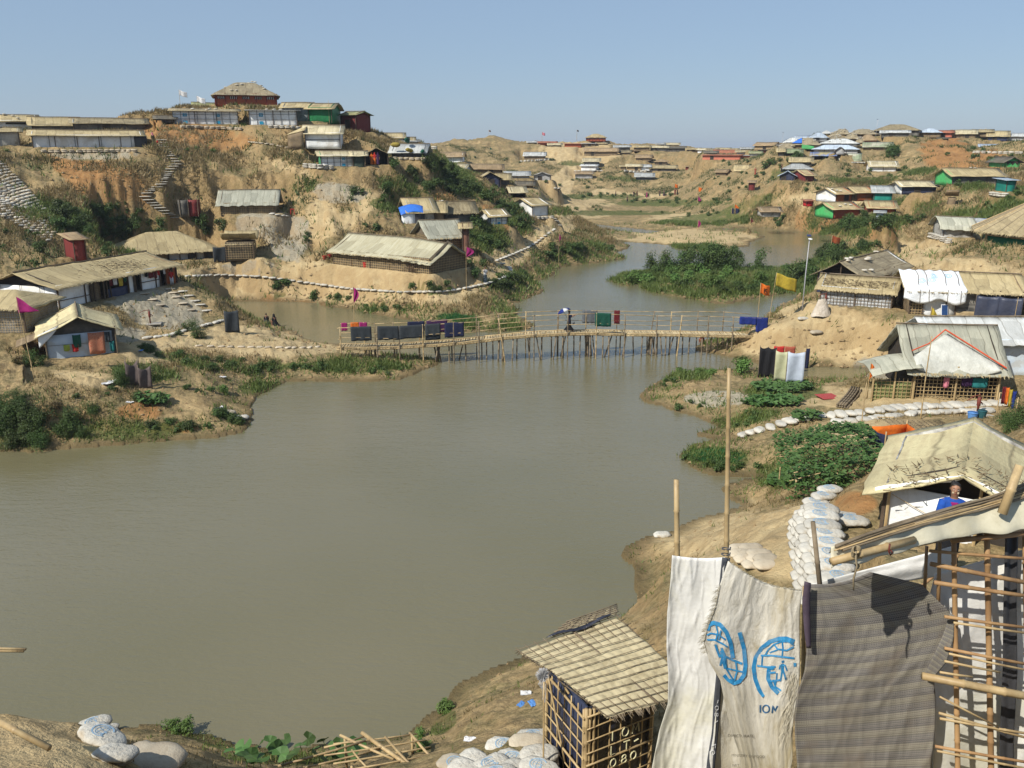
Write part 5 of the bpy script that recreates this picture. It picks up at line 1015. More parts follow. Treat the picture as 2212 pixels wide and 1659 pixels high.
def pavilion():
 c = Vector((53.6, 86.5, 5.15)); root = empty('pavilion', c); tag(root, 'large many sided pavilion with deep green walls and wide straw roof at the right edge', 'pavilion')
 n, Rr, wh = 8, 6.0, 2.0; ang = [math.pi / 8 + .35 + 2 * math.pi * j / n for j in range(n)]; P = [Vector((Rr * math.cos(a), Rr * math.sin(a), 0)) for a in ang]
 tanp = M('bamboo_mat_panel', (.42, .33, .19), (.33, .25, .14), 8)
 for j in range(n):
  a, b_ = P[j], P[(j + 1) % n]
  wall_part(root, (a.x, a.y), (b_.x, b_.y), lambda s: wh * .62, M('dark_green_board', (.01, .15, .075), (.008, .12, .06), 2, .6), j, 'wall'); wall_part(root, (a.x, a.y), (b_.x, b_.y), lambda s: wh, tanp if j % 2 else MATS['dark_green_board'], j, 'upper_wall', inset=.03)
  MB().tube((a.x, a.y, -.4), (a.x, a.y, wh), .12, n=6).build('post', bamboo, root); m_ = (a + b_) / 2 * 1.01; d = b_ - a; MB().box((m_.x, m_.y, wh * .62), (d.length, .08, .09), math.atan2(d.y, d.x)).build('rail', bamboo, root)
 for j in range(n):
  def Q(s, t_, j=j):
   a = ang[j] + (ang[(j + 1) % n] - ang[j]) % (2 * math.pi) * s; r_ = (Rr + 1.2) * (1 - t_) + .1; q_ = math.cos(((s - .5)) * 2 * math.pi / n) ; q_ = math.cos(math.pi / n) / q_
   return (r_ * q_ * math.cos(a), r_ * q_ * math.sin(a), wh - .35 + 3.9 * t_ + .06 * math.sin(s * 40) * (1 - t_))
  MB().grid(Q, 12, 14, .12, (0, 0, -1)).build('roof_slope', RM['thatchp'], root)
  p = Q(0, 0); MB().tube(p, Q(0, 1), .07, n=5).build('hip_pole', bamboo, root)
  for z_ in range(9): s_ = (z_ + .5) / 9; MB().tube([c_ * 1.004 for c_ in Q(s_, 0)], Q(s_, .97), .03, n=4).build('batten', bamboo_old, root) if z_ % 3 == 1 else None
 mb = MB()
 r = random.Random(2)
 for _ in range(500): a = r.uniform(0, 6.28); q_ = (Rr + 1.2) * r.uniform(.93, 1.0); x, y = q_ * math.cos(a), q_ * math.sin(a); z = wh - .3; mb.add([(x, y, z), (x - .08 * math.sin(a), y + .08 * math.cos(a), z), (x * 1.03, y * 1.03, z - r.uniform(.15, .4))], [(0, 1, 2)])
 tag(mb.build('thatch_fringe', straw, root), kind='stuff')
RM['thatchp'] = MR('pavilion_thatch', (.42, .34, .2), (.33, .265, .15), seam=.55, damt=.12)
pavilion()
# ================================================================ THE BAMBOO FOOTBRIDGE
BR = [(735, 753, 58.4), (864, 751, 59), (984, 743, 59.5), (1092, 731, 60), (1154, 725.5, 60.3), (1230, 722, 60.7), (1287, 721.5, 61), (1349, 723, 61.3), (1467, 724.5, 61.8), (1616, 727.5, 62.4), (1640, 728, 62.6)]
BP = [at(*b_) for b_ in BR]; _bx = [p.x for p in BP]
def bpt(x, back=0.0, up=0.0):
 return Vector((x, np.interp(x, _bx, [p.y for p in BP]) + back, np.interp(x, _bx, [p.z for p in BP]) + up))
def bx_of(u, back=0.0, zoff=0.0):
 lo, hi = _bx[0] - 2, _bx[-1] + 2
 for _ in range(30):
  m_ = (lo + hi) / 2; p = bpt(m_, back, zoff)
  if proj(p.x, p.y, p.z)[0] < u: lo = m_
  else: hi = m_
 return lo
bridge = empty('footbridge', bpt(_bx[0])); tag(bridge, 'long narrow bamboo footbridge on many thin posts across the pond', 'footbridge'); b0 = bpt(_bx[0])
rb = random.Random(4); DW = 1.25
def bamboo_pole(a, b_, r0, r1, name, parent, mat=bamboo, nodes_=0.45, bow=0.0, n=6):
 a, b_ = Vector(a), Vector(b_); d = b_ - a; k = max(2, int(d.length / nodes_)); pts = []; rad = []; sd = d.normalized().cross(Vector((.3, .2, 1))).normalized() if d.length > 0 else Vector((1, 0, 0))
 for i in range(k + 1):
  f = i / k; p = a + d * f + sd * bow * math.sin(f * math.pi); r_ = r0 + (r1 - r0) * f
  if 0 < i < k and nodes_ < 1: q_ = d.normalized() * .018; pts += [p - q_, p, p + q_]; rad += [r_, r_ * 1.22, r_]
  else: pts.append(p); rad.append(r_)
 mb = MB(); mb.path(pts, rad, n); mb.smooth = True; o = mb.build(name, mat, parent)
 if parent is bridge: o.location = (0, 0, 0); o.matrix_parent_inverse = Matrix.Translation(-b0)
 return o
xs = np.linspace(_bx[0] - .3, _bx[-1] + .2, 40)
for bk, up in ((-.02, -.06), (.42, -.06), (.83, -.06), (DW, -.06), (0, .075), (DW, .06)):
 for j in range(0, 39, 13):
  seg = xs[j:j + 14]; mb = MB(); mb.path([bpt(x, bk, up + .015 * rb.uniform(-1, 1)) for x in seg], .055 if up < 0 else .045, 6); mb.smooth = True
  o = mb.build('stringer', bamboo, bridge); o.matrix_parent_inverse = Matrix.Translation(-b0)
sm = MB().tube((0, -.09, 0), (0, DW + .09, 0), .032, n=5).mesh('slat', M('bleached_bamboo', (.6, .5, .32), (.45, .36, .2), 5, .7, var=.25)); N_ = 290
for j in range(N_):
 x = _bx[0] - .1 + (_bx[-1] - _bx[0] + .2) * j / (N_ - 1); p = bpt(x, rb.uniform(-.05, .05), .022 + rb.uniform(-.006, .006)); o = link('slat', sm, bridge, p - b0, (0, 0, rb.uniform(-.05, .05)))
iu = lambda L_: [707.8 + .24 * x for x in L_]; ju = lambda L_: [1150.2 + .28 * x for x in L_]
near_posts = iu([122, 450, 650, 860, 1135, 1362, 1572, 1856, 2160]) + ju([490, 710, 955, 1130, 1350, 1540])
far_posts = iu([330, 428, 595, 826, 1340, 1538, 1785, 2072]) + ju([200, 410, 650, 912, 1068, 1272, 1470])
lean_n = {6: .22, 12: -.12}
def ground_z(p): return max(hz(p.x, p.y), -.9)
NP, FP = [], []
for j, u in enumerate(near_posts):
 x = bx_of(u, -.05); p = bpt(x, -.1); top = p + Vector((-lean_n.get(j, 0) * 1.2, 0, 1.52 + rb.uniform(-.03, .08))); bot = Vector((p.x + lean_n.get(j, 0) * 1.6, p.y - .05, ground_z(p) - .3)); NP.append(top); bamboo_pole(bot, top, .052, .04, 'rail_post', bridge, bamboo_old if j % 3 else bamboo, bow=rb.uniform(-.04, .04), nodes_=.5)
for j, u in enumerate(far_posts):
 x = bx_of(u, DW); p = bpt(x, DW + .1); top = p + Vector((.25 if j == 11 else 0, 0, 1.55 + rb.uniform(-.04, .1))); bot = Vector((p.x - (.25 if j == 11 else 0), p.y, ground_z(p) - .3)); FP.append(top); bamboo_pole(bot, top, .048, .036, 'rail_post', bridge, bamboo_old if j % 3 else bamboo, bow=rb.uniform(-.05, .05), nodes_=.5)
for u, ln in [(x, 0) for x in iu([1092, 1115, 1385, 1430, 1485, 1705, 1820, 1930, 2015, 2120]) + ju([72, 145, 235, 320, 370, 445, 545, 590, 680, 850, 885, 965, 1030, 1062, 1118, 1160, 1215, 1310, 1385, 1430, 1475, 1510])] + \
   [(x, l_) for x, l_ in zip(iu([1225, 1240, 1670, 1800, 1880]) + ju([182, 262, 405, 462, 615, 722, 775, 920, 988, 1090]), [-.55, .05, -.15, .2, .5, -.35, -.6, .25, .3, -.9, -.45, .2, .45, .35, -.5])]:
 bk = rb.choice([.25, .6, .95, .05]); x = bx_of(u, bk); p = bpt(x, bk, -.08); bot = Vector((p.x + ln, p.y + rb.uniform(-.1, .1), ground_z(p) - .3)); bamboo_pole(bot, p, .06, .05, 'bearing_post', bridge, bamboo_old, bow=rb.uniform(-.05, .05), nodes_=.6)
for uc, nn_ in ((iu([975])[0], 7), (iu([1555])[0], 5), (ju([430])[0], 5), (ju([925])[0], 4)):
 for j in range(nn_): x = bx_of(uc, .6); p = bpt(x + rb.uniform(-.25, .25), rb.uniform(0, 1.2), -.08); bot = Vector((p.x + rb.uniform(-.3, .35), p.y, ground_z(p) - .3)); bamboo_pole(bot, p, .06, .055, 'bearing_post', bridge, bamboo_old, nodes_=.6)
for u in iu([390, 370, 420, 345, 600, 620, 820]): x = bx_of(u, .5); p = bpt(x, .6, -.08); bamboo_pole(Vector((p.x, p.y, ground_z(p) - .3)), p, .05, .045, 'bearing_post', bridge, bamboo_old, nodes_=.6)
RAIL_N = [bpt(_bx[0] - .1, -.1, 1.46)] + [t_ - Vector((0, .0, .06)) for t_ in NP] + [bpt(_bx[-1] + 1.2, -.1, 1.4)]
RAIL_F = [bpt(_bx[0] - .1, DW + .1, 1.5)] + [t_ - Vector((0, 0, .06)) for t_ in FP] + [bpt(_bx[-1] - .5, DW + .1, 1.46)]
RAIL_N.sort(key=lambda p: p.x); RAIL_F.sort(key=lambda p: p.x)
for RL in (RAIL_N, RAIL_F):
 for j in range(len(RL) - 1):
  a, b_ = RL[j], RL[j + 1]; d = (b_ - a) * .04; bamboo_pole(a - d, b_ + d, .029, .025, 'rail', bridge, nodes_=.6, bow=rb.uniform(-.03, .03))
  dz = Vector((0, 0, -.74 + rb.uniform(-.08, .08))); bamboo_pole(a - d + dz, b_ + d + dz + Vector((0, 0, rb.uniform(-.06, .06))), .024, .02, 'mid_rail', bridge, nodes_=.7, bow=rb.uniform(-.04, .04))
def railpt(RL, u, up=.035):
 best = None
 for a, b_ in zip(RL[:-1], RL[1:]):
  ua, ub = proj(*a)[0], proj(*b_)[0]
  if ua <= u <= ub or best is None: best = a + (b_ - a) * ((u - ua) / max(ub - ua, 1e-3))
  if ua <= u <= ub: break
 return best + Vector((0, 0, up))
for j, (RL, u0, u1, dr, m_, lab, bk) in enumerate([
 (RAIL_N, 757, 802, .98, 'charcoal', 'charcoal blanket hanging alone near the left end of the bridge rail', .9),
 (RAIL_N, 815, 861, .95, 'charcoal', 'charcoal blanket left of the longest stretch of blankets on the near bridge rail', .9),
 (RAIL_N, 862, 916, .92, 'charcoal', 'wide charcoal blanket in the middle of the near bridge rail washing', .9),
 (RAIL_N, 918, 951, .85, 'charcoal', 'narrower charcoal cloth with a drooping corner on the near bridge rail', 1.35),
 (RAIL_N, 960, 1002, 1.05, 'navy', 'dark navy blanket at the right end of the left washing on the bridge', .95),
 (RAIL_F, 880, 917, .7, 'navy', 'dark blue striped cloth on the far bridge rail behind the blankets', .7), (RAIL_F, 921, 966, .9, 'purple', 'dark purple cloth on the far bridge rail behind the blankets', .9),
 (RAIL_F, 737, 750, .55, 'magenta', 'small magenta cloth at the very left end of the bridge', .5), (RAIL_F, 757, 775, .35, 'orange', 'orange cloth on the far rail above the lone charcoal blanket', .5), (RAIL_F, 776, 793, .4, 'magenta', 'magenta cloth next to the orange one on the far bridge rail', .5),
 (RAIL_F, 1258, 1290, .95, 'grey', 'grey cloth on the far bridge rail right of the walker', .9), (RAIL_N, 1286, 1320, .95, 'green', 'dark green cloth on the near bridge rail beside the grey one', .9),
 (RAIL_F, 1327, 1339, .95, 'maroon', 'small maroon cloth folded over the far bridge rail', .8), (RAIL_N, 1598, 1635, .55, 'royal', 'royal blue cloth over the right end of the bridge rail', .9), (RAIL_N, 1634, 1659, 1.1, 'royal', 'long royal blue garment hanging lowest at the right end of the bridge', .8)]):
 a, b_ = railpt(RL, u0), railpt(RL, u1); o = hang(a - (a + b_) / 2, b_ - (a + b_) / 2, dr, CL[m_], 'laundry', seed=j, back=bk, waves=2.2); o.location = (a + b_) / 2; tag(o, lab, 'laundry', 'washing hung on the bridge rails')
def flag(u, vb, vt, mat, label, shape, Y=None, fw=1.2, fh=.8, lean=0.0, r=.03, cat='flag', txt=None, seed=0):
 p = pick(u, vb) if Y is None else at(u, vb, Y); s = ppm(p); Hh = (vb - vt) / s; root = empty(cat, p); tag(root, label, cat)
 bamboo_pole((0, 0, -.3), (lean, 0, Hh), r, r * .6, 'pole', root, nodes_=.5, bow=.03 * Hh / 4)
 if fw < .05: return root
 t0 = Vector((lean, 0, Hh)); rn = Rn(seed + 3)
 if shape == 'tri': F = lambda s, t_: (t0.x + fw * s, .06 * math.sin(s * 7), t0.z - .05 - fh * t_ * (1 - s) - fh * .85 * s)
 elif shape == 'droop': F = lambda s, t_: (t0.x + (.02 + fw * s * math.sin(math.pi * min(1, .15 + t_)) ), .05 * math.sin(s * 9 + t_ * 4), t0.z - .05 - fh * (t_ * .9 + .1 * s))
 else: F = lambda s, t_: (t0.x + fw * s, .07 * math.sin(s * 8), t0.z - .05 - fh * t_ - fw * s * .33 + .03 * math.sin(s * 9))
 mb = MB(); mb.grid(F, 10, 7, .008); fo = mb.build('cloth', mat, root, True)
 if txt:
  for j, st in enumerate(txt):
   mb = MB(); mb.path([(t0.x + fw * (.2 + .5 * x), -.11, t0.z - .05 - fh * (.85 - .6 * y) - fw * (.2 + .5 * x) * .33) for x, y in st], .03, 4); mb.build('flag_mark', CL['black'], fo)
 return root
flag(75, 817, 637, CL['magenta'], 'dark magenta pennant on a long bamboo pole beside the white fronted shelter', 'tri', fw=1.15, fh=.95, lean=-.35, seed=1)
flag(769, 752, 618, CL['magenta'], 'hanging magenta flag behind the left end of the bridge', 'droop', Y=66, fw=.42, fh=1.4, seed=2)
flag(1008, 628, 533, CL['magenta'], 'magenta flag on a pole in front of the dark woven hut on the path', 'droop', fw=.75, fh=1.1, seed=3)
flag(1207, 577, 505, CL['magenta'], 'thin maroon flag on a pole standing on the shrubby point', 'droop', fw=.2, fh=1.1, seed=4)
flag(1634, 735, 610, CL['orange'], 'orange flag with dark marks at the right end of the bridge', 'rect', fw=.72, fh=.75, Y=63.4, seed=5, txt=[[(.3, 0), (.3, .8)], [(.55, 0), (.9, 0), (.9, .4), (.6, .4), (.6, .8), (.9, .8)]])
flag(1655, 735, 588, CL['yellow'], 'large yellow flag flying at the right end of the bridge', 'rect', fw=1.55, fh=.95, lean=.38, Y=63, seed=6)
flag(1990, 795, 660, CL['yellow'], 'drooping ochre flag on a pole right of the clay ledge', 'droop', Y=50, fw=.45, fh=2.1, lean=.15, seed=7)
flag(1874, 850, 781, CL['orange'], 'furled orange red flag at the corner of the near shelter with red piping', 'droop', Y=44.5, fw=.25, fh=.95, seed=8)
flag(1989, 905, 722, CL['white'], 'bare tall bamboo pole in front of the near shelter with red piping', 'droop', fw=.01, fh=.05, cat='pole', r=.035)
flag(1858, 948, 822, CL['white'], 'thin bare bamboo pole beside the sandbag path on the right bank', 'droop', fw=.01, fh=.05, cat='pole')
flag(2180, 766, 640, CL['white'], 'bare pole in front of the dark blue sheet on the right bank', 'droop', fw=.01, fh=.05, cat='pole', Y=56)
flag(393, 262, 197, CL['white'], 'white banner flag left of the red pavilion, the higher one', 'rect', Y=118, fw=1.0, fh=.65, seed=9)
flag(429, 250, 209, CL['white'], 'white banner flag close beside the red pavilion, the lower one', 'rect', Y=119, fw=1.05, fh=.7, seed=10)
flag(712, 268, 219, CL['white'], 'thin bare mast at the right end of the green tent', 'droop', Y=118, fw=.01, fh=.05, cat='pole')
flag(1056, 299, 281, CL['brown'], 'tiny dark flag on top of the bare dome hill', 'rect', fw=.7, fh=.5, Y=298, r=.06)
flag(1171, 305, 286, CL['pink'], 'tiny pale pink flag on the far ridge', 'rect', fw=1.0, fh=.9, Y=298, r=.06)
flag(1246, 302, 281, CL['black'], 'tiny black flag left of the small red pavilion', 'rect', fw=.6, fh=.5, Y=298, r=.06)
flag(1058, 333, 318, CL['green'], 'tiny green flag on the face of the dome hill', 'tri', fw=1, fh=.8, Y=284, r=.05)
flag(1507, 498, 475, CL['magenta'], 'small red flag standing on the sandbar', 'droop', fw=.5, fh=1.6, r=.05)
flag(1507, 440, 422, CL['magenta'], 'small dark pink flag at the foot of the right hill nose', 'tri', fw=.9, fh=1.4, r=.05)
flag(1586, 462, 440, CL['orange'], 'orange flag above the two blue flags near the far shore', 'tri', fw=1.0, fh=1.0, r=.05)
flag(1580, 463, 449, CL['navy'], 'navy flag, left of the blue pair near the far shore', 'rect', fw=.7, fh=1.4, r=.05)
flag(1588, 463, 449, CL['navy'], 'navy flag, right of the blue pair near the far shore', 'rect', fw=.8, fh=1.3, r=.05)
flag(1621, 483, 469, CL['maroon'], 'dark maroon flag near the low hut on the far shore', 'tri', fw=.7, fh=1.2, r=.05)
flag(1457, 410, 397, CL['orange'], 'small orange flag beside the far valley path', 'rect', fw=.9, fh=1.0, r=.05)
flag(1508, 418, 404, CL['orange'], 'small orange flag on the left slope of the right hill nose', 'rect', fw=.9, fh=1.0, r=.05)
flag(1796, 528, 508, M('rust_board', (.28, .07, .02), (.22, .05, .02)), 'rust coloured square marker standing in the far pond', 'rect', fw=1.1, fh=.9, Y=113, r=.04)
def lamp(u, vb, vt, label, Y=None, solar=False):
 p = pick(u, vb) if Y is None else at(u, vb, Y); s = ppm(p); Hh = (vb - vt) / s; root = empty('lamp_post', p); tag(root, label, 'lamp post')
 g = M('galvanised_steel', (.42, .42, .44), (.34, .34, .36), 4, .45, spec=.5); MB().path([(0, 0, -.2), (0, 0, Hh * .5), (.05, 0, Hh)], [.05, .04, .03], 8).build('mast', g, root, True)
 mb = MB(); mb.box((0, -.3, Hh + .05), (.16, .4, .07)); mb.build('lamp_head', M('white_lamp', (.8, .8, .8), (.7, .7, .7)), root); MB().box((.05, .15, Hh + .25), (.3, .25, .03), Matrix.Rotation(R(25), 3, 'X')).build('solar_panel', M('solar_cell', (.02, .03, .08), (.03, .04, .1), 3, .2), root)
lamp(1733, 671, 518, 'tall thin lamp post on the clay point at the right end of the bridge')
lamp(1688, 330, 290, 'slender mast on the skyline left of the right hill', Y=240); lamp(1892, 292, 262, 'street lamp on top of the crowded right hill', Y=205)
# ================================================================ SANDBAGS
bag_protos = [bag_mesh(s) for s in (1, 2, 3, 4)]; bag_me = [b.mesh('sandbag', bagm, True) for b in bag_protos]; bag_mud = [b.mesh('sandbag', bagm2, True) for b in bag_protos]
bag_lo = [bag_mesh(s, .62, .4, .2, 5, 3) for s in (5, 6, 7)]; bag_lo_me = [b.mesh('sandbag', bagm, True) for b in bag_lo]; bag_lo_mud = [b.mesh('sandbag', bagm2, True) for b in bag_lo]
rs = random.Random(11)
def dens(pts, step):
 """points every step units along a pixel polyline"""
 out = []; acc = 0.0
 for (a, b_), (c, d) in zip(pts[:-1], pts[1:]):
  L_ = math.hypot(c - a, d - b_); t_ = acc
  while t_ < L_: out.append((a + (c - a) * t_ / L_, b_ + (d - b_) * t_ / L_, math.atan2(d - b_, c - a))); t_ += step
  acc = t_ - L_
 return out
def bag_run(name, label, pts, cat='sandbag wall', spacing=.56, across=False, meshes=None, layers=1, sc=1.0, group=None, lift=0.0):
 """a line of sandbags following the ground along a pixel polyline"""
 W_ = [pick(u, v) for u, v, _ in dens(pts, 4)]; W_ = [w for w in W_ if w is not None]
 keep = [W_[0]]
 for w in W_[1:]:
  d = w - keep[-1]; d.z = 0
  if d.length > 6: continue
  if d.length >= spacing * sc: keep.append(w)
 root = empty(name, keep[0]); tag(root, label, cat, group); meshes = meshes or bag_me
 for ly in range(layers):
  for j, w in enumerate(keep):
   nx_ = keep[min(j + 1, len(keep) - 1)] - keep[max(j - 1, 0)]; a = math.atan2(nx_.y, nx_.x) + (math.pi / 2 if across else 0) + rs.uniform(-.12, .12)
   o = link('sandbag', rs.choice(meshes), root, w - keep[0] + Vector((rs.uniform(-.03, .03), rs.uniform(-.03, .03), lift + ly * .15 * sc - .03)), (rs.uniform(-.08, .08), rs.uniform(-.08, .08), a), (sc * rs.uniform(.92, 1.1),) * 3)
 return root
bag_run('sandbag_edging', 'pale sandbag edging along the curving path below the large wrinkled roof', [(405, 599), (480, 596), (560, 599), (640, 609), (700, 618), (760, 626), (860, 633), (960, 632), (1010, 624), (1060, 612), (1085, 602), (1106, 591), (1101, 580), (1080, 569)], sc=1.12, lift=.05)
bag_run('sandbag_edging', 'sandbag edging of the path climbing past the shrubby point', [(1075, 564), (1110, 550), (1140, 537), (1165, 521), (1185, 505), (1200, 495)], sc=1.15, lift=.05)
bag_run('sandbag_edging', 'long low sandbag line beside the footpath on the left bank', [(318, 731), (360, 727), (400, 715), (440, 704), (480, 694), (505, 688)], sc=1.1)
bag_run('sandbag_edging', 'thin sandbag kerb along the lower footpath leading to the bridge', [(430, 748), (500, 750), (560, 751), (640, 752), (700, 750)], sc=.8, meshes=bag_mud, spacing=.8)
bag_run('sandbag_path', 'upper row of flat white sandbags paving the path on the right bank', [(1606, 942), (1640, 932), (1680, 920), (1730, 906), (1790, 900), (1860, 893), (1930, 884), (2000, 880), (2080, 877), (2165, 873)], sc=1.35, across=True, spacing=.32)
bag_run('sandbag_path', 'lower row of flat white sandbags beside the water pump path', [(1812, 914), (1870, 908), (1930, 901), (1990, 893), (2060, 892), (2160, 889)], sc=1.25, spacing=.42)
bag_run('sandbag_ledge', 'white sandbag ledge under the pale roofed huts at the right edge of the hill', [(2104, 331), (2150, 332), (2212, 333)], sc=1.6, layers=2, meshes=bag_lo_me, spacing=.6); bag_run('sandbag_ledge', 'short white sandbag ledge below the crowded hill centre', [(1842, 352), (1884, 353)], sc=1.5, meshes=bag_lo_me)
bag_run('sandbag_ledge', 'white sandbag heap on the slope below the teal latrine', [(2142, 422), (2165, 426), (2180, 424)], sc=1.5, layers=2, meshes=bag_lo_me, spacing=.4)
bag_run('sandbag_ledge', 'white sandbag steps on the bank left of the green pavilion', [(2010, 513), (2025, 517), (2045, 524), (2052, 528)], sc=1.2, layers=3, spacing=.45)
bag_run('sandbag_ledge', 'white sandbag strip high on the dome hill', [(938, 323), (984, 323)], sc=1.7, meshes=bag_lo_me, layers=2); bag_run('sandbag_ledge', 'white sandbag shelf under the tan walled far shelter', [(1350, 371), (1375, 373), (1400, 371)], sc=1.8, meshes=bag_lo_me, layers=2)
bag_run('sandbag_ledge', 'white sandbag rim around the lone shelter on the dome hill', [(1126, 350), (1160, 348), (1192, 346)], sc=1.6, meshes=bag_lo_me, layers=2); bag_run('sandbag_ledge', 'white sandbag ledge on the far stack of shelters', [(1243, 370), (1300, 370)], sc=1.8, meshes=bag_lo_me)
bag_run('sandbag_ledge', 'beaded white sandbag line along the far valley foot', [(1200, 408), (1260, 408), (1330, 409), (1450, 412)], sc=1.7, meshes=bag_lo_me, spacing=.9)
bag_run('sandbag_ledge', 'weathered sandbag terrace under the long white walled shelter', [(95, 329), (180, 329), (300, 328)], sc=1, meshes=bag_lo_mud, layers=2); bag_run('sandbag_ledge', 'sandbag terrace below the white panelled shelter with two emblem panels', [(395, 276), (450, 278), (520, 281)], sc=1.1, meshes=bag_lo_mud, layers=2)
bag_run('sandbag_ledge', 'pale sandbags under the panelled shelter right of the pavilion', [(585, 276), (620, 277), (650, 279)], sc=1.1, meshes=bag_lo_me, layers=2); bag_run('sandbag_ledge', 'sandbag patch on the slope left of the panelled shelter with green end', [(660, 362), (690, 364), (720, 366)], sc=1.1, meshes=bag_lo_me, layers=3)
bag_run('sandbag_ledge', 'two scattered rows of sandbags on the left terrace below the hilltop', [(540, 308), (580, 312), (632, 322)], sc=1, meshes=bag_lo_mud); bag_run('sandbag_ledge', 'small sandbags beside the lattice walled shelter', [(588, 463), (605, 466), (622, 468)], sc=1, meshes=bag_lo_me)
bag_run('sandbag_ledge', 'sandbag wall under the tent heaped with bundles', [(846, 344), (880, 345), (918, 346)], sc=1, meshes=bag_lo_mud, layers=2); bag_run('sandbag_ledge', 'sandbag plinth of the white shelter on its own ledge', [(1152, 472), (1172, 473), (1192, 471)], sc=1.1, meshes=bag_lo_me, layers=2)
bag_run('sandbag_ledge', 'row of brown sandbags cut into the bank below the green pavilion, upper', [(2130, 606), (2170, 612), (2212, 616)], sc=1.2, meshes=bag_mud, layers=1); bag_run('sandbag_ledge', 'row of brown sandbags cut into the bank below the green pavilion, middle', [(2150, 618), (2180, 622), (2212, 626)], sc=1.2, meshes=bag_mud)
bag_run('sandbag_ledge', 'row of brown sandbags cut into the bank below the green pavilion, lowest', [(2185, 632), (2212, 636), (2230, 640)], sc=1.2, meshes=bag_mud)
for j, (u, v, s_, lab) in enumerate([(1715, 757, 1.3, None)]): pass
for j, (pu, pv, nrow) in enumerate([(0, 0, 0)]): pass
def stair(label, pts, L_, mud=False, gap=.34, name='sandbag_stair'):
 W_ = [pick(u, v) for u, v, _ in dens(pts, 2)]; W_ = [w for w in W_ if w is not None]; keep = [W_[0]]
 for w in W_[1:]:
  if (w - keep[-1]).length >= gap: keep.append(w)
 root = empty(name, keep[0]); tag(root, label, 'stairs')
 for w in keep: link('step', rs.choice(bag_mud if mud else bag_me), root, w - keep[0] + Vector((0, 0, .0)), (0, 0, -math.atan2(w.x, w.y) + rs.uniform(-.15, .15)), (L_, 1.2, .6))
stair('zigzag sandbag stair climbing the left hill to the long white walled shelter', [(350, 303), (358, 325), (372, 345), (385, 352), (372, 362), (362, 374), (352, 386), (350, 397), (338, 406), (322, 413), (313, 424), (325, 436), (342, 447), (358, 459), (378, 473)], 2.0, gap=.46)
stair('short flight of white sandbag steps beside the white shelter on its own ledge', [(1197, 473), (1205, 481), (1210, 490)], 1.3, gap=.4)
stair('flight of sandbag steps in the shade below the long straw roofed shelter', [(395, 630), (410, 641), (425, 653), (437, 662), (445, 671), (455, 679)], 1.3, gap=.75)
stair('muddy sandbag steps left of the shaded white ones', [(368, 625), (378, 640), (392, 652), (404, 664), (418, 675)], 1.2, True, gap=.95); stair('upper muddy steps beside the hand pump', [(312, 635), (325, 645), (340, 655), (352, 665)], 1.2, True, gap=.95)
def single_bag(u, v, sc, rz, lab, mud=False, dz=0):
 p = pick(u, v)
 if p is None: return
 o = link('sandbag', (bag_mud if mud else bag_me)[int(u) % 4], None, p + Vector((0, 0, dz - .03)), (0, 0, rz), (sc, sc, sc)); tag(o, lab, 'sandbag')
single_bag(1430, 1158, 1.1, .1, 'lone white sandbag at the water edge left of the tall bamboo poles'); single_bag(520, 905, 1.5, .2, 'pale sandbag at the tip of the left point by the water'); single_bag(495, 893, 1.3, -.3, 'muddy sandbag behind the pale one on the left point', True)
single_bag(1763, 720, 1.5, .2, 'yellowish sack lying on the clay path near the bridge end', True); single_bag(1735, 690, 1.3, 0, 'pale sack on the clay point by the lamp post')
root = empty('sandbag_slope', pick(60, 470)); tag(root, 'steep slope clad in rows of weathered sandbags at the left edge', 'sandbag slope'); r0 = root.location.copy()
bags = []
for row in range(30):
 f = row / 29; va = 352 + f * 118; ue = 8 + f * 150 if f < .8 else 128 - (f - .8) * 120; vb = va + 4 + f * 46
 n_ = int((ue + 60) / 9.5)
 for j in range(n_ + 1):
  s_ = j / max(n_, 1); u = -60 + (ue + 60) * s_; v = (352 + f * 118 - 30) + (vb - (352 + f * 118 - 30)) * s_ ** 1.15
  p = pick(u + rs.uniform(-1, 1), v)
  if p and p.y > 60: bags.append((u < -6, p))
mbs = MB(); cnt = 0
for hid, p in sorted(bags, key=lambda t_: t_[1].y):
 a = -math.atan2(p.x, p.y) + rs.uniform(-.15, .15) + .35
 if not hid and cnt < 300: link('sandbag', rs.choice(bag_lo_me if rs.random() < .5 else bag_lo_mud), root, p - r0, (rs.uniform(-.1, .1) + .25, 0, a), (.8, .8, .9)); cnt += 1
 else:
  g = rs.choice(bag_lo); c_, s_ = math.cos(a), math.sin(a); mbs.add([(p.x - r0.x + .8 * (x * c_ - y * s_), p.y - r0.y + .8 * (x * s_ + y * c_), p.z - r0.z + z) for x, y, z in g.v], g.f)
if mbs.v: tag(mbs.build('sandbags_beyond', bagm, root, True), kind='stuff')
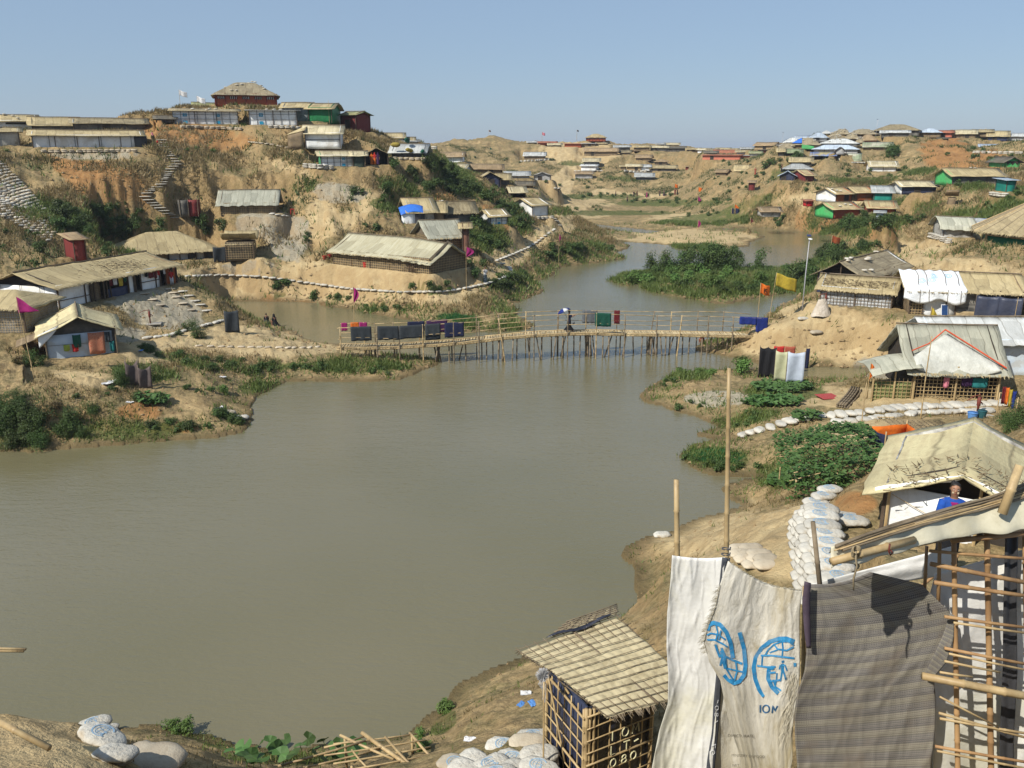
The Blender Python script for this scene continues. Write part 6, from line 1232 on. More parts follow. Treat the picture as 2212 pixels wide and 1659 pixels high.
# ================================================================ PLANTS
def leafmat(name, c, c2, tr=.25, rough=.55):
 m, t, b, out = nodes(name); v = coord(t); w = noise(t, v, 1.7, 3, .6); w2 = noise(t, v, 9, 2, .6)
 col = mixc(t, ramp(t, w, .35, .65), c, c2); col = mixc(t, ramp(t, w2, .55, .75, 0, .7), col, tuple(min(1, x * 1.9) for x in c)); hs = t.nodes.new('ShaderNodeHueSaturation'); t.links.new(col, hs.inputs['Color'])
 t.links.new(ramp(t, rnd(t), 0, 1, .7, 1.35), hs.inputs['Value']); t.links.new(ramp(t, rnd(t), 0, 1, .485, .515), hs.inputs['Hue']); t.links.new(hs.outputs[0], b.inputs['Base Color']); b.inputs['Roughness'].default_value = rough; b.inputs['Specular IOR Level'].default_value = .3
 trn = t.nodes.new('ShaderNodeBsdfTranslucent'); t.links.new(hs.outputs[0], trn.inputs[0]); mx = t.nodes.new('ShaderNodeMixShader'); mx.inputs[0].default_value = tr
 t.links.new(b.outputs[0], mx.inputs[1]); t.links.new(trn.outputs[0], mx.inputs[2]); t.links.new(mx.outputs[0], out.inputs[0]); return m
LG = leafmat('bush_leaf', (.07, .11, .027), (.034, .056, .013)); LGB = leafmat('bright_leaf', (.11, .18, .04), (.065, .115, .026)); LDR = leafmat('dry_leaf', (.16, .12, .045), (.09, .075, .03)); LSQ = leafmat('squash_leaf', (.045, .10, .022), (.085, .145, .045), .2, .6); LGR = leafmat('grass_blade', (.12, .155, .04), (.08, .11, .028), .3); LDG = leafmat('dry_grass_blade', (.28, .22, .10), (.2, .155, .07), .3)
def bush_mesh(seed, n=700, ls=.07, tall=.8, mat=None, lumps=7, name='bush', flat=.45):
 r = random.Random(seed); mb = MB(); cs = []
 for _ in range(lumps): a = r.uniform(0, 6.28); d = r.uniform(0, .36); cs.append((Vector((d * math.cos(a), d * math.sin(a), r.uniform(.12, tall * .72))), r.uniform(.13, .27)))
 for c, rad in cs: mb.path([(0, 0, -.1), (c.x * .5, c.y * .5, c.z * .5), tuple(c)], [.015, .011, .004], 3, False)
 for _ in range(n):
  c, rad = r.choice(cs); d = Vector((r.gauss(0, 1), r.gauss(0, 1), r.gauss(.25, 1))).normalized(); p = c + d * rad * r.uniform(.55, 1.12) ; p.z = max(.01, p.z)
  nn = (d * .6 + Vector((r.uniform(-.6, .6), r.uniform(-.6, .6), r.uniform(.1, 1)))).normalized(); a = nn.cross(Vector((r.uniform(-1, 1), r.uniform(-1, 1), .2))).normalized(); b_ = nn.cross(a); s_ = ls * r.uniform(.6, 1.3)
  mb.add([p - a * s_, p - b_ * s_ * flat + nn * s_ * .12, p + a * s_ , p + b_ * s_ * flat + nn * s_ * .12], [(0, 1, 2, 3)])
 return mb.mesh(name, mat)
BUSH = dict(b=[bush_mesh(i, 620, .055, .8, LG) for i in range(5)], w=[bush_mesh(10 + i, 620, .055, .5, LG, 9) for i in range(4)], g=[bush_mesh(20 + i, 560, .06, .6, LGB) for i in range(4)], d=[bush_mesh(30 + i, 420, .045, .5, LDR) for i in range(4)], t=[bush_mesh(40 + i, 700, .045, 1.5, LG, 10) for i in range(3)], k=[bush_mesh(60 + i, 1500, .028, .85, LG, 12) for i in range(3)])
rp = random.Random(21)
BQ = []
def bushes(u, v, ru, rv, n, px, kind, label, ang=0, zs=1.0, ymin=4, ymax=999):
 c, s = math.cos(R(ang)), math.sin(R(ang)); k = 0; n_ = max(1, round(n * .8))
 for _ in range(n * 3):
  if k >= n_: break
  a = rp.uniform(0, 6.28); d = math.sqrt(rp.random()); x, y = ru * d * math.cos(a), rv * d * math.sin(a); p = pick(u + x * c - y * s, v + x * s + y * c, ymin)
  if p is None or p.z < .06 or p.y > ymax or p.y < ymin: continue
  pxs = px * rp.uniform(.65, 1.35) * (1.12 if n > 3 else 1); BQ.append((pxs, p, kind, label, proj(*p)[0], rp.uniform(0, 6.28), zs)); k += 1
def grow():
 BQ.sort(key=lambda t_: -t_[0]); ones, rest = BQ[:296], BQ[296:]; grp = {}
 for e in ones: grp.setdefault(e[3], []).append(e)
 ordn = ['leftmost', 'second', 'third', 'fourth', 'fifth', 'sixth', 'seventh', 'eighth', 'ninth', 'tenth', 'eleventh', 'twelfth']
 for lab, es in grp.items():
  es.sort(key=lambda e: e[4])
  for j, (pxs, p, kind, _, u, rz, zs) in enumerate(es):
   sz = pxs / ppm(p); o = link('dry_bush' if kind == 'd' else 'bush', rp.choice(BUSH[kind]), None, p - Vector((0, 0, sz * .06)), (0, 0, rz), (sz, sz, sz * zs))
   l_ = lab
   if 1 < len(es) <= 12 or (len(es) > 12 and j < 12): l_ = (ordn[j] + ' ' + lab) if j == 0 else (ordn[j] + ' from the left, ' + lab)
   if len(es) > 1 and j == len(es) - 1: l_ = 'rightmost ' + lab
   if len(l_.split()) > 16: l_ = ordn[j] + ' ' + lab
   if len(l_.split()) > 16: l_ = lab
   tag(o, l_, 'bush', lab if len(es) > 1 else None)
 mb = {}
 lo = {k: [bush_lo(i * 3 + 1, k) for i in range(4)] for k in 'bwgdtk'}
 for pxs, p, kind, lab, u, rz, zs in rest:
  sz = pxs / ppm(p); g = rp.choice(lo[kind]); c, s = math.cos(rz), math.sin(rz); key = 'd' if kind == 'd' else ('g' if kind == 'g' else 'b')
  mb.setdefault(key, MB()).add([(p.x + sz * (x * c - y * s), p.y + sz * (x * s + y * c), p.z + sz * (z * zs - .06)) for x, y, z in g[0]], g[1])
 for key, m_ in mb.items(): tag(m_.build('scrub', dict(d=LDR, g=LGB, b=LG)[key], None), dict(d='small dry brown scrub on the banks', g='small bright green scrub on banks and slopes', b='small dark green scrub on the far slopes and banks')[key], 'scrub', kind='stuff')
def bush_lo(seed, kind):
 m_ = bush_mesh(seed, 130, .1, {'t': 1.5, 'w': .5, 'g': .6, 'd': .5}.get(kind, .8), None, 6); V = [tuple(v.co) for v in m_.vertices]; F = [tuple(p.vertices) for p in m_.polygons]; bpy.data.meshes.remove(m_); return V, F
for a in [
 (140, 470, 34, 34, 12, 34, 'b', 'dark bush crowding the foot of the sandbag slope', 30), (220, 492, 60, 34, 20, 32, 'b', 'dark green bush in the hollow behind the wide straw tent roof', 12), (320, 505, 56, 24, 14, 26, 'b', 'mid green bush right of the hollow below the zigzag stair', 10), (265, 455, 50, 14, 7, 18, 'b', 'small bush along the upper edge of the dark hollow'),
 (455, 490, 34, 18, 7, 26, 'b', 'bush left below the lattice walled shelter'), (430, 326, 40, 10, 5, 13, 'g', 'bright little bush on the orange ramp of the left hill'), (40, 525, 60, 26, 7, 20, 'w', 'scrub on the rounded spur at the left edge'), (75, 560, 26, 16, 3, 30, 'b', 'larger bush on the spur at the left edge', 0), (235, 545, 22, 14, 4, 26, 'b', 'bush beside the dark red latrine with rusty roof'),
 (20, 330, 30, 6, 2, 10, 'g', 'tiny bush under the hilltop row'), (620, 400, 90, 30, 5, 12, 'w', 'small scrub on the bare middle slope'), (745, 425, 26, 14, 5, 26, 'b', 'bush above the pale cliff in the middle slope', -20), (820, 425, 40, 14, 6, 24, 'b', 'bush on the slope left of the blue cornered hut', 10), (875, 460, 36, 10, 5, 16, 'w', 'scrub just above the blue cornered hut'),
 (900, 390, 60, 16, 14, 26, 'b', 'dark bush on the diagonal ridge left of the black fronted shelters', 24), (960, 380, 60, 18, 16, 24, 'b', 'dark bush on the shadowed slope under the black fronted shelters', 40), (1010, 425, 60, 18, 16, 26, 'b', 'dark bush on the long diagonal slope above the small white panelled hut', 30), (1080, 440, 44, 22, 16, 24, 'b', 'dark bush beside the white shelter on its own ledge', 40), (1120, 480, 30, 24, 12, 24, 'b', 'dark bush below the white shelter on its own ledge', 60), (1035, 500, 34, 26, 12, 22, 'b', 'bush on the steep bank below the small white panelled hut', 20), (1060, 540, 36, 20, 9, 20, 'b', 'bush on the bank above the path bend', 10),
 (1030, 585, 22, 24, 8, 24, 'b', 'dark bush right of the dark woven hut behind the flag pole', 60), (800, 500, 30, 10, 5, 20, 'b', 'bush behind the large wrinkled roof'), (660, 517, 14, 10, 2, 24, 'b', 'lone bush at the edge of the gravel slope'), (600, 620, 34, 8, 6, 22, 'w', 'low green growth on the bank above the inner pond'), (715, 645, 50, 8, 7, 20, 'w', 'low bush at the inner pond edge below the sandbag edging'), (820, 668, 60, 8, 7, 20, 'w', 'low bush along the bank behind the magenta flag'),
 (940, 622, 56, 9, 8, 22, 'w', 'low bush under the path opposite the walking man'), (1100, 608, 40, 14, 16, 28, 'w', 'dense bush on the point below the path bend', -14), (1180, 545, 20, 16, 8, 20, 'b', 'bush on the bank of the shrubby point', 30), (1235, 545, 50, 14, 14, 22, 'w', 'bush on the shrubby point by the water', 10), (1300, 540, 34, 10, 7, 18, 'w', 'low bush at the tip of the shrubby point'),
 (45, 935, 60, 44, 22, 52, 'k', 'dense dark bush at the left edge of the water'), (30, 880, 40, 24, 8, 44, 'k', 'dark bush above the water at the left edge'), (165, 925, 40, 22, 8, 44, 'k', 'dark bush by the water below the bare ledge'), (215, 895, 22, 12, 3, 40, 'k', 'round bush on the orange patch of the left bank'), (130, 890, 22, 14, 3, 36, 'd', 'dry brown bush on the left bank'), (82, 792, 16, 10, 3, 50, 'k', 'round glossy bush at the foot of the magenta pennant'), (20, 785, 22, 10, 3, 36, 'd', 'dry stubble bush at the far left bank'),
 (290, 830, 34, 16, 8, 40, 'k', 'dark bush around the two torn grey screens'), (330, 865, 34, 12, 6, 34, 'w', 'leafy clump below the torn grey screens'), (410, 722, 34, 10, 8, 28, 'k', 'mound of bush in the middle of the left bank path', 8), (330, 765, 30, 14, 5, 26, 'w', 'scrub beside the white fronted shelter'), (420, 782, 60, 12, 10, 24, 'w', 'green scrub on the low left bank', 14), (520, 790, 60, 14, 12, 22, 'w', 'low green scrub near the inner shore of the left bank', 8), (620, 795, 80, 14, 14, 18, 'w', 'low green scrub under the bridge approach'),
 (780, 800, 90, 12, 14, 18, 'w', 'low scrub beneath the left end of the bridge'), (380, 925, 80, 16, 12, 26, 'w', 'green scrub along the left water edge'), (480, 905, 40, 18, 9, 28, 'w', 'dark scrub near the tip of the left point'), (420, 845, 40, 10, 5, 22, 'w', 'small scrub on the orange ground of the left bank'), (200, 850, 70, 12, 6, 20, 'w', 'sparse scrub on the bare ledge of the left bank'), (480, 850, 40, 12, 5, 20, 'g', 'pale green scrub on the left point'),
 (1510, 588, 130, 6, 40, 40, 't', 'tall leafy shrub of the thicket on the green island'), (1440, 588, 30, 8, 8, 34, 'b', 'bush at the left end of the island thicket'), (1500, 608, 150, 14, 40, 32, 'g', 'bright leafy shrub in front of the island thicket'), (1560, 622, 110, 18, 20, 26, 'w', 'low shrub on the front bank of the green island'), (1390, 602, 34, 8, 8, 20, 'w', 'low growth on the left tip of the green island'), (1680, 590, 70, 16, 20, 28, 'w', 'shrub between the island and the lamp post'), (1740, 600, 30, 20, 12, 34, 'b', 'shrub behind the lamp post'),
 (1790, 560, 50, 14, 20, 30, 'b', 'dark shrub on the bank behind the dark gabled shelter', -25), (1860, 540, 50, 10, 10, 22, 'w', 'scrub on the far right bank of the pond', -15), (1870, 492, 60, 10, 22, 26, 'b', 'dark shrub beside the far right pond'), (1945, 482, 60, 8, 14, 20, 'b', 'dark shrub right of the pale latrine'), (1870, 468, 14, 8, 3, 30, 'b', 'bushy shrub in front of the long red walled hut'), (1780, 480, 16, 18, 6, 20, 'b', 'shrub left of the long red walled hut'), (1685, 485, 14, 14, 6, 20, 'b', 'shrub at the foot of the orange mound'), (2100, 400, 50, 8, 8, 15, 'b', 'shrub below the long dark walled shelter'), (2160, 445, 60, 20, 16, 20, 'w', 'scrub on the slope above the green pavilion', -30),
 (1990, 405, 60, 10, 8, 14, 'w', 'small scrub on the valley floor between huts'), (1690, 352, 50, 12, 16, 18, 'b', 'dark shrub on the crest of the right hill nose', -20), (1620, 392, 80, 20, 14, 12, 'w', 'scattered scrub on the right hill nose', -10), (1900, 372, 110, 14, 16, 12, 'w', 'scrub on the terraces of the right hill'), (1925, 335, 20, 8, 5, 26, 'b', 'dark tree like bush right of the crowded huts'), (2080, 330, 60, 20, 10, 14, 'w', 'small scrub on the orange scar'), (2170, 350, 40, 12, 7, 14, 'w', 'small scrub at the right end of the hill'), (1800, 420, 60, 10, 6, 12, 'w', 'scrub left of the orange walled huts'), (1745, 400, 30, 14, 6, 14, 'w', 'scrub below the navy gabled hut'),
 (1340, 424, 120, 4, 26, 12, 'w', 'far low growth along the valley floor'), (1480, 436, 120, 5, 22, 12, 'w', 'far low growth at the foot of the right hill nose'), (1260, 452, 60, 4, 10, 11, 'w', 'far low growth beside the upper channel'), (1480, 462, 120, 8, 16, 10, 'w', 'far low growth on the flats behind the sandbar'), (1500, 533, 70, 5, 12, 12, 'w', 'low growth on the front of the sandbar'), (1250, 395, 100, 14, 12, 10, 'w', 'scrub on the far slopes'), (1100, 345, 120, 16, 12, 9, 'w', 'scrub on the bare dome hill'), (1580, 355, 50, 8, 8, 10, 'w', 'scrub in the far gap'), (1550, 390, 40, 14, 6, 10, 'w', 'scrub on the bank by the far gap'),
 (1500, 808, 50, 5, 10, 22, 'g', 'fresh green growth at the back edge of the garden point'), (1600, 800, 10, 6, 2, 40, 'g', 'leafy seedling beside the cloth washing booth'), (1440, 830, 30, 8, 4, 18, 'w', 'small scrub on the tip of the garden point'), (1480, 880, 60, 14, 8, 18, 'w', 'muddy scrub on the shore below the garden point'), (1600, 905, 60, 16, 8, 22, 'w', 'scrub on the green shoulder left of the sandbag path'), (1500, 1000, 60, 8, 10, 24, 'w', 'scrub on the rim of the round crop bed', 8), (1600, 1015, 60, 8, 8, 26, 'w', 'scrub between the crop bed and the vine trellis'),
 (1700, 1040, 44, 20, 10, 30, 'g', 'green weeds below the vine trellis'), (1800, 1040, 30, 14, 5, 34, 'g', 'weeds under the right end of the trellis'), (2190, 920, 24, 20, 6, 50, 'k', 'dark tangled bush at the right edge behind the straw roof'), (2200, 800, 16, 14, 4, 36, 'b', 'bush at the right edge behind the near shelter'), (1100, 480, 20, 10, 3, 18, 'b', 'bush above the climbing path'),
 (440, 1580, 16, 8, 2, 70, 'g', 'leafy green plant on the near bank'), (385, 1575, 24, 12, 4, 40, 'g', 'small weed beside the near sandbags'), (960, 1545, 20, 10, 2, 44, 'g', 'green weed on the orange bank'), (905, 1610, 14, 24, 4, 44, 'g', 'weed at the foot of the near orange bank'), (0, 1418, 6, 8, 1, 60, 'd', 'dark twig poking in at the left edge')]:
 bushes(*a)
grow()
def tufts(name, mat, prob, n, hgt, blades, seed, spread=.5, ymin=9, ymax=170):
 r = np.random.RandomState(seed); area = (_Y ** 2) / 4000.0
 w = prob * area * (_Y > ymin) * (_Y < ymax) * (_H > .07) * (np.abs(_X / _Y) < .68); w = w / w.sum(); idx = r.choice(len(w), n, p=w)
 bx, by = _X[idx], _Y[idx]; nb = blades; N = n * nb
 cx = np.repeat(bx, nb) + r.randn(N) * spread * .5 * np.clip(np.repeat(by, nb) / 60, .25, 1.5); cy_ = np.repeat(by, nb) + r.randn(N) * spread * .5 * np.clip(np.repeat(by, nb) / 60, .25, 1.5)
 k = cx / cy_; j = np.interp(k, _k, np.arange(NK)); i = np.interp(cy_, _yy, np.arange(NY)); i0 = np.clip(i.astype(int), 0, NY - 2); j0 = np.clip(j.astype(int), 0, NK - 2); fi, fj = i - i0, j - j0
 cz_ = (_Hg[i0, j0] * (1 - fj) + _Hg[i0, j0 + 1] * fj) * (1 - fi) + (_Hg[i0 + 1, j0] * (1 - fj) + _Hg[i0 + 1, j0 + 1] * fj) * fi
 sc_ = np.clip(cy_ / 55, .35, 1.7); hh = hgt * sc_ * r.uniform(.5, 1.3, N); a = r.uniform(0, 6.28, N); wd = hh * .13; lx, ly = r.randn(N) * .45 * hh, r.randn(N) * .45 * hh
 V = np.empty((N, 3, 3)); V[:, 0] = np.stack([cx - wd * np.cos(a), cy_ - wd * np.sin(a), cz_ - .02], 1); V[:, 1] = np.stack([cx + wd * np.cos(a), cy_ + wd * np.sin(a), cz_ - .02], 1); V[:, 2] = np.stack([cx + lx, cy_ + ly, cz_ + hh], 1)
 m_ = bpy.data.meshes.new(name); m_.vertices.add(N * 3); m_.vertices.foreach_set('co', V.ravel()); m_.loops.add(N * 3); m_.loops.foreach_set('vertex_index', np.arange(N * 3)); m_.polygons.add(N); m_.polygons.foreach_set('loop_start', np.arange(0, N * 3, 3)); m_.polygons.foreach_set('loop_total', np.full(N, 3)); m_.update(); m_.materials.append(mat)
 o = bpy.data.objects.new(name, m_); COL.objects.link(o); tag(o, kind='stuff'); return o
pads_mask = np.ones(_X.shape)
for ox, oy, ex, ey, L_, Wd_, z_, mg in PADS:
 lx = (_X - ox) * ex.x + (_Y - oy) * ex.y; ly = (_X - ox) * ey.x + (_Y - oy) * ey.y; pads_mask *= 1 - ((lx > -.6) & (lx < L_ + .6) & (ly > -1.8) & (ly < Wd_ + .3))
gm = (1 - .95 * MASK['sand']) * np.clip(MASK['green'] + .6 * np.clip(fbm(_X * .5, _Y * .5, 3), 0, 1) * MASK['green'], 0, 1); bare = np.clip(1 - MASK['sand'] * 1.1 - MASK['orange'] * .5 - MASK['grey'] * .8, 0.0, 1)
shore_w = np.exp(-((_SD - 1.4) / 1.3) ** 2) * (_Y < 120)
tg = tufts('grass', LGR, (gm + .25 * shore_w * (1 - MASK['sand']) + .01) * pads_mask * np.clip(fbm(_X * .8, _Y * .8, 3) * 2 + .6, 0, 1), 36000, .30, 5, 1); tag(tg, 'short green grass and weeds along the banks', 'grass')
td = tufts('dry_grass', LDG, (bare + .05) * (1 - .85 * MASK['sand']) * pads_mask * np.clip(fbm(_X * .35 + 5, _Y * .35, 3) * 3 + .2, 0, 1) * (_H > .7), 60000, .26, 4, 2); tag(td, 'dry straw coloured grass tufts on the slopes', 'grass')
tc = tufts('crop', leafmat('crop_leaf', (.045, .14, .04), (.03, .10, .03)), MASK['crop'] * 1.0, 6000, .12, 4, 3, .25); tag(tc, 'dense bright green crop in the small bank beds', 'crop')
ts = tufts('dark_scrub', LG, (bare * .5 + .03) * (1 - .95 * MASK['sand']) * pads_mask * np.clip(fbm(_X * .28 + 31, _Y * .28, 3) * 4 - .3, 0, 1) * (_H > 1.0) * (_Y > 40), 26000, .27, 5, 8, .7, ymin=30, ymax=290); tag(ts, 'thin dark scrub in patches on the hills', 'scrub')
def rubble(n, seed):
 r = np.random.RandomState(seed); w = (_Y > 9) * (_Y < 120) * (_H > .08) * (np.abs(_X / _Y) < .66) * (_Y ** 2) * (.25 + shore_w * 2 + MASK['orange'] * .5) * pads_mask; w = w / w.sum(); idx = r.choice(len(w), n, p=w); mb = MB()
 for i in idx:
  s_ = (.035 + .09 * r.rand() ** 2) * np.clip(_Y[i] / 35, .5, 2.2); a = r.uniform(0, 6.28, 6); p = (_X[i], _Y[i], _H[i])
  vs = [(p[0] + s_ * math.cos(t_), p[1] + s_ * math.sin(t_) * .8, p[2] - .02 + s_ * .15 * math.sin(t_ * 3 + a[0])) for t_ in (a[0], a[0] + 1.6, a[0] + 3.1, a[0] + 4.6)] + [(p[0] + s_ * .2, p[1], p[2] + s_ * r.uniform(.4, .9))]
  mb.add(vs, [(0, 1, 4), (1, 2, 4), (2, 3, 4), (3, 0, 4)])
 return mb
tag(rubble(7000, 5).build('clods', M('earth_clod', (.30, .215, .115), (.19, .13, .065), 3, .95), None), 'small earth clods scattered on the banks', 'clods', kind='stuff')
# ================================================================ PEOPLE
skinm = M('skin', (.30, .155, .09), (.24, .12, .07), 8, .55, 60, .1, .002, spec=.35); hairm = M('hair', (.012, .01, .009), (.02, .017, .014), 20, .5, 80, .3, .002)
def skin_body(jts, edges, parent, name, mat, sub=2, root=0):
 me_ = bpy.data.meshes.new(name); me_.from_pydata([j[0] for j in jts], edges, []); o = bpy.data.objects.new(name, me_); COL.objects.link(o); o.parent = parent
 md = o.modifiers.new('skin', 'SKIN'); md.use_smooth_shade = True
 for i, j in enumerate(jts): r_ = j[1]; me_.skin_vertices[0].data[i].radius = (r_ if hasattr(r_, '__len__') else (r_, r_)); me_.skin_vertices[0].data[i].use_root = (i == root)
 sb = o.modifiers.new('sub', 'SUBSURF'); sb.levels = sub; sb.render_levels = sub
 dg = bpy.context.evaluated_depsgraph_get(); dg.update(); nm = bpy.data.meshes.new_from_object(o.evaluated_get(dg)); nm.materials.clear(); nm.materials.append(mat); nm.polygons.foreach_set('use_smooth', [True] * len(nm.polygons))
 o.modifiers.clear(); o.data = nm; return o
def loft(rings, mat, name, parent, n=16, folds=0, fa=.0):
 """rings: (cx, cy, z, rx, ry)"""
 mb = MB(); vs = []
 for cx, cy_, z, rx, ry in rings:
  for k in range(n): a = 2 * math.pi * k / n; f = 1 + fa * math.sin(a * folds) * (1 if folds else 0); vs.append((cx + rx * f * math.cos(a), cy_ + ry * f * math.sin(a), z))
 m_ = len(rings); mb.add(vs, [(i * n + k, i * n + (k + 1) % n, (i + 1) * n + (k + 1) % n, (i + 1) * n + k) for i in range(m_ - 1) for k in range(n)]); return mb.build(name, mat, parent, True)
def person(p, face, hgt, label, shirt, lower, pose='stand', head='hair', scarf=None, lowkind='skirt', arms=((.0, .0), (.0, .0)), step=.0, sub=1, group=None, bend=0.0):
 """face: heading in radians the person looks to (0 = towards +x)"""
 root = empty('person', p, face - math.pi / 2); tag(root, label, 'person', group); H = hgt; V = lambda x, y, z: (x * H, y * H, z * H)
 sit = pose == 'sit'; hz_ = .16 if sit else .53
 ty = bend
 hip = V(0, 0, hz_); sp = V(0, ty * .35, hz_ + .12); ch = V(0, ty * .75, hz_ + .24); nk = V(0, ty, hz_ + .315); hd = V(0, ty * 1.08 + .01, hz_ + .37); tp = V(0, ty * 1.08 + .008, hz_ + .425)
 J = [(hip, (.085 * H, .06 * H)), (sp, (.07 * H, .052 * H)), (ch, (.088 * H, .055 * H)), (nk, .03 * H), (hd, (.042 * H, .05 * H)), (tp, (.038 * H, .045 * H))]; E = [(0, 1), (1, 2), (2, 3), (3, 4), (4, 5)]
 for s_, st in ((-1, step), (1, -step)):
  b_ = len(J)
  if sit: L_ = [(V(s_ * .05, .02, hz_), .05 * H), (V(s_ * .08, .24, hz_ + .13), .036 * H), (V(s_ * .07, .20, .04), .024 * H), (V(s_ * .07, .28, .018), .018 * H)]
  else: L_ = [(V(s_ * .05, 0, .5), .05 * H), (V(s_ * .052, st * .5 + .012, .28), .034 * H), (V(s_ * .05, st, .045), .021 * H), (V(s_ * .055, st + .085, .02), .019 * H)]
  J += L_; E += [(0, b_), (b_, b_ + 1), (b_ + 1, b_ + 2), (b_ + 2, b_ + 3)]
 for s_, (fw_, up) in zip((-1, 1), arms):
  b_ = len(J); sh = (s_ * .105, ty * .85, hz_ + .275); el = (s_ * (.125 + .03 * up), sh[1] + .13 * fw_ + .02, sh[2] - .165 + .1 * up + .04 * fw_); wr = (s_ * (.12 - .05 * fw_ + .0 * up), el[1] + .14 * fw_ + .02, el[2] - .14 + .16 * fw_ + .28 * max(0, up)); hn = (wr[0], wr[1] + .04 * fw_, wr[2] - .06 + .07 * fw_ + .09 * max(0, up))
  J += [(V(*sh), .034 * H), (V(*el), .024 * H), (V(*wr), .016 * H), (V(*hn), (.013 * H, .021 * H))]; E += [(2, b_), (b_, b_ + 1), (b_ + 1, b_ + 2), (b_ + 2, b_ + 3)]
 skin_body(J, E, root, 'body', skinm, sub)
 if shirt is not None:
  loft([(0, ty * H * f, (hz_ + z) * H, rx * H, ry * H) for f, z, rx, ry in ((0, -.05, .105, .082), (.2, .05, .095, .074), (.55, .15, .10, .072), (.8, .23, .112, .070), (.9, .272, .118, .062), (.97, .296, .095, .056), (1, .312, .042, .040))], shirt, 'shirt', root)
  for s_, (fw_, up) in zip((-1, 1), arms):
   sh = Vector(V(s_ * .088, ty * .85, hz_ + .275)); el = Vector(V(s_ * (.125 + .03 * up), ty * .85 + .13 * fw_ + .02, hz_ + .275 - .165 + .1 * up + .04 * fw_)); mb = MB(); mb.path([sh + Vector((-s_ * .04 * H, 0, .012 * H)), sh + (el - sh) * .15, sh + (el - sh) * .5, sh + (el - sh) * .95], [.03 * H, .05 * H, .043 * H, .037 * H], 10); mb.smooth = True; mb.build('sleeve', shirt, root)
 if lower is not None:
  if sit: loft([(0, -.02 * H, .03 * H, .15 * H, .13 * H), (0, .06 * H, .16 * H, .15 * H, .17 * H), (0, .10 * H, .26 * H, .12 * H, .14 * H), (0, .03 * H, .33 * H, .09 * H, .07 * H)], lower, 'skirt', root)
  elif lowkind == 'skirt': loft([(0, 0, (hz_ + .04) * H, .092 * H, .073 * H), (0, 0, .46 * H, .108 * H, .09 * H), (0, 0, .28 * H, .105 * H, .10 * H), (0, 0, .08 * H, .12 * H, (.12 + abs(step)) * H)], lower, 'skirt', root, 20, 7, .05)
  else:
   for s_, st in ((-1, step), (1, -step)): mb = MB(); mb.path([V(s_ * .05, 0, .54), V(s_ * .053, st * .5 + .012, .28), V(s_ * .052, st * .9, .08)], [.068 * H, .05 * H, .036 * H], 10); mb.smooth = True; mb.build('trouser_leg', lower, root)
 hc = Vector(V(0, ty * 1.08, hz_ + .405))
 if head in ('hair', 'bun'):
  def S(s, t_): a = 2 * math.pi * s; b_ = math.pi * .62 * t_; back = 1 if math.sin(a) < 0 else .72; b2 = b_ * (1.18 if math.sin(a) < -.1 else .72); return (hc.x + .05 * H * math.sin(b2) * math.cos(a), hc.y + .058 * H * math.sin(b2) * math.sin(a), hc.z + .056 * H * math.cos(b2) + .006 * H)
  mb = MB(); mb.grid(S, 14, 7); mb.build('hair', hairm, root, True)
 if scarf is not None: loft([(0, (ty * 1.08 - .005) * H, (hz_ + z) * H, r_ * H, r_ * 1.05 * H) for z, r_ in ((.25, .085), (.30, .07), (.36, .062), (.42, .062), (.46, .045), (.475, .01))], scarf, 'headscarf', root)
 return root, hc, H
def pk(u, v, z=None):
 return pick(u, v) if z is None else onz(u, v, z)
P_ = bpt(bx_of(1229, .6), .6, .05); pr, hc_, H_ = person(P_, 0.0, 1.58, 'person in dark clothes walking across the footbridge under a blue and white umbrella', CL['navy'], CL['black'], arms=((.9, .2), (.7, .5)), step=.13, group=None)
um = empty('umbrella', P_ + Vector((-.18, -.1, 1.05))); tag(um, 'blue and white umbrella held by the person on the footbridge', 'umbrella'); um.rotation_euler = (R(-12), R(-24), 0)
MB().tube((0, 0, 0), (0, 0, .78), .012, n=5).build('shaft', wood, um)
for j in range(8):
 a0, a1 = j * math.pi / 4, (j + 1) * math.pi / 4
 MB().grid(lambda s, t_: (.52 * math.sin(t_ * 1.35) * math.cos(a0 + (a1 - a0) * s) * (1 - .06 * math.sin(math.pi * s) * t_), .52 * math.sin(t_ * 1.35) * math.sin(a0 + (a1 - a0) * s) * (1 - .06 * math.sin(math.pi * s) * t_), .74 - .36 * (1 - math.cos(t_ * 1.35))), 4, 5, .004).build('panel', CL['royal'] if j % 3 else CL['white'], um, True)
b_ = link('bag', bag_lo_me[0], None, P_ + Vector((.3, -.1, .6)), (0, 0, 0), (.35, .5, 1)); b_.data = bag_lo[0].mesh('bag', CL['grey'], True); tag(b_, 'small grey bag carried in front by the person with the umbrella', 'bag')
person(pk(1048, 612), R(-60), 1.62, 'person in white shirt and blue grey wrap on the path below the woven huts', CL['white'], M('cloth_bluegrey', (.10, .13, .15), (.07, .09, .11)), arms=((.2, .1), (.6, 1.0)), group=None)
person(pk(332, 317), R(-40), 1.6, 'person in olive dress and pink headscarf at the right end of the long white shelter', M('cloth_olive', (.14, .12, .05), (.1, .08, .03)), M('cloth_olive', (.14, .12, .05)), scarf=CL['pink'])
b_ = link('bag', bag_lo[1].mesh('bag', CL['red'], True), None, pk(332, 317) + Vector((.45, -.1, .55)), (0, R(80), 0), (.45, .6, 1)); tag(b_, 'red bag beside the person in the olive dress', 'bag')
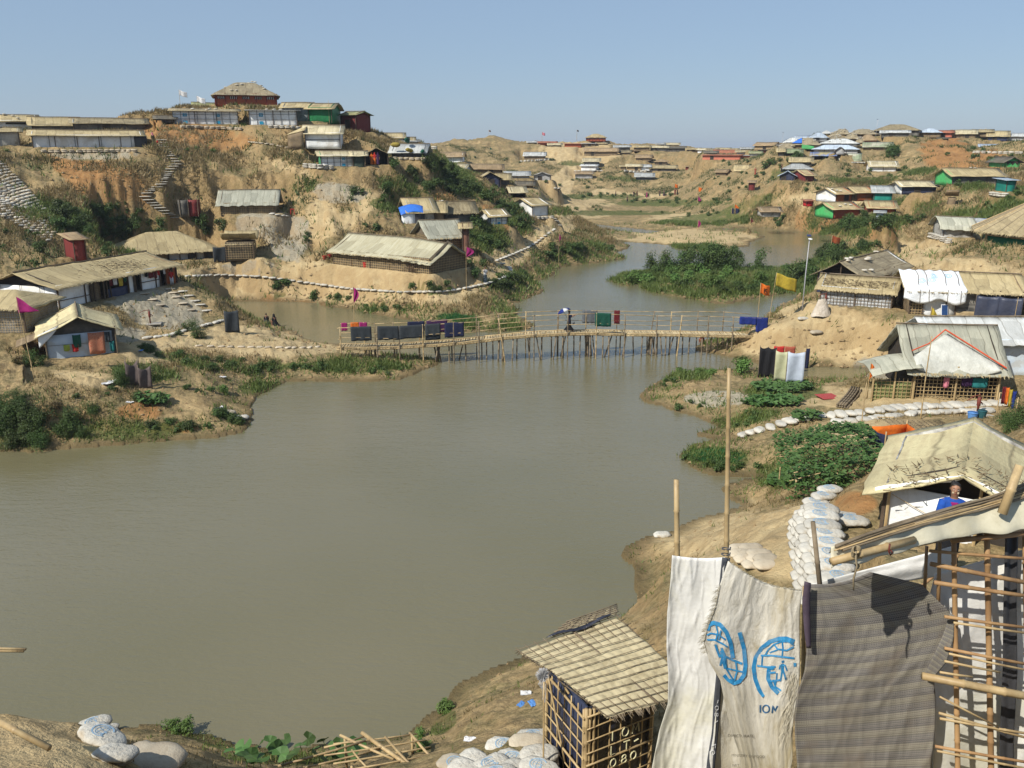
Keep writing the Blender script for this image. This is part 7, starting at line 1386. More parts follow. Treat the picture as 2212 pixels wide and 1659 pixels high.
for u, m_, lab in ((803, 'orange', 'orange'), (810, 'red', 'red orange'), (817, 'purple', 'light purple')):
 z0 = HUTS[0]['z']; hh = [h for h in HUTS if h['label'].startswith('open fronted dark porch')][0]; p = at(u, 357, hh['D'] - .35); p.z = hh['z']; person(p, R(-90), 1.5, 'person in %s clothes standing in the open dark porch on the slope' % lab, CL[m_], CL[m_] if m_ != 'red' else CL['orange'], scarf=CL[m_])
person(pk(372, 617), R(-70), 1.35, 'child in a red top and pale trousers beyond the long straw roofed shelter', CL['red'], CL['white'], lowkind='t')
person(pk(577, 700), R(120), 1.5, 'smaller of two people sitting by the inner pond, on the left', CL['black'], CL['charcoal'], pose='sit', bend=.08); person(pk(596, 704), R(150), 1.65, 'larger of two people sitting by the inner pond, in a dark shawl', CL['black'], CL['black'], pose='sit', bend=.1, scarf=CL['black'])
person(pk(1519, 742), R(200), 1.4, 'person in red crouching at the water under the right end of the bridge', CL['maroon'], CL['maroon'], pose='sit', bend=.12)
person(pk(2148, 727), R(-60), 1.05, 'small child in a green top on the clay path below the dark blue sheet', CL['green'], CL['brown'], lowkind='t')
hh = [h for h in HUTS if h['wm'] == 'patchdark'][0]; p = hh['o'] + hh['ex'] * hh['L'] * .77 + hh['ey'] * -.1; person(p, R(-100), 1.5, 'person in dark clothes in the doorway beside the dark blue sheet', CL['brown'], CL['black'], scarf=CL['brown'])
for j, (u, v, m_, lab) in enumerate([(1330, 424, 'black', 'tiny dark figure, first on the left of the far valley path'), (1369, 425, 'black', 'tiny dark figure of the pair in the middle of the far valley path'), (1376, 424, 'brown', 'tiny brown figure of the pair in the middle of the far valley path'), (1397, 427, 'magenta', 'tiny figure in bright pink on the far valley path'),
 (1425, 424, 'charcoal', 'tiny grey figure on the far valley path, left of the purple one'), (1434, 424, 'purple', 'tiny figure in purple on the far valley path'), (1458, 421, 'maroon', 'tiny dark red figure, left of the close pair at the end of the far path'), (1463, 421, 'black', 'tiny black figure, right of the close pair at the end of the far path'), (1355, 436, 'black', 'tiny dark figure standing in the green below the far path'),
 (1631, 378, 'brick', 'tiny figure on the slope beside the small arched tent'), (1688, 372, 'black', 'tiny dark figure by the hut steps on the right hill'), (1886, 433, 'brown', 'tiny figure in front of the teal kiosk')]):
 person(pk(u, v), R(j * 70), 1.65, lab, CL[m_], CL[m_], sub=0, group='small figures along the far valley' if v > 419 else None)
# ================================================================ THINGS ON THE BANKS
def at_ground(u, v): return pick(u, v)
def screen(u0, u1, vb, vt, mat, lab, n=2, torn=0.0, yaw=0.0, name='cloth_screen', Y=None):
 p = pick((u0 + u1) / 2, vb) if Y is None else at((u0 + u1) / 2, vb, Y); s = ppm(p); w = (u1 - u0) / s; hh_ = (vb - vt) / s; root = empty(name, p, -math.atan2(p.x, p.y) + yaw); tag(root, lab, 'cloth screen'); rn = Rn(int(u0))
 for j in range(n + 1): x = -w / 2 + w * j / n; bamboo_pole((x, 0, -.3), (x + rs.uniform(-.1, .1) * torn, 0, hh_ + .05 + torn * rs.uniform(0, .35)), .03, .025, 'pole', root, bamboo_old)
 for j in range(n):
  x0 = -w / 2 + w * j / n; mb = MB(); mb.grid(lambda s_, t_: (x0 + w / n * s_, -.04 - .07 * math.sin(s_ * 6 + t_ * 2) * (1 - .3 * t_) - .05 * math.sin(t_ * 3.1), hh_ * (1 - t_) - (.28 * torn + .05) * hh_ * math.sin(math.pi * s_) * (1 - t_)), 8, 8, .01); mb.build('sheet', mat[j % len(mat)] if isinstance(mat, list) else mat, root, True)
 return root
screen(488, 517, 718, 670, CL['charcoal'], 'charcoal cloth screen standing on the left bank by the inner pond', 1); MB_ = None
screen(276, 302, 832, 776, M('cloth_taupe', (.13, .10, .09), (.09, .07, .065)), 'left one of two torn grey brown screens on the left bank', 1, .6); screen(303, 328, 838, 790, M('cloth_taupe', (.13, .10, .09)), 'right one of two torn grey brown screens on the left bank', 1, .3)
screen(463, 489, 567, 533, CL['charcoal'], 'dark sheet box hung at the right end of the wide straw tent roof', 1)
screen(1638, 1672, 815, 748, [CL['black'], CL['black']], 'black lace cloth side of the washing booth on the right bank', 2); screen(1672, 1700, 822, 756, M('cloth_khaki', (.42, .42, .27), (.34, .34, .2)), 'khaki cloth panel of the washing booth on the right bank', 1, Y=50.6); screen(1697, 1733, 826, 758, M('cloth_paleblue', (.42, .47, .54), (.34, .38, .45)), 'pale blue plastic panel of the washing booth on the right bank', 1, yaw=.2, Y=50.2)
for u, v, m_, lab in ((1688, 757, 'red', 'red flowered cloth behind the washing booth'), (1712, 756, 'brick', 'rust cloth behind the washing booth'), (1741, 790, 'navy', 'blue cloth hanging on a stick right of the washing booth')):
 p = pick(u, 815) if u < 1740 else pick(u, 803); o = flat_cloth(None, -.4, .4, 1.9 if u < 1740 else 1.7, .8 if u < 1740 else 1.6, CL[m_], 'garment', 0, 3); o.location = p + Vector((0, 1.0 if u < 1740 else 0, 0)); o.scale = (.9, 1, 1) if u < 1740 else (.35, 1, 1); tag(o, lab, 'garment')
sh_ = screen(2108, 2196, 695, 640, M('dark_blue_sheet', (.03, .038, .065), (.05, .055, .08), 2, .4, 4, .6, .05), 'large dark blue plastic sheet hung on poles at the right bank', 2)
p = pick(1776, 682); mb = MB(); rn = Rn(3); mb.grid(lambda s, t_: ((-.1 + .75 * math.cos(s * 6.283) * (.35 + .65 * t_)), .45 * math.sin(s * 6.283) * (.35 + .65 * t_), 1.25 * (1 - t_) + .1 * rn(s * 12, t_ * 4)), 22, 10); o = mb.build('plastic_bundle', M('crumpled_plastic', (.6, .53, .44), (.5, .43, .34), 2, .5, 6, 1, .1, dirt=(.4, .32, .22)), None, True); o.location = p; tag(o, 'crumpled pale plastic draped over a stump by the low woven shelter', 'plastic sheet')
def pump(u, v, lab, mat):
 p = pick(u, v); root = empty('hand_pump', p, .3); tag(root, lab, 'hand pump'); MB().path([(0, 0, -.1), (0, 0, .5), (0, 0, .55), (0, 0, .95)], [.05, .05, .085, .085], 8).build('body', mat, root, True); MB().path([(0, 0, .7), (.16, 0, .68), (.22, 0, .58)], [.035, .03, .03], 6).build('spout', mat, root, True); MB().path([(.08, 0, 1.02), (-.05, 0, 1.05), (-.35, 0, 1.02), (-.7, 0, .85)], [.025, .03, .022, .018], 6).build('handle', mat, root, True); MB().path([(0, 0, .95), (0, 0, 1.12)], [.02, .02], 6).build('rod', mat, root)
 MB().box((.25, 0, .02), (1.0, .8, .06)).build('slab', M('concrete_slab', (.35, .32, .28), (.28, .26, .22)), root)
rust = M('rusty_iron', (.17, .035, .025), (.11, .03, .02), 6, .6)
pump(325, 700, 'rusty hand pump with long handle in the shade of the left bank', rust); pump(1782, 664, 'red hand pump beside the lamp post on the clay point', rust); pump(2110, 900, 'red hand pump on the sandbag path beside the near shelter', rust)
def bucket(u, v, r_, h_, mat, lab, name='bucket', D=None):
 p = pick(u, v) if D is None else at(u, v, D); mb = MB(); mb.path([(0, 0, 0), (0, 0, .02), (0, 0, h_)], [r_ * .78, r_ * .8, r_], 14, False); mb.path([(0, 0, h_ - .01), (0, 0, h_ + .02)], [r_ * 1.06, r_ * 1.06], 14, False); mb.path([(0, 0, h_), (0, 0, .03)], [r_ * .95, r_ * .74], 14, True)
 o = mb.build(name, mat, None, True); o.location = p; tag(o, lab, name.replace('_', ' '))
bucket(790, 577, .28, .5, CL['red'], 'red bucket in front of the large wrinkled roof shelter'); bucket(701, 560, .22, .35, CL['red'], 'red basin, left one of the two at the left end of the wrinkled roof'); bucket(712, 556, .2, .3, CL['red'], 'red basin, right one of the two at the left end of the wrinkled roof')
bucket(1812 - 0, 0, .1, .1, CL['sky'], 'x') if False else None
bucket(2100, 905, .22, .3, CL['sky'], 'blue basin under the hand pump on the sandbag path'); bucket(2120, 902, .2, .32, M('dark_teal_plastic', (.02, .09, .10), (.02, .07, .08)), 'dark teal bucket beside the hand pump on the sandbag path'); bucket(1795, 470, .9, .35, CL['sky'], 'upturned pale blue basin in front of the long red walled hut', 'basin')
def stool(u, v, lab):
 p = pick(u, v); root = empty('stool', p, .3); tag(root, lab, 'stool'); MB().box((0, 0, .62), (.42, .42, .06)).build('seat', CL['red'], root)
 for x in (-1, 1):
  for y in (-1, 1): MB().tube((x * .22, y * .22, 0), (x * .16, y * .16, .6), .035, .03, 5).build('leg', CL['red'], root)
stool(632, 464, 'red plastic stool right of the lattice walled shelter')
def solar(u, v, w, h_, lab, rz=0.1):
 p = pick(u, v); root = empty('solar_panel', p, rz); tag(root, lab, 'solar panel'); m3 = Matrix.Rotation(R(-12), 3, 'X'); MB().box((0, .08, h_ / 2), (w, .03, h_), m3).build('frame', M('alu_frame', (.7, .72, .75), (.6, .62, .65), 3, .4), root); MB().box((0, .058, h_ / 2), (w * .86, .02, h_ * .9), m3).build('cells', M('blue_cells', (.015, .05, .16), (.02, .07, .2), 3, .25, spec=.6), root)
solar(2040, 684, .5, .85, 'small blue solar panel leaning on the shelter with the white emblem tarpaulin'); solar(876, 583, .55, .6, 'small pale solar panel leaning beside the heap of brushwood')
p = pick(905, 588); mb = MB(); r = random.Random(8)
for _ in range(420): a, e = r.uniform(0, 6.28), r.uniform(-.1, 1.0); d = Vector((math.cos(a) * math.cos(e), math.sin(a) * math.cos(e) * .8, math.sin(e) * .8)); c = Vector((r.gauss(0, .55), r.gauss(0, .4), r.uniform(0, .8))); mb.tube(c, c + d * r.uniform(.3, .7), .022, .008, 3, False)
o = mb.build('brushwood_heap', M('brushwood', (.12, .075, .05), (.07, .045, .03), 6, .9), None); o.location = p; tag(o, 'heap of brown brushwood against the large wrinkled roof shelter', 'brushwood')
root = empty('bamboo_bundle', pick(1835, 862)); tag(root, 'bundle of bamboo poles lying beside the red mat on the right bank', 'bamboo bundle')
for j in range(9): a = R(58); d = Vector((math.cos(a), math.sin(a), .02)) * 1.9; off = Vector((math.sin(a), -math.cos(a), 0)) * (j % 5 - 2) * .13 + Vector((0, 0, .07 + .11 * (j // 5))); bamboo_pole(-d + off, d + off, .06, .05, 'cane', root, bamboo_old, bow=.05)
p = pick(1788, 858); o = MB().box((0, 0, .05), (1.05, 1.0, .03), .5).build('mat', M('cloth_crimson', (.28, .03, .04), (.35, .08, .06), 18), None); o.location = p; o.rotation_euler = (0, 0, -.3); tag(o, 'crimson mat spread on the ground beside the bamboo bundle', 'mat')
for j, (u0, v0, u1, v1, rr, lab) in enumerate([(1962, 742, 2010, 740, .03, 'thin pole lying on the clay left of the ochre flag'), (2085, 786, 2120, 772, .05, 'short pole leaning on the clay ledge behind the near shelter'), (2160, 775, 2200, 752, .04, 'pole leaning at the right end of the clay ledge'), (1925, 745, 1965, 737, .04, 'pole lying behind the near shelter on the clay bank'), (1930, 905, 1875, 905, .03, 'cane lying along the lower sandbag row')]):
 a, b_ = pick(u0, v0), pick(u1, v1); root = empty('loose_pole', a); tag(root, lab, 'pole'); bamboo_pole((0, 0, .08), b_ - a + Vector((0, 0, .1)), rr, rr * .9, 'cane', root)
tp0 = [onz(1690, 962, 2.9), onz(1855, 935, 3.4), onz(1900, 990, 4.0), onz(1720, 1035, 3.2)]
root = empty('vine_trellis', pick(1750, 1000)); tag(root, 'bamboo trellis buried under dark squash vines beside the pale straw roof', 'trellis'); b_0 = root.location.copy(); r = random.Random(6)
for p in tp0 + [(tp0[0] + tp0[1]) / 2, (tp0[2] + tp0[3]) / 2]: bamboo_pole(Vector((p.x, p.y, hz(p.x, p.y) - .3)) - b_0, p - b_0, .035, .03, 'post', root)
def tq(s, t_): return (tp0[0] * (1 - s) + tp0[1] * s) * (1 - t_) + (tp0[3] * (1 - s) + tp0[2] * s) * t_
for j in range(7): bamboo_pole(tq(j / 6, -.05) - b_0, tq(j / 6, 1.05) - b_0, .02, .02, 'slat', root); bamboo_pole(tq(-.08, j / 6) - b_0, tq(1.08, j / 6) - b_0, .02, .02, 'slat', root)
def squash_leaf(size, r):
 """five lobed squash leaf, slightly cupped"""
 mb = MB(); vs = [(0, 0, .0)]; n = 15
 for k in range(n + 1):
  a = -2.6 + 5.2 * k / n; lobe = .72 + .28 * abs(math.cos(a * 1.5)) ; d = size * lobe * (1 + .06 * math.sin(a * 11)); vs.append((d * math.cos(a) * .95, d * math.sin(a), size * .16 * abs(math.sin(a * 1.5 + .8)) + r.uniform(-.02, .02) * size))
 vs.append((-size * .15, 0, -.02 * size)); mb.add(vs, [(0, k + 1, k + 2) for k in range(n)] + [(0, n + 1, n + 2), (0, n + 2, 1)]); return mb
sl = [squash_leaf(.15, random.Random(i)).mesh('leaf', LSQ) for i in range(4)]; slg = [squash_leaf(.14, random.Random(i)) for i in range(3)]
big = MB()
def scatter_leaf(mb, P, k, r, rad, zj):
 for _ in range(k):
  c = P(); g = r.choice(slg); s_ = rad * r.uniform(.6, 1.3) / .14; rot = Matrix.Rotation(r.uniform(0, 6.28), 3, 'Z') @ Matrix.Rotation(r.uniform(-.7, .7), 3, 'X'); c = c + Vector((0, 0, r.uniform(0, zj))); mb.add([rot @ Vector(v) * s_ + c for v in g.v], g.f)
def TP():
 s, t_ = r.uniform(-.12, 1.12), r.uniform(-.2, 1.1); p = tq(s, t_) - b_0; bulge = .5 * max(0, math.sin(max(0, min(1, s)) * 3.14)) * max(0, math.sin(max(0, min(1, t_ + .1)) * 3.14)) + .6 * vnoise(np.array([s * 5]), np.array([t_ * 5]))[0]; return p + Vector((0, 0, bulge))
scatter_leaf(big, TP, 2600, r, .085, .3)
def TP2(): s = r.uniform(-.1, 1.1); p = tq(s, 1.05) - b_0; return p - Vector((r.uniform(-.2, .2), r.uniform(0, .5), r.uniform(0, 1.0)))
scatter_leaf(big, TP2, 500, r, .08, .1); tag(big.build('vine_leaves', LSQ, root), kind='stuff')
for (u, v, ru, rv, n_, nm, lab) in ((1690, 840, 66, 13, 420, 'squash_patch', 'upper patch of squash vines on the garden point'), (1670, 872, 70, 10, 360, 'squash_patch', 'lower patch of squash vines on the garden point'), (330, 868, 34, 12, 120, 'squash_patch', 'squash leaves below the torn screens'), (1700, 1045, 40, 14, 160, 'squash_patch', 'squash leaves below the trellis'), (1740, 905, 36, 10, 100, 'squash_patch', 'squash leaves beside the sandbag path')):
 mb = MB(); r = random.Random(u)
 def G():
  for _ in range(20):
   a = r.uniform(0, 6.28); d = math.sqrt(r.random()); p = pick(u + ru * d * math.cos(a), v + rv * d * math.sin(a))
   if p is not None: return p + Vector((0, 0, .12))
 scatter_leaf(mb, G, n_, r, .17, .25); tag(mb.build(nm, LSQ, None), lab, 'squash plants', kind='stuff')
root = empty('cloth_box', pick(1937, 962), .25); tag(root, 'open topped box of orange and dark blue plastic sheets behind the straw roof', 'wash box');
for (x0, y0, x1, y1, m_) in ((-.9, -.4, .9, -.5, 'charcoal'), (.9, -.5, .95, .7, 'orange'), (.95, .7, -.8, .75, 'orange'), (-.8, .75, -.9, -.4, 'navy')): wall_part(root, (x0, y0), (x1, y1), lambda s: .62 + .06 * math.sin(s * 9), CL[m_], int(x0 * 9 + 50), 'side_sheet', wob=.05)
for x, y in ((-.9, -.4), (.9, -.5), (.95, .7), (-.8, .75)): bamboo_pole((x, y, -.2), (x, y, .8), .03, .028, 'post', root)
p = pick(1990, 925); root = empty('lattice_mat', p); tag(root, 'woven bamboo lattice panel lying on the clay behind the orange plastic box', 'lattice panel')
for j in range(11): bamboo_pole((-1.2 + j * .24, -.9, .06), (-1.2 + j * .24, .9, .06), .014, .014, 'slat', root, bamboo_old, nodes_=5); bamboo_pole((-1.3, -.9 + j * .18, .09), (1.3, -.9 + j * .18, .09), .014, .014, 'slat', root, bamboo_old, nodes_=5)
for j, (u, v, m_, lab) in enumerate([(2166, 860, 'maroon', 'maroon garment, first of the row hanging at the right edge'), (2173, 862, 'orange', 'orange garment, second of the row hanging at the right edge'), (2180, 866, 'yellow', 'yellow garment, third of the row hanging at the right edge'), (2188, 870, 'royal', 'blue garment, last of the row hanging at the right edge')]):
 o = flat_cloth(None, -.09, .09, .5, .85, CL[m_], 'garment', 0, j); o.location = at(u, v, 40) + Vector((0, 0, .1)); tag(o, lab, 'garment', 'washing at the right edge')
root = empty('washing_rack', at(2177, 900, 40.1)); tag(root, 'thin pole rack at the right edge holding coloured garments', 'rack'); a = at(2160, 848, 40.1) - root.location; b_ = at(2200, 858, 40.1) - root.location; bamboo_pole(a, b_, .02, .02, 'rail', root)
for p in (a, b_): bamboo_pole(Vector((p.x, p.y, -1.2)), p, .03, .025, 'post', root)
hh = [h for h in HUTS if h['label'].startswith('black plastic tent heaped')][0]; cloth_mat('mustard', (.34, .26, .05))
for j, (x, y, z, s_, m_, lab) in enumerate([(.15, -.6, 1.35, 1.3, 'mustard', 'yellow bundle at the left of the black tent'), (.55, -.6, .7, 1.2, 'mustard', 'taller yellow cloth hanging from the black tent'), (.42, .8, 1.9, 1.4, 'green', 'dark green bundle on top of the black tent'), (.95, -.4, .5, 1.2, 'green', 'green cloth at the right end of the black tent')]):
 o = link('bundle', bag_lo[j % 3].mesh('bundle', CL[m_], True), None, hh['o'] + hh['ex'] * hh['L'] * x + hh['ey'] * y + Vector((0, 0, z)), (R(20), R(10 * j), j * .7), (s_ * 1.5, s_ * 1.0, s_ * 2.2)); tag(o, lab, 'bundle')
# ================================================================ THE NEAR BANK: SANDBAGS WITH PRINTED EMBLEMS
def emblem_strokes():
 """globe ring with inner grid and a walking figure, plus its open ring; unit circle"""
 S = []
 S.append(([(math.cos(a), math.sin(a)) for a in np.linspace(R(35), R(320), 26)], .10)); S.append(([(.62 * math.cos(a), .80 * math.sin(a)) for a in np.linspace(R(60), R(330), 20)], .05))
 for k in (-.45, 0, .45): S.append(([(-.62 * math.sqrt(max(0, 1 - (k / .8) ** 2)), k), (.55 * math.sqrt(max(0, 1 - (k / .8) ** 2)), k + .04)], .04))
 S.append(([(-.05, .78), (-.2, .3), (-.2, -.3), (-.05, -.78)], .04)); S.append(([(.05, .78), (.28, .3), (.28, -.1)], .04)); S.append(([(.42, .1), (.40, -.25), (.30, -.7)], .07)); S.append(([(.40, -.25), (.55, -.7)], .07)); S.append(([(.25, -.1), (.42, 0), (.6, -.12)], .05)); S.append(([(.42, .22), (.43, .24)], .13)); return S
LET = {'I': [[(0, 0), (0, 1)]], 'O': [[(.5 + .48 * math.cos(a), .5 + .5 * math.sin(a)) for a in np.linspace(0, 6.283, 14)]], 'M': [[(0, 0), (.12, 1), (.5, .3), (.88, 1), (1, 0)]], 'L': [[(0, 1), (0, 0), (.75, 0)]], 'T': [[(0, 1), (.9, 1)], [(.45, 1), (.45, 0)]], '-': [[(.1, .6), (.75, .75)]],
 '0': [[(.45 + .42 * math.cos(a), .5 + .5 * math.sin(a)) for a in np.linspace(0, 6.283, 14)]], '8': [[(.45 + .3 * math.cos(a), .75 + .25 * math.sin(a)) for a in np.linspace(0, 6.283, 12)], [(.45 + .38 * math.cos(a), .25 + .27 * math.sin(a)) for a in np.linspace(0, 6.283, 12)]], '/': [[(0, 0), (.6, 1)]], '7': [[(0, 1), (.8, 1), (.3, 0)]]}
def ribbon(mb, pts3, w, nrm):
 """flat strip w wide along points lying on a surface with normals nrm"""
 pts3 = [Vector(p) for p in pts3]; vs = []
 for i, p in enumerate(pts3):
  d = pts3[min(i + 1, len(pts3) - 1)] - pts3[max(i - 1, 0)]; n_ = nrm[i] if isinstance(nrm, list) else nrm; s = d.cross(Vector(n_)); s = s.normalized() * w / 2 if s.length > 1e-9 else Vector((w / 2, 0, 0)); vs += [p - s, p + s]
 mb.add(vs, [(2 * i, 2 * i + 1, 2 * i + 3, 2 * i + 2) for i in range(len(pts3) - 1)])
faded = M('faded_blue_print', (.22, .36, .50), (.35, .44, .5), 9, .7)
def bag_print(me_bag):
 """emblem printed on the top of a bag mesh, laid over its surface"""
 V = np.array([v.co[:] for v in me_bag.vertices]); top = V[V[:, 2] > .07]; mb = MB()
 def zt(x, y): d = (top[:, 0] - x) ** 2 + (top[:, 1] - y) ** 2; i = np.argsort(d)[:4]; w = 1 / (d[i] + 1e-4); return float((top[i, 2] * w).sum() / w.sum()) + .007
 for st, w in emblem_strokes():
  P = [(-.02 + x * .13, y * .12) for x, y in st]; ribbon(mb, [(x, y, zt(x, y)) for x, y in P], w * .13 * 1.5, Vector((0, 0, 1)))
 return mb.mesh('printed_emblem', faded)
prints = [bag_print(m_) for m_ in bag_me]
def near_bag(root, r0, p, rz, sc=1.0, pr_=True, mud=False, tilt=(0, 0), idx=None):
 i = idx if idx is not None else rs.randint(0, 3); o = link('sandbag', (bag_mud if mud else bag_me)[i], root, Vector(p) - r0, (tilt[0], tilt[1], rz), (sc * 1.04, sc * 1.06, sc * .82))
 if pr_: link('printed_emblem', prints[i], o)
 return o
root = empty('sandbag_wall', pick(1770, 1180)); tag(root, 'tall curving wall of white printed sandbags rising towards the near shelters', 'sandbag wall'); r0 = root.location.copy()
path = [(1786, 1068), (1773, 1082), (1760, 1096), (1750, 1110), (1744, 1124)]
for j, (u, v) in enumerate(path):
 p = pick(u, v + 24) + Vector((0, 0, .5))
 for k in range(4): near_bag(root, r0, p + Vector((rs.uniform(-.04, .04), 0, -.10 - k * .125)), rs.uniform(-.2, .2) + .25, 1.05, k == 0)
main = [(1768, 1122, 21), (1770, 1140, 20.2), (1772, 1160, 19.5), (1776, 1181, 18.8), (1780, 1203, 18.1), (1786, 1226, 17.5), (1792, 1250, 16.9), (1800, 1278, 16.2)]
for j, (u, v, Y) in enumerate(main):
 p = pick(u, v + 34) + Vector((0, 0, .68))
 for k in range(5): near_bag(root, r0, p + Vector((-.12 * (k > 0) - .05 * k + rs.uniform(-.04, .04), rs.uniform(-.05, .05), -.08 - k * .13)), rs.uniform(-.15, .15), 1.2, k == 0)
for u, v, Y in ((1838, 1128, 21.2), (1808, 1120, 21.4), (1822, 1122, 21.3)): p = pick(u, v + 8) + Vector((0, 0, .12)); near_bag(root, r0, p - Vector((0, 0, .05)), -.25, 1.2, u != 1822)
root = empty('sandbag_pile', pick(1620, 1195)); tag(root, 'three rows of half buried muddy sandbags behind the printed sack', 'sandbags'); r0 = root.location.copy()
for row, (v, us) in enumerate([(1188, (1598, 1622)), (1200, (1600, 1625, 1640)), (1212, (1612, 1640, 1655)), (1224, (1630, 1655))]):
 for u in us: p = pick(u, v); near_bag(root, r0, p + Vector((0, 0, .0)), .15, .95, False, True)
root = empty('sandbag_pile', pick(1080, 1640)); tag(root, 'heap of pale printed sandbags on the ground beside the dark latrine', 'sandbags'); r0 = root.location.copy()
for u, v, Y, lift in [(1110, 1640, 12.4, .12), (1060, 1650, 12.2, .1), (1010, 1660, 12.1, .05), (1140, 1600, 13.0, .12), (1155, 1590, 13.3, .2), (1090, 1610, 13.0, .1), (1165, 1625, 12.5, .3), (1125, 1660, 12.0, .25), (1165, 1655, 12.0, .3), (1075, 1670, 11.8, .1), (1030, 1640, 12.6, .0), (985, 1650, 12.5, -.02), (1150, 1625, 12.8, .1)]:
 p = at(u, v, Y); near_bag(root, r0, p + Vector((0, 0, -.1)), rs.uniform(-.7, .7), 1.05, rs.random() < .7, rs.random() < .25)
 near_bag(root, r0, p + Vector((0, 0, -.25)), rs.uniform(-.7, .7), 1.05, False, True)
root = empty('sandbag_line', pick(230, 1548)); tag(root, 'curved row of tied sandbags along the edge of the near left bank', 'sandbags'); r0 = root.location.copy()
for u, v, rz, sc in [(205, 1546, .1, .95), (232, 1542, -.1, .9), (258, 1540, -.15, .8), (280, 1541, -.2, .7), (300, 1547, -.4, .6), (315, 1553, -.5, .5), (222, 1558, 1.3, .85), (248, 1552, -1.2, .8), (240, 1572, 1.2, .7), (205, 1566, .6, .8)]:
 p = pick(u, v + 8) or at(u, v, 11.6); near_bag(root, r0, p + Vector((0, 0, .04)), rz, sc, sc > .78)
root = empty('sandbag_line', pick(225, 1610)); tag(root, 'two plump printed sandbags standing at the corner of the near left bank', 'sandbags'); r0 = root.location.copy()
near_bag(root, r0, pick(222, 1612) + Vector((0, 0, .10)), -.5, 1.15, True, False, (R(-16), R(8)), 1); near_bag(root, r0, pick(252, 1646) + Vector((0, 0, .08)), -.2, .95, False, False, (R(-10), 0), 2); near_bag(root, r0, pick(240, 1640) + Vector((0, 0, -.04)), .3, 1.0, False, True)
o = link('muddy_sack', bag_mesh(77, .95, .62, .2, 12, 8).mesh('muddy_sack', bagm2, True), None, pick(330, 1650) + Vector((0, 0, .02)), (0, R(4), -.1)); tag(o, 'broad flat muddy sack lying right of the two plump sandbags', 'sack')
o = link('muddy_sack', bag_mesh(78, .9, .5, .18, 12, 8).mesh('muddy_sack', bagm, True), None, pick(30, 1530) + Vector((0, 0, .03)), (0, R(6), -.15)); tag(o, 'pale half buried sack at the far left of the near bank', 'sack')
for (u0, v0, Y0, u1, v1, Y1, rr, lab) in [(-40, 1540, 9.6, 107, 1616, 9.2, .045, 'bamboo pole lying across the near left corner'), (-60, 1400, 9.5, 56, 1402, 9.5, .018, 'pair of thin split canes poking in from the left edge')]:
 a, b_ = at(u0, v0, Y0), at(u1, v1, Y1); root = empty('loose_pole', a); tag(root, lab, 'pole'); bamboo_pole((0, 0, 0), b_ - a, rr, rr, 'cane', root, bamboo)
 if rr < .02: bamboo_pole((0, 0, -.035), b_ - a + Vector((-.03, 0, -.03)), rr, rr, 'cane', root, bamboo)
r = random.Random(9); root = empty('squash_plant', pick(620, 1640)); tag(root, 'large leaved squash plant sprawling at the bottom edge beside the bamboo frame', 'squash plant'); r0 = root.location.copy()
for u, v in [(505, 1650), (528, 1640), (545, 1655), (560, 1630), (585, 1622), (575, 1650), (600, 1645), (618, 1628), (632, 1650), (650, 1636), (668, 1620), (682, 1648), (700, 1630), (716, 1645), (735, 1638), (752, 1650), (770, 1632), (640, 1662), (690, 1665), (530, 1665), (610, 1668), (560, 1612 + 50)]:
 p = pick(u, v) + Vector((0, 0, r.uniform(.22, .42))); link('leaf', sl[r.randint(0, 3)], root, p - r0, (r.uniform(.1, .9), r.uniform(-.5, .5), r.uniform(0, 6.28)), r.uniform(1.1, 1.75)); MB().path([p - r0, p - r0 + Vector((.03, .02, -.15)), p - r0 + Vector((0, 0, -.5))], .008, 4).build('stalk', LGB, root)
root = empty('fallen_lattice', onz(850, 1640, 3.1)); tag(root, 'fallen lattice frame of bamboo canes at the bottom edge of the bank', 'bamboo frame'); r0 = root.location.copy(); zf = 3.25
for (u0, v0, u1, v1, rr) in [(735, 1588, 850, 1640, .03), (782, 1583, 905, 1668, .045), (832, 1592, 900, 1665, .03), (885, 1583, 955, 1660, .03), (760, 1620, 800, 1665, .022), (720, 1607, 900, 1585, .018), (700, 1632, 920, 1598, .018), (720, 1650, 930, 1613, .02), (760, 1662, 940, 1628, .018), (800, 1665, 950, 1642, .018), (830, 1672, 955, 1655, .018), (700, 1615, 790, 1590, .02), (600, 1655, 790, 1600, .025), (640, 1662, 820, 1618, .02)]:
 bamboo_pole(onz(u0, v0, zf) - r0, onz(u1, v1, zf + r.uniform(-.05, .05)) - r0, rr, rr * .9, 'cane', root, bamboo, bow=.02)
for u, v in ((745, 1592), (890, 1588), (945, 1655), (760, 1655)): p = onz(u, v, zf); bamboo_pole(Vector((p.x, p.y, hz(p.x, p.y) - .2)) - r0, p - r0, .03, .03, 'post', root)
lit = [('white', 575, 1690), ('sky', 475 + 790, 1570)]
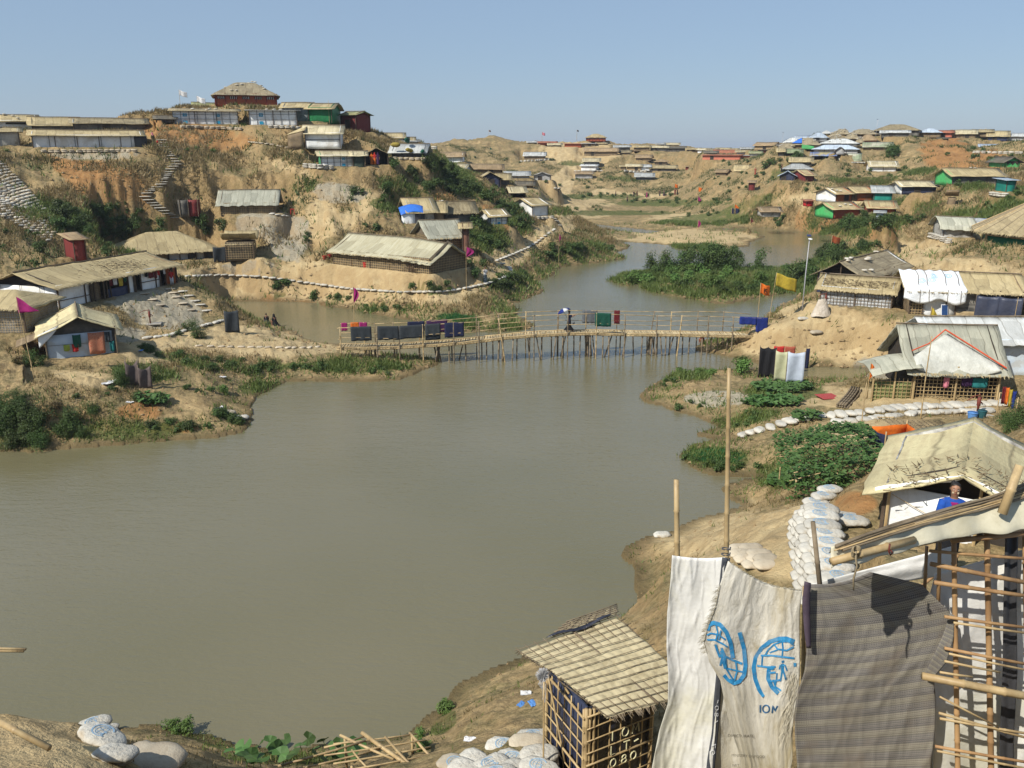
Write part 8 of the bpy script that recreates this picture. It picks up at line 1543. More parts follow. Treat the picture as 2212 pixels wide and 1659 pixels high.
for j, (u, v, m_, s_, lab) in enumerate([(1136, 1500, 'white', .12, 'scrap of white paper on the near orange bank'), (1126, 1524, 'sky', .1, 'scrap of blue plastic, the left one on the near orange bank'), (1150, 1522, 'sky', .11, 'scrap of blue plastic, the right one on the near orange bank'), (1015, 1600, 'white', .12, 'scrap of pale plastic low on the near bank'), (238, 828, 'white', .5, 'crumpled white plastic bag on the slope left of the torn screens'), (472, 885, 'white', .4, 'flat white sheet scrap at the left point'), (280, 870, 'white', .2, 'small white scrap on the left bank ledge'), (1550, 1040, 'navy', .35, 'dark floating scrap at the muddy shore'), (305, 758, 'sky', .2, 'small blue scrap below the footpath on the left bank'), (480, 815, 'white', .25, 'white scrap on the green part of the left bank'), (2075, 1098, 'white', .1, 'small white rag by the doorway')]):
 p = pick(u, v); mb = MB(); rn = Rn(j); mb.grid(lambda s, t_: ((s - .5) * s_ * 2, (t_ - .5) * s_ * 1.3, .03 + s_ * .5 * abs(rn(s * 6, t_ * 6, 1.5))), 6, 6, .004); o = mb.build('plastic_scrap', CL[m_], None); o.location = p; o.rotation_euler = (0, 0, j); tag(o, lab, 'litter')
# ================================================================ DARK LATTICE LATRINE WITH THE TARPAULIN ROOF
LT = Vector((1.217, 12.0, 0)); th_ = R(27); zt_, zb_ = 6.18, 3.9
lat = empty('latrine', (LT.x, LT.y, zb_), th_); tag(lat, 'dark plastic latrine in a bamboo lattice, chalked IOM LT-080, under a tarpaulin roof', 'latrine'); Hl = zt_ - zb_; FL, SL = 1.32, 1.3
plast = M('shiny_black_plastic', (.012, .013, .022), (.03, .032, .045), 3, .32, 4, .9, .06, spec=.5); nv = M('navy_black_plastic', (.018, .024, .05), (.035, .042, .08), 3, .3, 4, .9, .06, spec=.6)
wall_part(lat, (0, 0), (FL, 0), lambda s: Hl - .03, plast, 1, 'plastic_wall', inset=.03, wob=.02, n=16); wall_part(lat, (0, SL), (0, 0), lambda s: Hl - .03, nv, 2, 'plastic_wall', inset=.03, wob=.03, n=16); wall_part(lat, (FL, 0), (FL, SL), lambda s: Hl, plast, 3, 'plastic_wall', inset=.03); wall_part(lat, (FL, SL), (0, SL), lambda s: Hl, plast, 4, 'plastic_wall', inset=.03)
rl = random.Random(3)
def cane(a, b_, r_, parent, name='slat', mat=bamboo): return bamboo_pole(a, b_, r_, r_ * rl.uniform(.85, 1.05), name, parent, mat, nodes_=.3, bow=rl.uniform(-.012, .012), n=6)
for x in [.05, .12] + [FL * j / 6 + rl.uniform(-.02, .02) for j in range(1, 7)]: cane((x, -.03, 0), (x, -.03, Hl), .013 if x > .13 else .03, lat)
for j in range(10): z = Hl - .10 - j * .235; cane((-.02, -.055, z - .02), (FL, -.055, z + .03), .012 if j not in (0, 4) else .018, lat)
for y in [.03] + [SL * j / 6 for j in range(1, 7)]: cane((-.03, y, 0), (-.03, y, Hl - .02), .013 if y > .05 else .028, lat)
for j in range(9): z = Hl - .16 - j * .26; cane((-.055, -.02, z - .01), (-.055, SL, z + .06), .013 if j % 4 else .022, lat)
cane((-.09, SL * .9, Hl + .05), (-.07, SL * .42, .9), .018, lat, 'brace'); cane((-.04, .5, Hl - .02), (-.06, SL + .05, Hl + .28), .02, lat, 'brace')
for x, y in ((0, 0), (FL, 0), (0, SL), (FL, SL)): cane((x, y, -.3), (x, y, Hl), .04, lat, 'post')
chalk = M('chalk_yellow', (.62, .58, .36), (.52, .48, .28), 30, .9)
def letter(ch, x, z, w, h_, mb):
 for st in LET[ch]: pts = [(x + px * w, -.078, z + pz * h_) for px, pz in st]; mb.path(pts, .0105, 5)
for txt, xs_, z, hh_ in (('IOM', (.47, .66, .87), 1.56, .17), ('LT-', (.45, .70, .90), 1.29, .16), ('080', (.44, .66, .85), 1.04, .15)):
 for ch, x in zip(txt, xs_): mb = MB(); letter(ch, x, z, .0 if ch == 'I' else .135, hh_, mb); mb.build('chalk_letter', chalk, lat)
rc = [Vector((.10, 12.98, 6.62)), Vector((1.52, 11.78, 6.2)), Vector((3.05, 12.25, 6.33)), Vector((1.85, 13.5, 6.98))]
rb_ = Matrix.Rotation(-th_, 3, 'Z'); loc = lambda p: rb_ @ (Vector(p) - Vector((LT.x, LT.y, zb_)))
rq = lambda s, t_: (rc[1] * (1 - s) + rc[2] * s) * (1 - t_) + (rc[0] * (1 - s) + rc[3] * s) * t_ + Vector((0, 0, .10 * math.sin(math.pi * t_) * (1 - .3 * s)))
NS, NT = 11, 13; Rr_ = Rn(5)
def puff(s, t_): a, b_ = abs(math.sin(s * NS * math.pi)), abs(math.sin(t_ * NT * math.pi)); return .02 * (a * b_) ** .5 + .022 * Rr_(s * 9 + t_ * 3, t_ * 8)
mb = MB(); mb.grid(lambda s, t_: loc(rq(s, t_)) + Vector((0, 0, puff(s, t_) - .03 + .012 * Rr_(s * 40, t_ * 40))), 66, 78, .01, (0, 0, -1)); mb.build('roof_tarpaulin', M('khaki_tarpaulin', (.46, .40, .255), (.38, .325, .2), 6, .8, 30, .6, .01, dirt=(.2, .16, .09), dirt_amt=.5), lat, True)
for j in range(NS + 1): cane(loc(rq(j / NS, -.02)) + Vector((0, 0, .015)), loc(rq(j / NS, 1.03)) + Vector((0, 0, .03)), .008 if j != 6 else .024, lat, 'roof_slat', bamboo_old)
for j in range(NT + 1): mb = MB(); mb.path([loc(rq(s / 8 * 1.06 - .03, j / NT + .012 * Rr_(s * .7, j * 3))) + Vector((0, 0, .02)) for s in range(9)], .0065, 5); mb.build('roof_slat', bamboo_old, lat, True)
back = [rc[0] + Vector((.55, .35, .05)), rc[3], rc[3] + Vector((.55, .55, -.15)), rc[0] + Vector((1.0, .95, -.25))]
bq = lambda s, t_: (rq(.35 + .65 * s, 1.0)) * (1 - t_) + (rq(.45 + .5 * s, 1.0) + Vector((.12, .42, -.06))) * t_
mb = MB(); mb.grid(lambda s, t_: loc(bq(s, t_)) + Vector((0, 0, .05 + .02 * math.sin(s * 30) * t_)), 24, 8, .01, (0, 0, -1)); mb.build('back_slope', MATS['khaki_tarpaulin'], lat, True)
for j in range(9): cane(loc(bq(j / 8, 0)) + Vector((0, 0, .075)), loc(bq(j / 8, 1.03)) + Vector((0, 0, .075)), .01, lat, 'roof_slat', bamboo_old)
for j in range(5): cane(loc(bq(-.05, j / 4)) + Vector((0, 0, .085)), loc(bq(1.03, j / 4)) + Vector((0, 0, .085)), .01, lat, 'roof_slat', bamboo_old)
mb = MB(); mb.grid(lambda s, t_: loc(rq(.28 + .66 * s, 1.0 - .045 * t_ * math.sin(s * 3.1) ** .5)) + Vector((0, 0, .07 + .03 * math.sin(s * 9))), 20, 3, .01); mb.build('ridge_band', plast, lat, True)
r = random.Random(4); mb = MB()
for _ in range(90):
 s = r.random(); p = loc(rq(s, -.01)); mb.tube(p, p + Vector((r.uniform(-.03, .03), -r.uniform(.03, .14), -r.uniform(0, .07))), .006, .003, 3, False)
 p = loc(rq(0, s)); mb.tube(p, p + Vector((-r.uniform(.02, .08), r.uniform(-.03, .03), -.03)), .005, .003, 3, False)
tag(mb.build('cane_ends', bamboo_old, lat), kind='stuff')
p = at(1172, 1460, 12.3); mb = MB(); r = random.Random(2)
for _ in range(420): a, b_ = r.uniform(0, 6.28), r.uniform(-1.5, 1.5); d = Vector((math.cos(a) * math.cos(b_), math.sin(a) * math.cos(b_), math.sin(b_))); mb.tube(d * r.uniform(.02, .06), d * r.uniform(.09, .125) + Vector((0, 0, .02)), .006, .003, 3, False)
for j in range(8): mb.path([(0, 0, -.05), (.02 * j - .07, 0, -.16), (.03 + .02 * math.sin(j), 0, -.3 - .03 * j)], .006, 3)
o = mb.build('netting_knot', CL['white'], None); o.location = p; tag(o, 'tuft of white netting tied to the corner of the dark lattice latrine', 'netting')
cane_p = empty('corner_pole', at(1176, 1500, 12.25)); tag(cane_p, 'thin pole carrying the tuft of white netting beside the latrine', 'pole'); bamboo_pole((0, 0, -2.2), (-.01, 0, .25), .018, .015, 'cane', cane_p, bamboo)
# ================================================================ THE BATHING SCREEN OF SACKS AND CLOTH
Rs_ = Rn(12)
def sheetpt(left, right, s, t_, Y0, fold, top_sag=0.0, bulge=.0):
 def pl(L, f):
  k = f * (len(L) - 1); i = min(int(k), len(L) - 2); a = k - i; return L[i][0] * (1 - a) + L[i + 1][0] * a, L[i][1] * (1 - a) + L[i + 1][1] * a
 (u0, v0), (u1, v1) = pl(left, t_), pl(right, t_); u = u0 + (u1 - u0) * s; v = v0 + (v1 - v0) * s + top_sag * math.sin(math.pi * s) * (1 - t_)
 return u, v
def sheet(name, left, right, Y0, Y1, fold, mat, label, nu=60, nv=70, sag=0, cat='sheet', uv=True, parent=None, thick=.006, bot=0):
 def F(s, t_):
  u, v = sheetpt(left, right, s, t_, 0, fold, sag); return at(u, v, Y0 + (Y1 - Y0) * s + fold(s, t_))
 mb = MB(); c0 = F(.5, .5); mb.grid(lambda s, t_: F(s, t_) - c0, nu, nv, thick, (0, 1, .1)); mb.smooth = True; me_ = mb.mesh(name, mat, True)
 uvl = me_.uv_layers.new(name='cloth'); w = nv + 1; n1 = (nu + 1) * w; A = np.empty(len(me_.loops) * 2, np.float32)
 li = np.empty(len(me_.loops), np.int64); me_.loops.foreach_get('vertex_index', li); k = li % n1; A[0::2] = (k // w) / nu; A[1::2] = (k % w) / nv; uvl.data.foreach_set('uv', A)
 o = bpy.data.objects.new(name, me_); COL.objects.link(o); o.location = c0
 if parent is not None: o.parent = parent; o.location = c0 - parent.location
 else: tag(o, label, cat)
 o['_'] = 0; del o['_']; return o, F
def crease(k1, k2, amp, seed=0):
 rn = Rn(seed + 40); rn2 = Rn(seed + 70)
 def rid(x): return 1 - min(1, abs(x) * 5)
 return lambda s, t_: amp * (.62 * math.sin(k1 * s + 2.2 * rn(s * 2, t_ * 2.5)) * (.5 + .5 * t_) + .42 * rn(s * 3, t_ * 3, k2 / 4) + .25 * rn2(s * 4 - t_ * 3, t_ * 5 + s * 2, 1) - .13 * rid(rn2(s * 5 + t_ * 3, t_ * 4 - s * 2, 1.2)) - .09 * rid(rn(s * 9 - t_ * 4, t_ * 9 + s * 3, 1.2)) + .035 * rn2(s * 20, t_ * 18, 2))
white_pl = M('white_plastic_sheeting', (.78, .77, .74), (.66, .65, .60), .8, .42, 3.2, .5, .04, dirt=(.6, .56, .38), dirt_amt=.5, spec=.45, var=.02, transl=.18)
sackm, t, b, out = nodes('woven_sack'); v = coord(t, 'UV'); wv1 = noise(t, mapping(t, v, (260, 6, 1)), 1, 2); wv2 = noise(t, mapping(t, v, (6, 260, 1)), 1, 2); nn_ = noise(t, v, 5, 6, .7, .5); n2_ = noise(t, v, 2.2, 5, .7, .8)
c_ = mixc(t, ramp(t, nn_, .35, .65), (.74, .71, .63), (.62, .58, .48)); c_ = mixc(t, ramp(t, n2_, .5, .64, 0, .7), c_, (.40, .33, .19)); sp_ = t.nodes.new('ShaderNodeSeparateXYZ'); t.links.new(v, sp_.inputs[0]); c_ = mixc(t, mth(t, 'MULTIPLY', ramp(t, sp_.outputs[1], .55, .95), ramp(t, n2_, .3, .6)), c_, (.36, .30, .16))
t.links.new(c_, b.inputs['Base Color']); b.inputs['Roughness'].default_value = .6; bump(t, b, mth(t, 'ADD', mth(t, 'ADD', wv1, wv2), mth(t, 'MULTIPLY', noise(t, v, 14, 5, .75, .6), 6)), .35, .02)
trn = t.nodes.new('ShaderNodeBsdfTranslucent'); t.links.new(c_, trn.inputs[0]); mx = t.nodes.new('ShaderNodeMixShader'); mx.inputs[0].default_value = .15; t.links.new(b.outputs[0], mx.inputs[1]); t.links.new(trn.outputs[0], mx.inputs[2]); t.links.new(mx.outputs[0], out.inputs[0])
pat, t, b, out = nodes('patterned_grey_cloth'); v = coord(t, 'UV'); sp_ = t.nodes.new('ShaderNodeSeparateXYZ'); wob = t.nodes.new('ShaderNodeVectorMath'); t.links.new(v, sp_.inputs[0])
U_, V_ = sp_.outputs[0], sp_.outputs[1]
band = mth(t, 'FRACT', mth(t, 'MULTIPLY', V_, 30.0)); fine = mth(t, 'FRACT', mth(t, 'MULTIPLY', V_, 120.0))
zx = mth(t, 'ABSOLUTE', mth(t, 'SUBTRACT', mth(t, 'FRACT', mth(t, 'MULTIPLY', U_, 60.0)), .5)); zz = mth(t, 'ABSOLUTE', mth(t, 'SUBTRACT', mth(t, 'FRACT', mth(t, 'ADD', mth(t, 'MULTIPLY', V_, 120.0), mth(t, 'MULTIPLY', zx, 1.0))), .5))
dots = mth(t, 'GREATER_THAN', zx, .30); isz = mth(t, 'LESS_THAN', band, .5); lines = ramp(t, mth(t, 'ABSOLUTE', mth(t, 'SUBTRACT', fine, .5)), .12, .22)
patm = mth(t, 'ADD', mth(t, 'MULTIPLY', isz, ramp(t, zz, .15, .3)), mth(t, 'MULTIPLY', mth(t, 'SUBTRACT', 1.0, isz), mth(t, 'MULTIPLY', lines, mth(t, 'ADD', .4, mth(t, 'MULTIPLY', dots, .6)))))
big_ = mth(t, 'FRACT', mth(t, 'MULTIPLY', V_, 15.0)); stripe = ramp(t, mth(t, 'ABSOLUTE', mth(t, 'SUBTRACT', big_, .5)), .18, .3)
c_ = mixc(t, patm, (.25, .23, .18), (.07, .064, .06)); c_ = mixc(t, mth(t, 'MULTIPLY', stripe, .35), c_, (.14, .132, .145)); c_ = mixc(t, mth(t, 'MULTIPLY', mth(t, 'SUBTRACT', 1, stripe), .25), c_, (.33, .30, .235)); c_ = mixc(t, ramp(t, noise(t, v, 3.5, 5, .65), .5, .72, 0, .5), c_, (.16, .12, .08))
t.links.new(c_, b.inputs['Base Color']); b.inputs['Roughness'].default_value = .9; b.inputs['Specular IOR Level'].default_value = .1; bump(t, b, mth(t, 'ADD', patm, mth(t, 'MULTIPLY', noise(t, v, 9, 5, .7), 3)), .25, .012)
o1, F1 = sheet('plastic_sheet', [(1452, 1200), (1448, 1260), (1441, 1330), (1440, 1400), (1444, 1460), (1443, 1520), (1424, 1580), (1412, 1640), (1400, 1700)], [(1566, 1204), (1562, 1270), (1557, 1330), (1552, 1400), (1556, 1460), (1548, 1520), (1546, 1580), (1540, 1640), (1540, 1700)], 9.15, 9.0, crease(5, 5, .10, 1), white_pl, 'tall white plastic panel on the left of the bathing screen', sag=4)
o2, F2 = sheet('edge_tape', [(1560, 1205), (1553, 1270), (1545, 1340), (1543, 1400), (1547, 1460), (1541, 1520), (1538, 1580), (1528, 1640), (1522, 1700)], [(1572, 1205), (1567, 1270), (1558, 1340), (1556, 1400), (1560, 1460), (1556, 1520), (1552, 1580), (1546, 1640), (1540, 1700)], 8.93, 8.93, lambda s, t_: .02 * math.sin(t_ * 11), M('charcoal_tape', (.05, .055, .065), (.08, .085, .10)), 'x', 3, 50, parent=o1)
mb = MB()
for ch, tt in zip('-08/70', (.60, .63, .66, .69, .80, .83)):
 for st in LET[ch]: mb.path([F2(.25 + .5 * pz * 1.0, tt + (1 - px) * .022) + Vector((0, -.012, 0)) - o1.location for px, pz in st], .0035, 4, False)
mb.build('tape_lettering', CL['white'], o1)
fs = crease(3.5, 5, .085, 7)
sk, FS = sheet('printed_sack', [(1573, 1212), (1556, 1262), (1545, 1310), (1530, 1350), (1520, 1385), (1532, 1430), (1556, 1470), (1566, 1520), (1580, 1580), (1600, 1640), (1612, 1700)], [(1733, 1274), (1728, 1320), (1727, 1360), (1728, 1400), (1728, 1440), (1726, 1490), (1716, 1540), (1712, 1590), (1712, 1640), (1708, 1670), (1705, 1700)], 8.82, 8.78, fs, sackm, 'large woven sack cloth printed with two blue globe emblems and the letters IOM', 70, 90, sag=16)
o4, F4 = sheet('sack_lining', [(1556, 1455), (1552, 1500), (1548, 1560), (1542, 1620), (1540, 1700)], [(1620, 1470), (1630, 1500), (1650, 1560), (1665, 1620), (1670, 1700)], 8.98, 8.98, crease(6, 5, .06, 3), sackm, 'old cream sack with faint black print hanging behind the printed sack', 30, 40)
import bisect
_tab = [(proj(*FS(i / 70, j / 90)), FS(i / 70, j / 90)) for i in range(71) for j in range(91)]; _TU = np.array([[a[0], a[1]] for a, b_ in _tab]); _TP = np.array([tuple(b_) for a, b_ in _tab])
def on_sack(u, v, off=.0085):
 d = ((_TU - (u, v)) ** 2).sum(1); i = np.argsort(d)[:4]; w = 1 / (d[i] + .3); Y = float((_TP[i, 1] * w).sum() / w.sum()); return at(u, v, Y - off)
ink = M('blue_ink', (.012, .16, .36), (.04, .24, .45), 14, .7, dirt=(.3, .38, .42), dirt_amt=.25)
def stroke(mb, pts, w):
 P = []
 for (a, b_), (c, d) in zip(pts[:-1], pts[1:]):
  k = max(1, int(math.hypot(c - a, d - b_) / 4)); P += [(a + (c - a) * i / k, b_ + (d - b_) * i / k) for i in range(k)]
 P.append(pts[-1]); ribbon(mb, [on_sack(u, v) for u, v in P], w / 185.0, Vector((0, -1, .25)))
nq = lambda x, y: q('n', x, y)
def Nn(L_): return [nq(*p) for p in L_]
mb = MB()
S_ = [([(503, 640), (510, 610), (535, 598), (570, 608), (605, 650), (628, 710), (640, 790)], 9), ([(676, 650), (700, 740), (708, 830), (700, 880), (675, 915), (645, 925), (615, 905), (592, 880)], 9), ([(500, 665), (520, 655), (560, 662), (600, 690)], 3.5), ([(500, 690), (540, 690), (590, 715), (612, 730)], 3.5),
 ([(548, 610), (558, 650), (548, 690)], 3.5), ([(575, 640), (562, 690)], 3.5), ([(578, 735), (598, 780), (640, 800), (690, 820)], 5), ([(598, 780), (606, 850), (640, 905)], 3.5), ([(655, 810), (662, 860), (645, 915)], 3.5), ([(590, 840), (640, 852), (700, 866)], 3.5), ([(578, 748), (582, 775), (590, 810), (600, 845)], 7), ([(582, 790), (572, 830)], 5), ([(545, 715), (556, 750), (570, 785)], 5),
 ([(972, 700), (930, 684), (890, 684), (840, 700), (795, 735), (763, 785), (752, 840), (760, 900), (782, 960), (808, 996)], 9), ([(970, 720), (940, 700), (900, 700), (862, 715), (830, 745), (812, 775)], 3.5), ([(905, 690), (910, 735), (905, 790)], 3.5), ([(862, 715), (880, 740), (930, 748), (968, 728)], 3.5), ([(838, 760), (880, 745)], 3.5), ([(790, 775), (850, 775), (930, 785), (972, 790)], 4), ([(770, 830), (826, 838), (870, 836)], 4),
 ([(800, 775), (795, 835)], 3.5), ([(858, 838), (834, 850), (830, 900), (850, 945), (885, 980)], 9), ([(834, 870), (870, 866)], 4), ([(840, 915), (880, 910), (900, 905)], 4), ([(858, 905), (870, 945), (900, 965)], 4)]
for pts, w in S_: stroke(mb, Nn(pts), w)
for hx, hy in ((910, 808),): stroke(mb, Nn([(hx, hy - 6), (hx, hy + 2), (hx + 1, hy + 6)]), 6)
for pts, w in [([(908, 820), (908, 860)], 7), ([(890, 850), (895, 828), (922, 828), (932, 858)], 3), ([(906, 858), (896, 915)], 4), ([(912, 858), (926, 905)], 4), ([(975, 815), (975, 835)], 6), ([(878, 870), (875, 905), (868, 935)], 3.5)]: stroke(mb, Nn(pts), w)
mb.build('printed_emblem', ink, sk).matrix_parent_inverse = Matrix.Translation(-sk.location)
mb = MB()
for ch, x0, x1 in (('I', 788, 788), ('O', 800, 838), ('M', 852, 884)):
 for st in LET[ch]:
  st_ = st if ch != 'M' else st[:4]; stroke(mb, Nn([(x0 + (x1 - x0) * px, 1083 - 40 * pz + (x0 - 788) * .06) for px, pz in st_]), 3.6)
mb.build('printed_letters', M('blue_letters', (.03, .10, .2), (.05, .13, .24)), sk).matrix_parent_inverse = Matrix.Translation(-sk.location)
def print_text(txt, u, v, size, mat, parent, Yf, slope=0.0):
 cu = bpy.data.curves.new('print', 'FONT'); cu.body = txt; cu.size = 1; ob = bpy.data.objects.new('print', cu); COL.objects.link(ob); dg = bpy.context.evaluated_depsgraph_get(); dg.update(); me_ = bpy.data.meshes.new_from_object(ob.evaluated_get(dg)); bpy.data.objects.remove(ob)
 for vt in me_.vertices: x, y = vt.co.x * size, vt.co.y * size; vt.co = at(u + x, v - y + x * slope, Yf) - parent.location
 me_.materials.clear(); me_.materials.append(mat); o = link('faint_print', me_, parent); return o
fp = M('faded_black_print', (.10, .09, .07), (.2, .18, .13), 20)
print_text('DIRECTORATE', 1572, 1592, 8.5, fp, o4, 8.84, .02); print_text('MINISTRY OF FOOD', 1580, 1634, 8, fp, o4, 8.84, .05); print_text('NET', 1582, 1656, 8, fp, o4, 8.84)
mb = MB(); r = random.Random(6)
for _ in range(420):
 e = r.choice([0, 0, 1, 2]); t_ = r.random()
 if e == 0: p = FS(0, .1 + .35 * t_); d = Vector((-r.uniform(.02, .09), -.02, -r.uniform(0, .06)))
 elif e == 1: p = FS(t_, 0); d = Vector((r.uniform(-.02, .02), -.02, r.uniform(0, .04)))
 else: p = FS(.88 + .12 * r.random(), .42 + .25 * t_); d = Vector((-r.uniform(0, .12), -.03, -r.uniform(.05, .34)))
 mb.path([p + Vector((0, -.01, 0)), p + d * .5 + Vector((r.uniform(-.02, .02), 0, 0)), p + d], [.0025, .002, .001], 3, False)
o = mb.build('frayed_threads', M('jute_thread', (.5, .46, .36), (.4, .36, .27)), sk); tag(o, kind='stuff'); o.matrix_parent_inverse = Matrix.Translation(-sk.location)
pc, FC = sheet('patterned_cloth', [(1742, 1262), (1738, 1310), (1740, 1360), (1742, 1410), (1738, 1450), (1722, 1500), (1716, 1550), (1718, 1600), (1722, 1650), (1724, 1700)], [(1880, 1236), (1990, 1262), (2052, 1322), (2056, 1365), (2034, 1420), (2018, 1470), (2022, 1520), (2020, 1580), (2012, 1640), (2008, 1700)], 8.62, 8.5, crease(4.5, 5, .10, 22), pat, 'grey patterned cloth with zigzag bands draped beside the printed sack', 70, 80, sag=10, cat='cloth')
fc, FF = sheet('folded_corner', [(2052, 1325), (2038, 1370), (2020, 1410), (1995, 1462)], [(2062, 1330), (2060, 1380), (2046, 1430), (2012, 1470)], 8.36, 8.33, lambda s, t_: .02 * math.sin(t_ * 8), pat, 'x', 8, 20, parent=pc)
dk, FD = sheet('cloth_fold', [(1738, 1256), (1733, 1300), (1737, 1360), (1742, 1400)], [(1752, 1260), (1750, 1300), (1751, 1360), (1752, 1400)], 8.5, 8.5, lambda s, t_: -.02 * math.sin(s * 3), M('dark_purple_cloth', (.05, .035, .05), (.08, .06, .08)), 'x', 6, 20, parent=pc)
for (a, b_, r0_, r1_, lab) in [((1464, 1300, 9.2), (1461, 1036, 9.3), .036, .03, 'shorter bamboo pole rising behind the white plastic panel'), ((1566, 1400, 9.05), (1575, 795, 9.3), .036, .022, 'tallest bamboo pole rising between the plastic panel and the sack'), ((1732, 1700, 8.9), (1740, 1268, 8.88), .035, .035, 'bamboo pole behind the seam between sack and patterned cloth'), ((1775, 1300, 8.7), (1756, 1127, 8.75), .03, .026, 'weathered stick leaning above the patterned cloth')]:
 A, B = at(*a), at(*b_); root = empty('screen_pole', A); tag(root, lab, 'pole'); bamboo_pole((0, 0, 0), B - A, r0_, r1_, 'cane', root, bamboo if 'weathered' not in lab else bamboo_old, nodes_=.33, n=8)
MB_k = MB(); A = at(1566, 1222, 8.98)
mb = MB();
for j in range(7): mb.path([Vector((.05 * math.cos(a * .8), .045 * math.sin(a * .8), -.22 + .07 * j + .004 * a)) for a in range(9)], .008, 4)
o = mb.build('binding', M('charcoal_tape', (.05, .055, .065)), None); o.location = A; tag(o, 'dark binding tied round the tallest bamboo pole', 'binding')
# ================================================================ THE NEAREST SHELTER AT THE RIGHT EDGE
ns = empty('shelter', at(2120, 1400, 8.6)); tag(ns, 'nearest shelter at the right edge with split bamboo lattice over white plastic', 'shelter', 'bamboo and tarpaulin shelters'); n0 = ns.location.copy()
def cn(a, b_, r_=.02, name='slat', mat=bamboo, **k): A, B = at(*a), at(*b_); o = bamboo_pole(A - n0, B - n0, r_, r_ * k.pop('tp', .9), name, ns, mat, nodes_=.35, n=7, bow=k.get('bow', 0)); return o
splitm = M('split_bamboo', (.36, .22, .10), (.25, .14, .065), 5, .6, 20, .4, .01, stretch=(1, 1, .2))
wsh, FW = sheet('wall_sheet', [(2020, 1240), (2005, 1300), (2022, 1400), (2010, 1500), (2015, 1600), (2015, 1720)], [(2420, 1130), (2420, 1250), (2420, 1380), (2420, 1500), (2420, 1600), (2420, 1720)], 8.72, 8.3, crease(6, 6, .14, 31), white_pl, 'x', 60, 60, parent=ns)
sb_, _ = sheet('dark_band', [(2172, 1150), (2168, 1300), (2166, 1450), (2160, 1600), (2158, 1720)], [(2200, 1150), (2196, 1300), (2198, 1450), (2190, 1600), (2190, 1720)], 8.42, 8.4, crease(3, 5, .04, 8), M('black_band', (.035, .036, .038), (.055, .055, .06), 2, .4), 'x', 8, 50, parent=ns)
strip, FT = sheet('side_sheet', [(1752, 1262), (1760, 1285)], [(2060, 1180), (2064, 1240)], 8.95, 8.95, crease(5, 5, .06, 17), white_pl, 'x', 40, 10, parent=ns)
for u, r_ in ((2066, .03), (2138, .034), (2222, .04)): cn((u + 4, 1720, 8.28), (u - 6, 1150, 8.42), r_, 'stud', splitm)
cn((1996, 1300, 8.7), (2002, 1180, 8.75), .02, 'stud', splitm); cn((2026, 1330, 8.5), (2030, 1172, 8.5), .022, 'stud', splitm)
for a, b_, r_ in [((2008, 1190, 8.33), (2230, 1208, 8.3), .018), ((2010, 1218, 8.3), (2235, 1262, 8.2), .026), ((2018, 1258, 8.3), (2235, 1290, 8.22), .024), ((2040, 1332, 8.3), (2235, 1358, 8.2), .018), ((2060, 1345, 8.28), (2235, 1370, 8.2), .014), ((2040, 1400, 8.3), (2235, 1438, 8.2), .018), ((2050, 1412, 8.28), (2240, 1452, 8.2), .013), ((2040, 1428, 8.25), (2160, 1452, 8.2), .014),
 ((2030, 1452, 8.22), (2100, 1462, 8.2), .014), ((2030, 1505, 8.25), (2155, 1570, 8.2), .012), ((2028, 1540, 8.3), (2240, 1600, 8.2), .016), ((2030, 1552, 8.3), (2240, 1588, 8.18), .016), ((2020, 1612, 8.3), (2240, 1650, 8.2), .018), ((2024, 1622, 8.28), (2240, 1664, 8.2), .014), ((2055, 1168, 8.3), (2240, 1150, 8.3), .03)]:
 cn(a, b_, r_, 'slat', splitm if r_ > .017 else bamboo, bow=.01)
cn((1992, 1460, 8.15), (2260, 1512, 7.9), .042, 'rail', bamboo, tp=1.05)
def RF(s, t_):
 u = 1796 + (2300 - 1796) * s; vt = 1184 - 172 * s - 4 * math.sin(s * 7); vb = 1226 - 100 * s ** .8 + 6 * math.sin(s * 9); Y = 7.6 + .62 * min(1, s * 1.6) + .03 * math.sin(s * 7)
 p = at(u, vb + (vt - vb) * min(1, t_ * 2), Y + .4 * t_ * (.4 + s));
 if t_ > .5: p = p + Vector((.05, .3, -.28)) * (t_ - .5) * 2 * (.4 + s)
 return p
mb = MB(); mb.grid(lambda s, t_: RF(s, t_) - n0 + Vector((0, .02 * math.sin(s * 40 + t_ * 5), .012 * math.sin(s * 33 + 2 * t_))), 60, 16, .012, (0, .3, -1)); mb.build('roof_sheet', M('dirty_roof_sheet', (.62, .58, .44), (.50, .46, .33), 2.2, .5, 5, .5, .02, dirt=(.36, .32, .2), dirt_amt=.5, transl=.1), ns, True)
for j in range(13):
 r = random.Random(j); s0, s1 = (0.0 + .05 * r.random(), .55 + .4 * r.random()) if j < 9 else (.35, 1.0)
 mb = MB(); mb.path([RF(s0 + (s1 - s0) * i / 7, .33 + .04 * (j % 5) + .03 * r.random()) - n0 + Vector((0, -.03, .02 + .008 * (j % 3))) for i in range(8)], [.008 + .006 * (j % 4 == 0)] * 8, 5); mb.build('roof_cane', bamboo if j % 2 else bamboo_old, ns, True)
cn((1796, 1213, 7.62), (1975, 1166, 8.0), .04, 'eave_pole', bamboo, tp=1.0); cn((1870, 1196, 8.0), (2235, 1120, 8.4), .04, 'eave_pole', bamboo_old)
cn((2165, 1110, 8.2), (2203, 1005, 8.3), .05, 'roof_post', bamboo)
mb = MB(); A = at(1848, 1188, 7.6) - n0; mb.path([A, A + Vector((.0, -.03, -.08)), A + Vector((.02, -.03, -.16)), A + Vector((0, -.03, -.3)), A + Vector((.015, -.03, -.42))], [.014, .012, .009, .011, .007], 5)
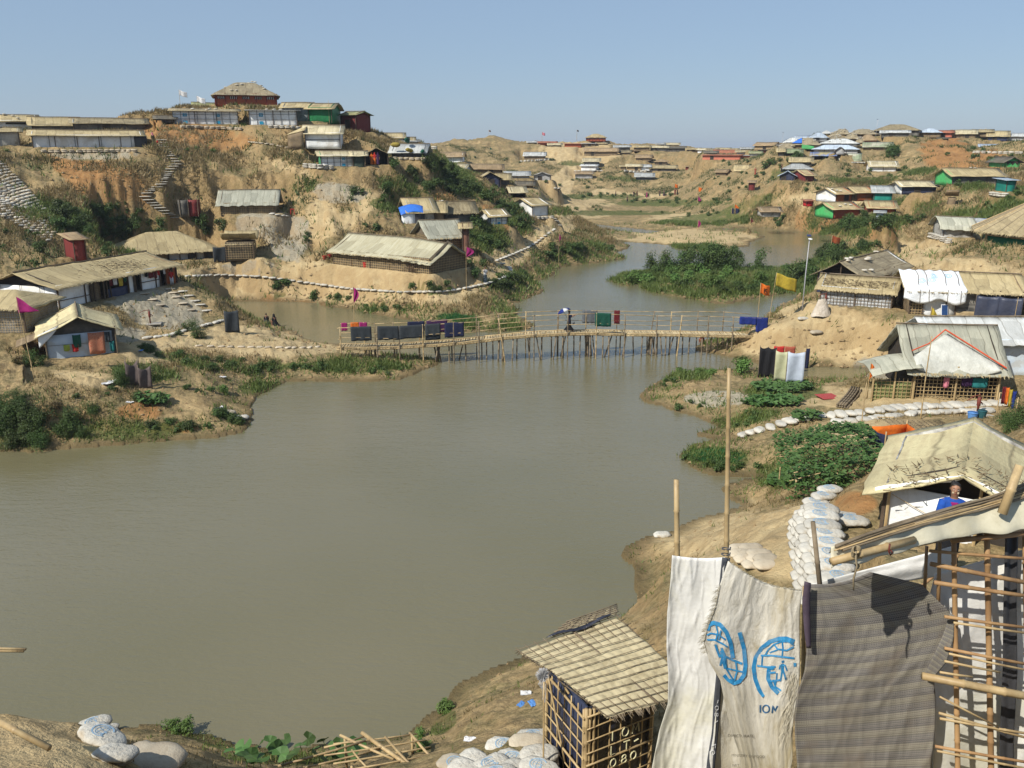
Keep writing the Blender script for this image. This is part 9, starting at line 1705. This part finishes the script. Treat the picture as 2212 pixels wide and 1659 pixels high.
for k in range(6): mb.path([A + Vector((.045 * math.cos(a), -.02, .045 * math.sin(a) - .03 + .008 * k)) for a in np.linspace(0, 6.2, 9)], .007, 4)
mb.build('rope', M('jute_rope', (.32, .26, .16), (.22, .17, .1), 30), ns, True)
mb = MB(); A = at(1922, 1175, 7.7) - n0; mb.path([A, A + Vector((0, 0, -.08)), A + Vector((.02, 0, -.12)), A + Vector((.04, 0, -.1)), A + Vector((.02, 0, -.07))], .01, 5); mb.build('hook', rust, ns, True)
cn((1950, 1300, 9.3), (2070, 1200, 9.4), .02, 'brace', splitm)
# ================================================================ THE WOMAN IN BLUE
pw = at(2034, 1260, 12.2); pw.z = at(2034, 1048, 12.2).z - 1.49; w_, hc, H = person(pw, R(-112), 1.52, 'person in a blue top with tied black hair, painted cheeks, behind the nearest roof', M('cloth_cobalt', (.012, .07, .33), (.01, .05, .24), 9, .8, 30, .4, .01), CL['black'], arms=((.1, 0), (.15, 0)), sub=2, head='none')
fx = lambda x, y, z: (hc.x + x * H, hc.y + y * H, hc.z + z * H)
mb = MB(); vs = []
def HF(s, t_):
 a = 2 * math.pi * s; b_ = math.pi * t_; z = math.cos(b_); r_ = math.sin(b_); jaw = 1 - .28 * max(0, -z) ** 1.3; x = r_ * math.sin(a) * .044 * jaw; y = r_ * math.cos(a) * .052 * (1 - .1 * max(0, -z)); f = max(0, math.cos(a)) * r_
 y += .006 * math.exp(-((z + .15) / .25) ** 2) * math.exp(-(math.sin(a) * 3.2) ** 2) * f * 2.6 - .004 * math.exp(-((z - .12) / .14) ** 2) * f; return fx(x, y, .002 + z * .062)
mb.grid(HF, 28, 20); mb.build('head', skinm, w_, True)
mb = MB(); mb.grid(lambda s, t_: fx(.050 * math.sin(2 * math.pi * s) * math.sin(t_ * 1.75), (.058 * math.cos(2 * math.pi * s) * (.62 if math.cos(2 * math.pi * s) > 0 else 1.05)) * math.sin(t_ * 1.75) - .006, .012 + .062 * math.cos(t_ * (1.05 if math.cos(2 * math.pi * s) > .3 else 1.75))), 24, 10); mb.build('hair', hairm, w_, True)
mb = MB(); mb.grid(lambda s, t_: fx(.02 + .026 * math.sin(2 * math.pi * s) * math.sin(t_ * 3.14), -.045 + .03 * math.cos(2 * math.pi * s) * math.sin(t_ * 3.14), .05 + .026 * math.cos(t_ * 3.14)), 12, 8); mb.grid(lambda s, t_: fx(.03 + .012 * math.sin(2 * math.pi * s) * (1 - .5 * t_), -.05 + .012 * math.cos(2 * math.pi * s), -.01 - .11 * t_), 8, 6); mb.build('hair_bun', hairm, w_, True)
paste = M('cheek_paste', (.62, .52, .36), (.5, .4, .26), 20, .8); ey_ = M('eye_white', (.7, .68, .65), (.6, .58, .55)); lip = M('lips', (.20, .05, .05), (.16, .04, .04))
for s_ in (-1, 1):
 mb = MB(); mb.grid(lambda s, t_: fx(s_ * .021 + .011 * (s - .5) * 2, .0515 - .004 * abs(s - .5) * 2 - .003 * t_, -.012 - .02 * t_), 4, 4, .003); mb.build('cheek_paste', paste, w_, True)
 mb = MB(); mb.grid(lambda s, t_: fx(s_ * .0185 + .0085 * math.cos(6.283 * s) * math.sin(t_ * 1.57), .0475, .0085 + .0036 * math.sin(6.283 * s) * math.sin(t_ * 1.57)), 10, 3, .002); e_ = mb.build('eye', ey_, w_, True); mb = MB(); mb.grid(lambda s, t_: fx(s_ * .0185 + .0035 * math.cos(6.283 * s) * t_, .0505, .0085 + .0035 * math.sin(6.283 * s) * t_), 8, 2, .001); mb.build('iris', hairm, e_)
 MB().path([fx(s_ * .010, .0525, .021), fx(s_ * .019, .0505, .025), fx(s_ * .029, .044, .021)], [.0016 * H, .002 * H, .001 * H], 4).build('eyebrow', hairm, w_); MB().grid(lambda s, t_: fx(s_ * (.0455 + .004 * math.sin(s * 3.1)), -.004 + .012 * (s - .5), .004 - .022 * (t_ - .5)), 4, 4, .004).build('ear', skinm, w_, True)
mb = MB(); mb.path([fx(-.013, .050, -.034), fx(-.005, .0535, -.032), fx(0, .054, -.0335), fx(.005, .0535, -.032), fx(.013, .050, -.034)], [.001 * H, .003 * H, .0026 * H, .003 * H, .001 * H], 6); mb.build('mouth', lip, w_, True)
MB().path([(hc.x, hc.y - .005 * H, hc.z - .11 * H), (hc.x, hc.y, hc.z - .045 * H)], [.034 * H, .03 * H], 10).build('neck', skinm, w_, True)
mb = MB(); mb.grid(lambda s, t_: (hc.x + .035 * H * (s - .5) * 2 * (1 - .8 * t_), hc.y + .070 * H + .004, hc.z - (.115 + .07 * t_) * H), 5, 5, .004); mb.build('neck_scarf', CL['magenta'], w_, True)
# ================================================================ THE AIR
hm = bpy.data.materials.new('summer_haze'); hm.use_nodes = True; t = hm.node_tree; t.nodes.clear(); pv = t.nodes.new('ShaderNodeVolumePrincipled'); pv.inputs['Color'].default_value = (.82, .89, 1, 1); pv.inputs['Density'].default_value = .00020; pv.inputs['Anisotropy'].default_value = .2
ou = t.nodes.new('ShaderNodeOutputMaterial'); t.links.new(pv.outputs[0], ou.inputs['Volume']); hb = MB().box((0, 2600, 14), (12400, 5300, 32)); o = hb.build('haze', hm); tag(o, kind='stuff')
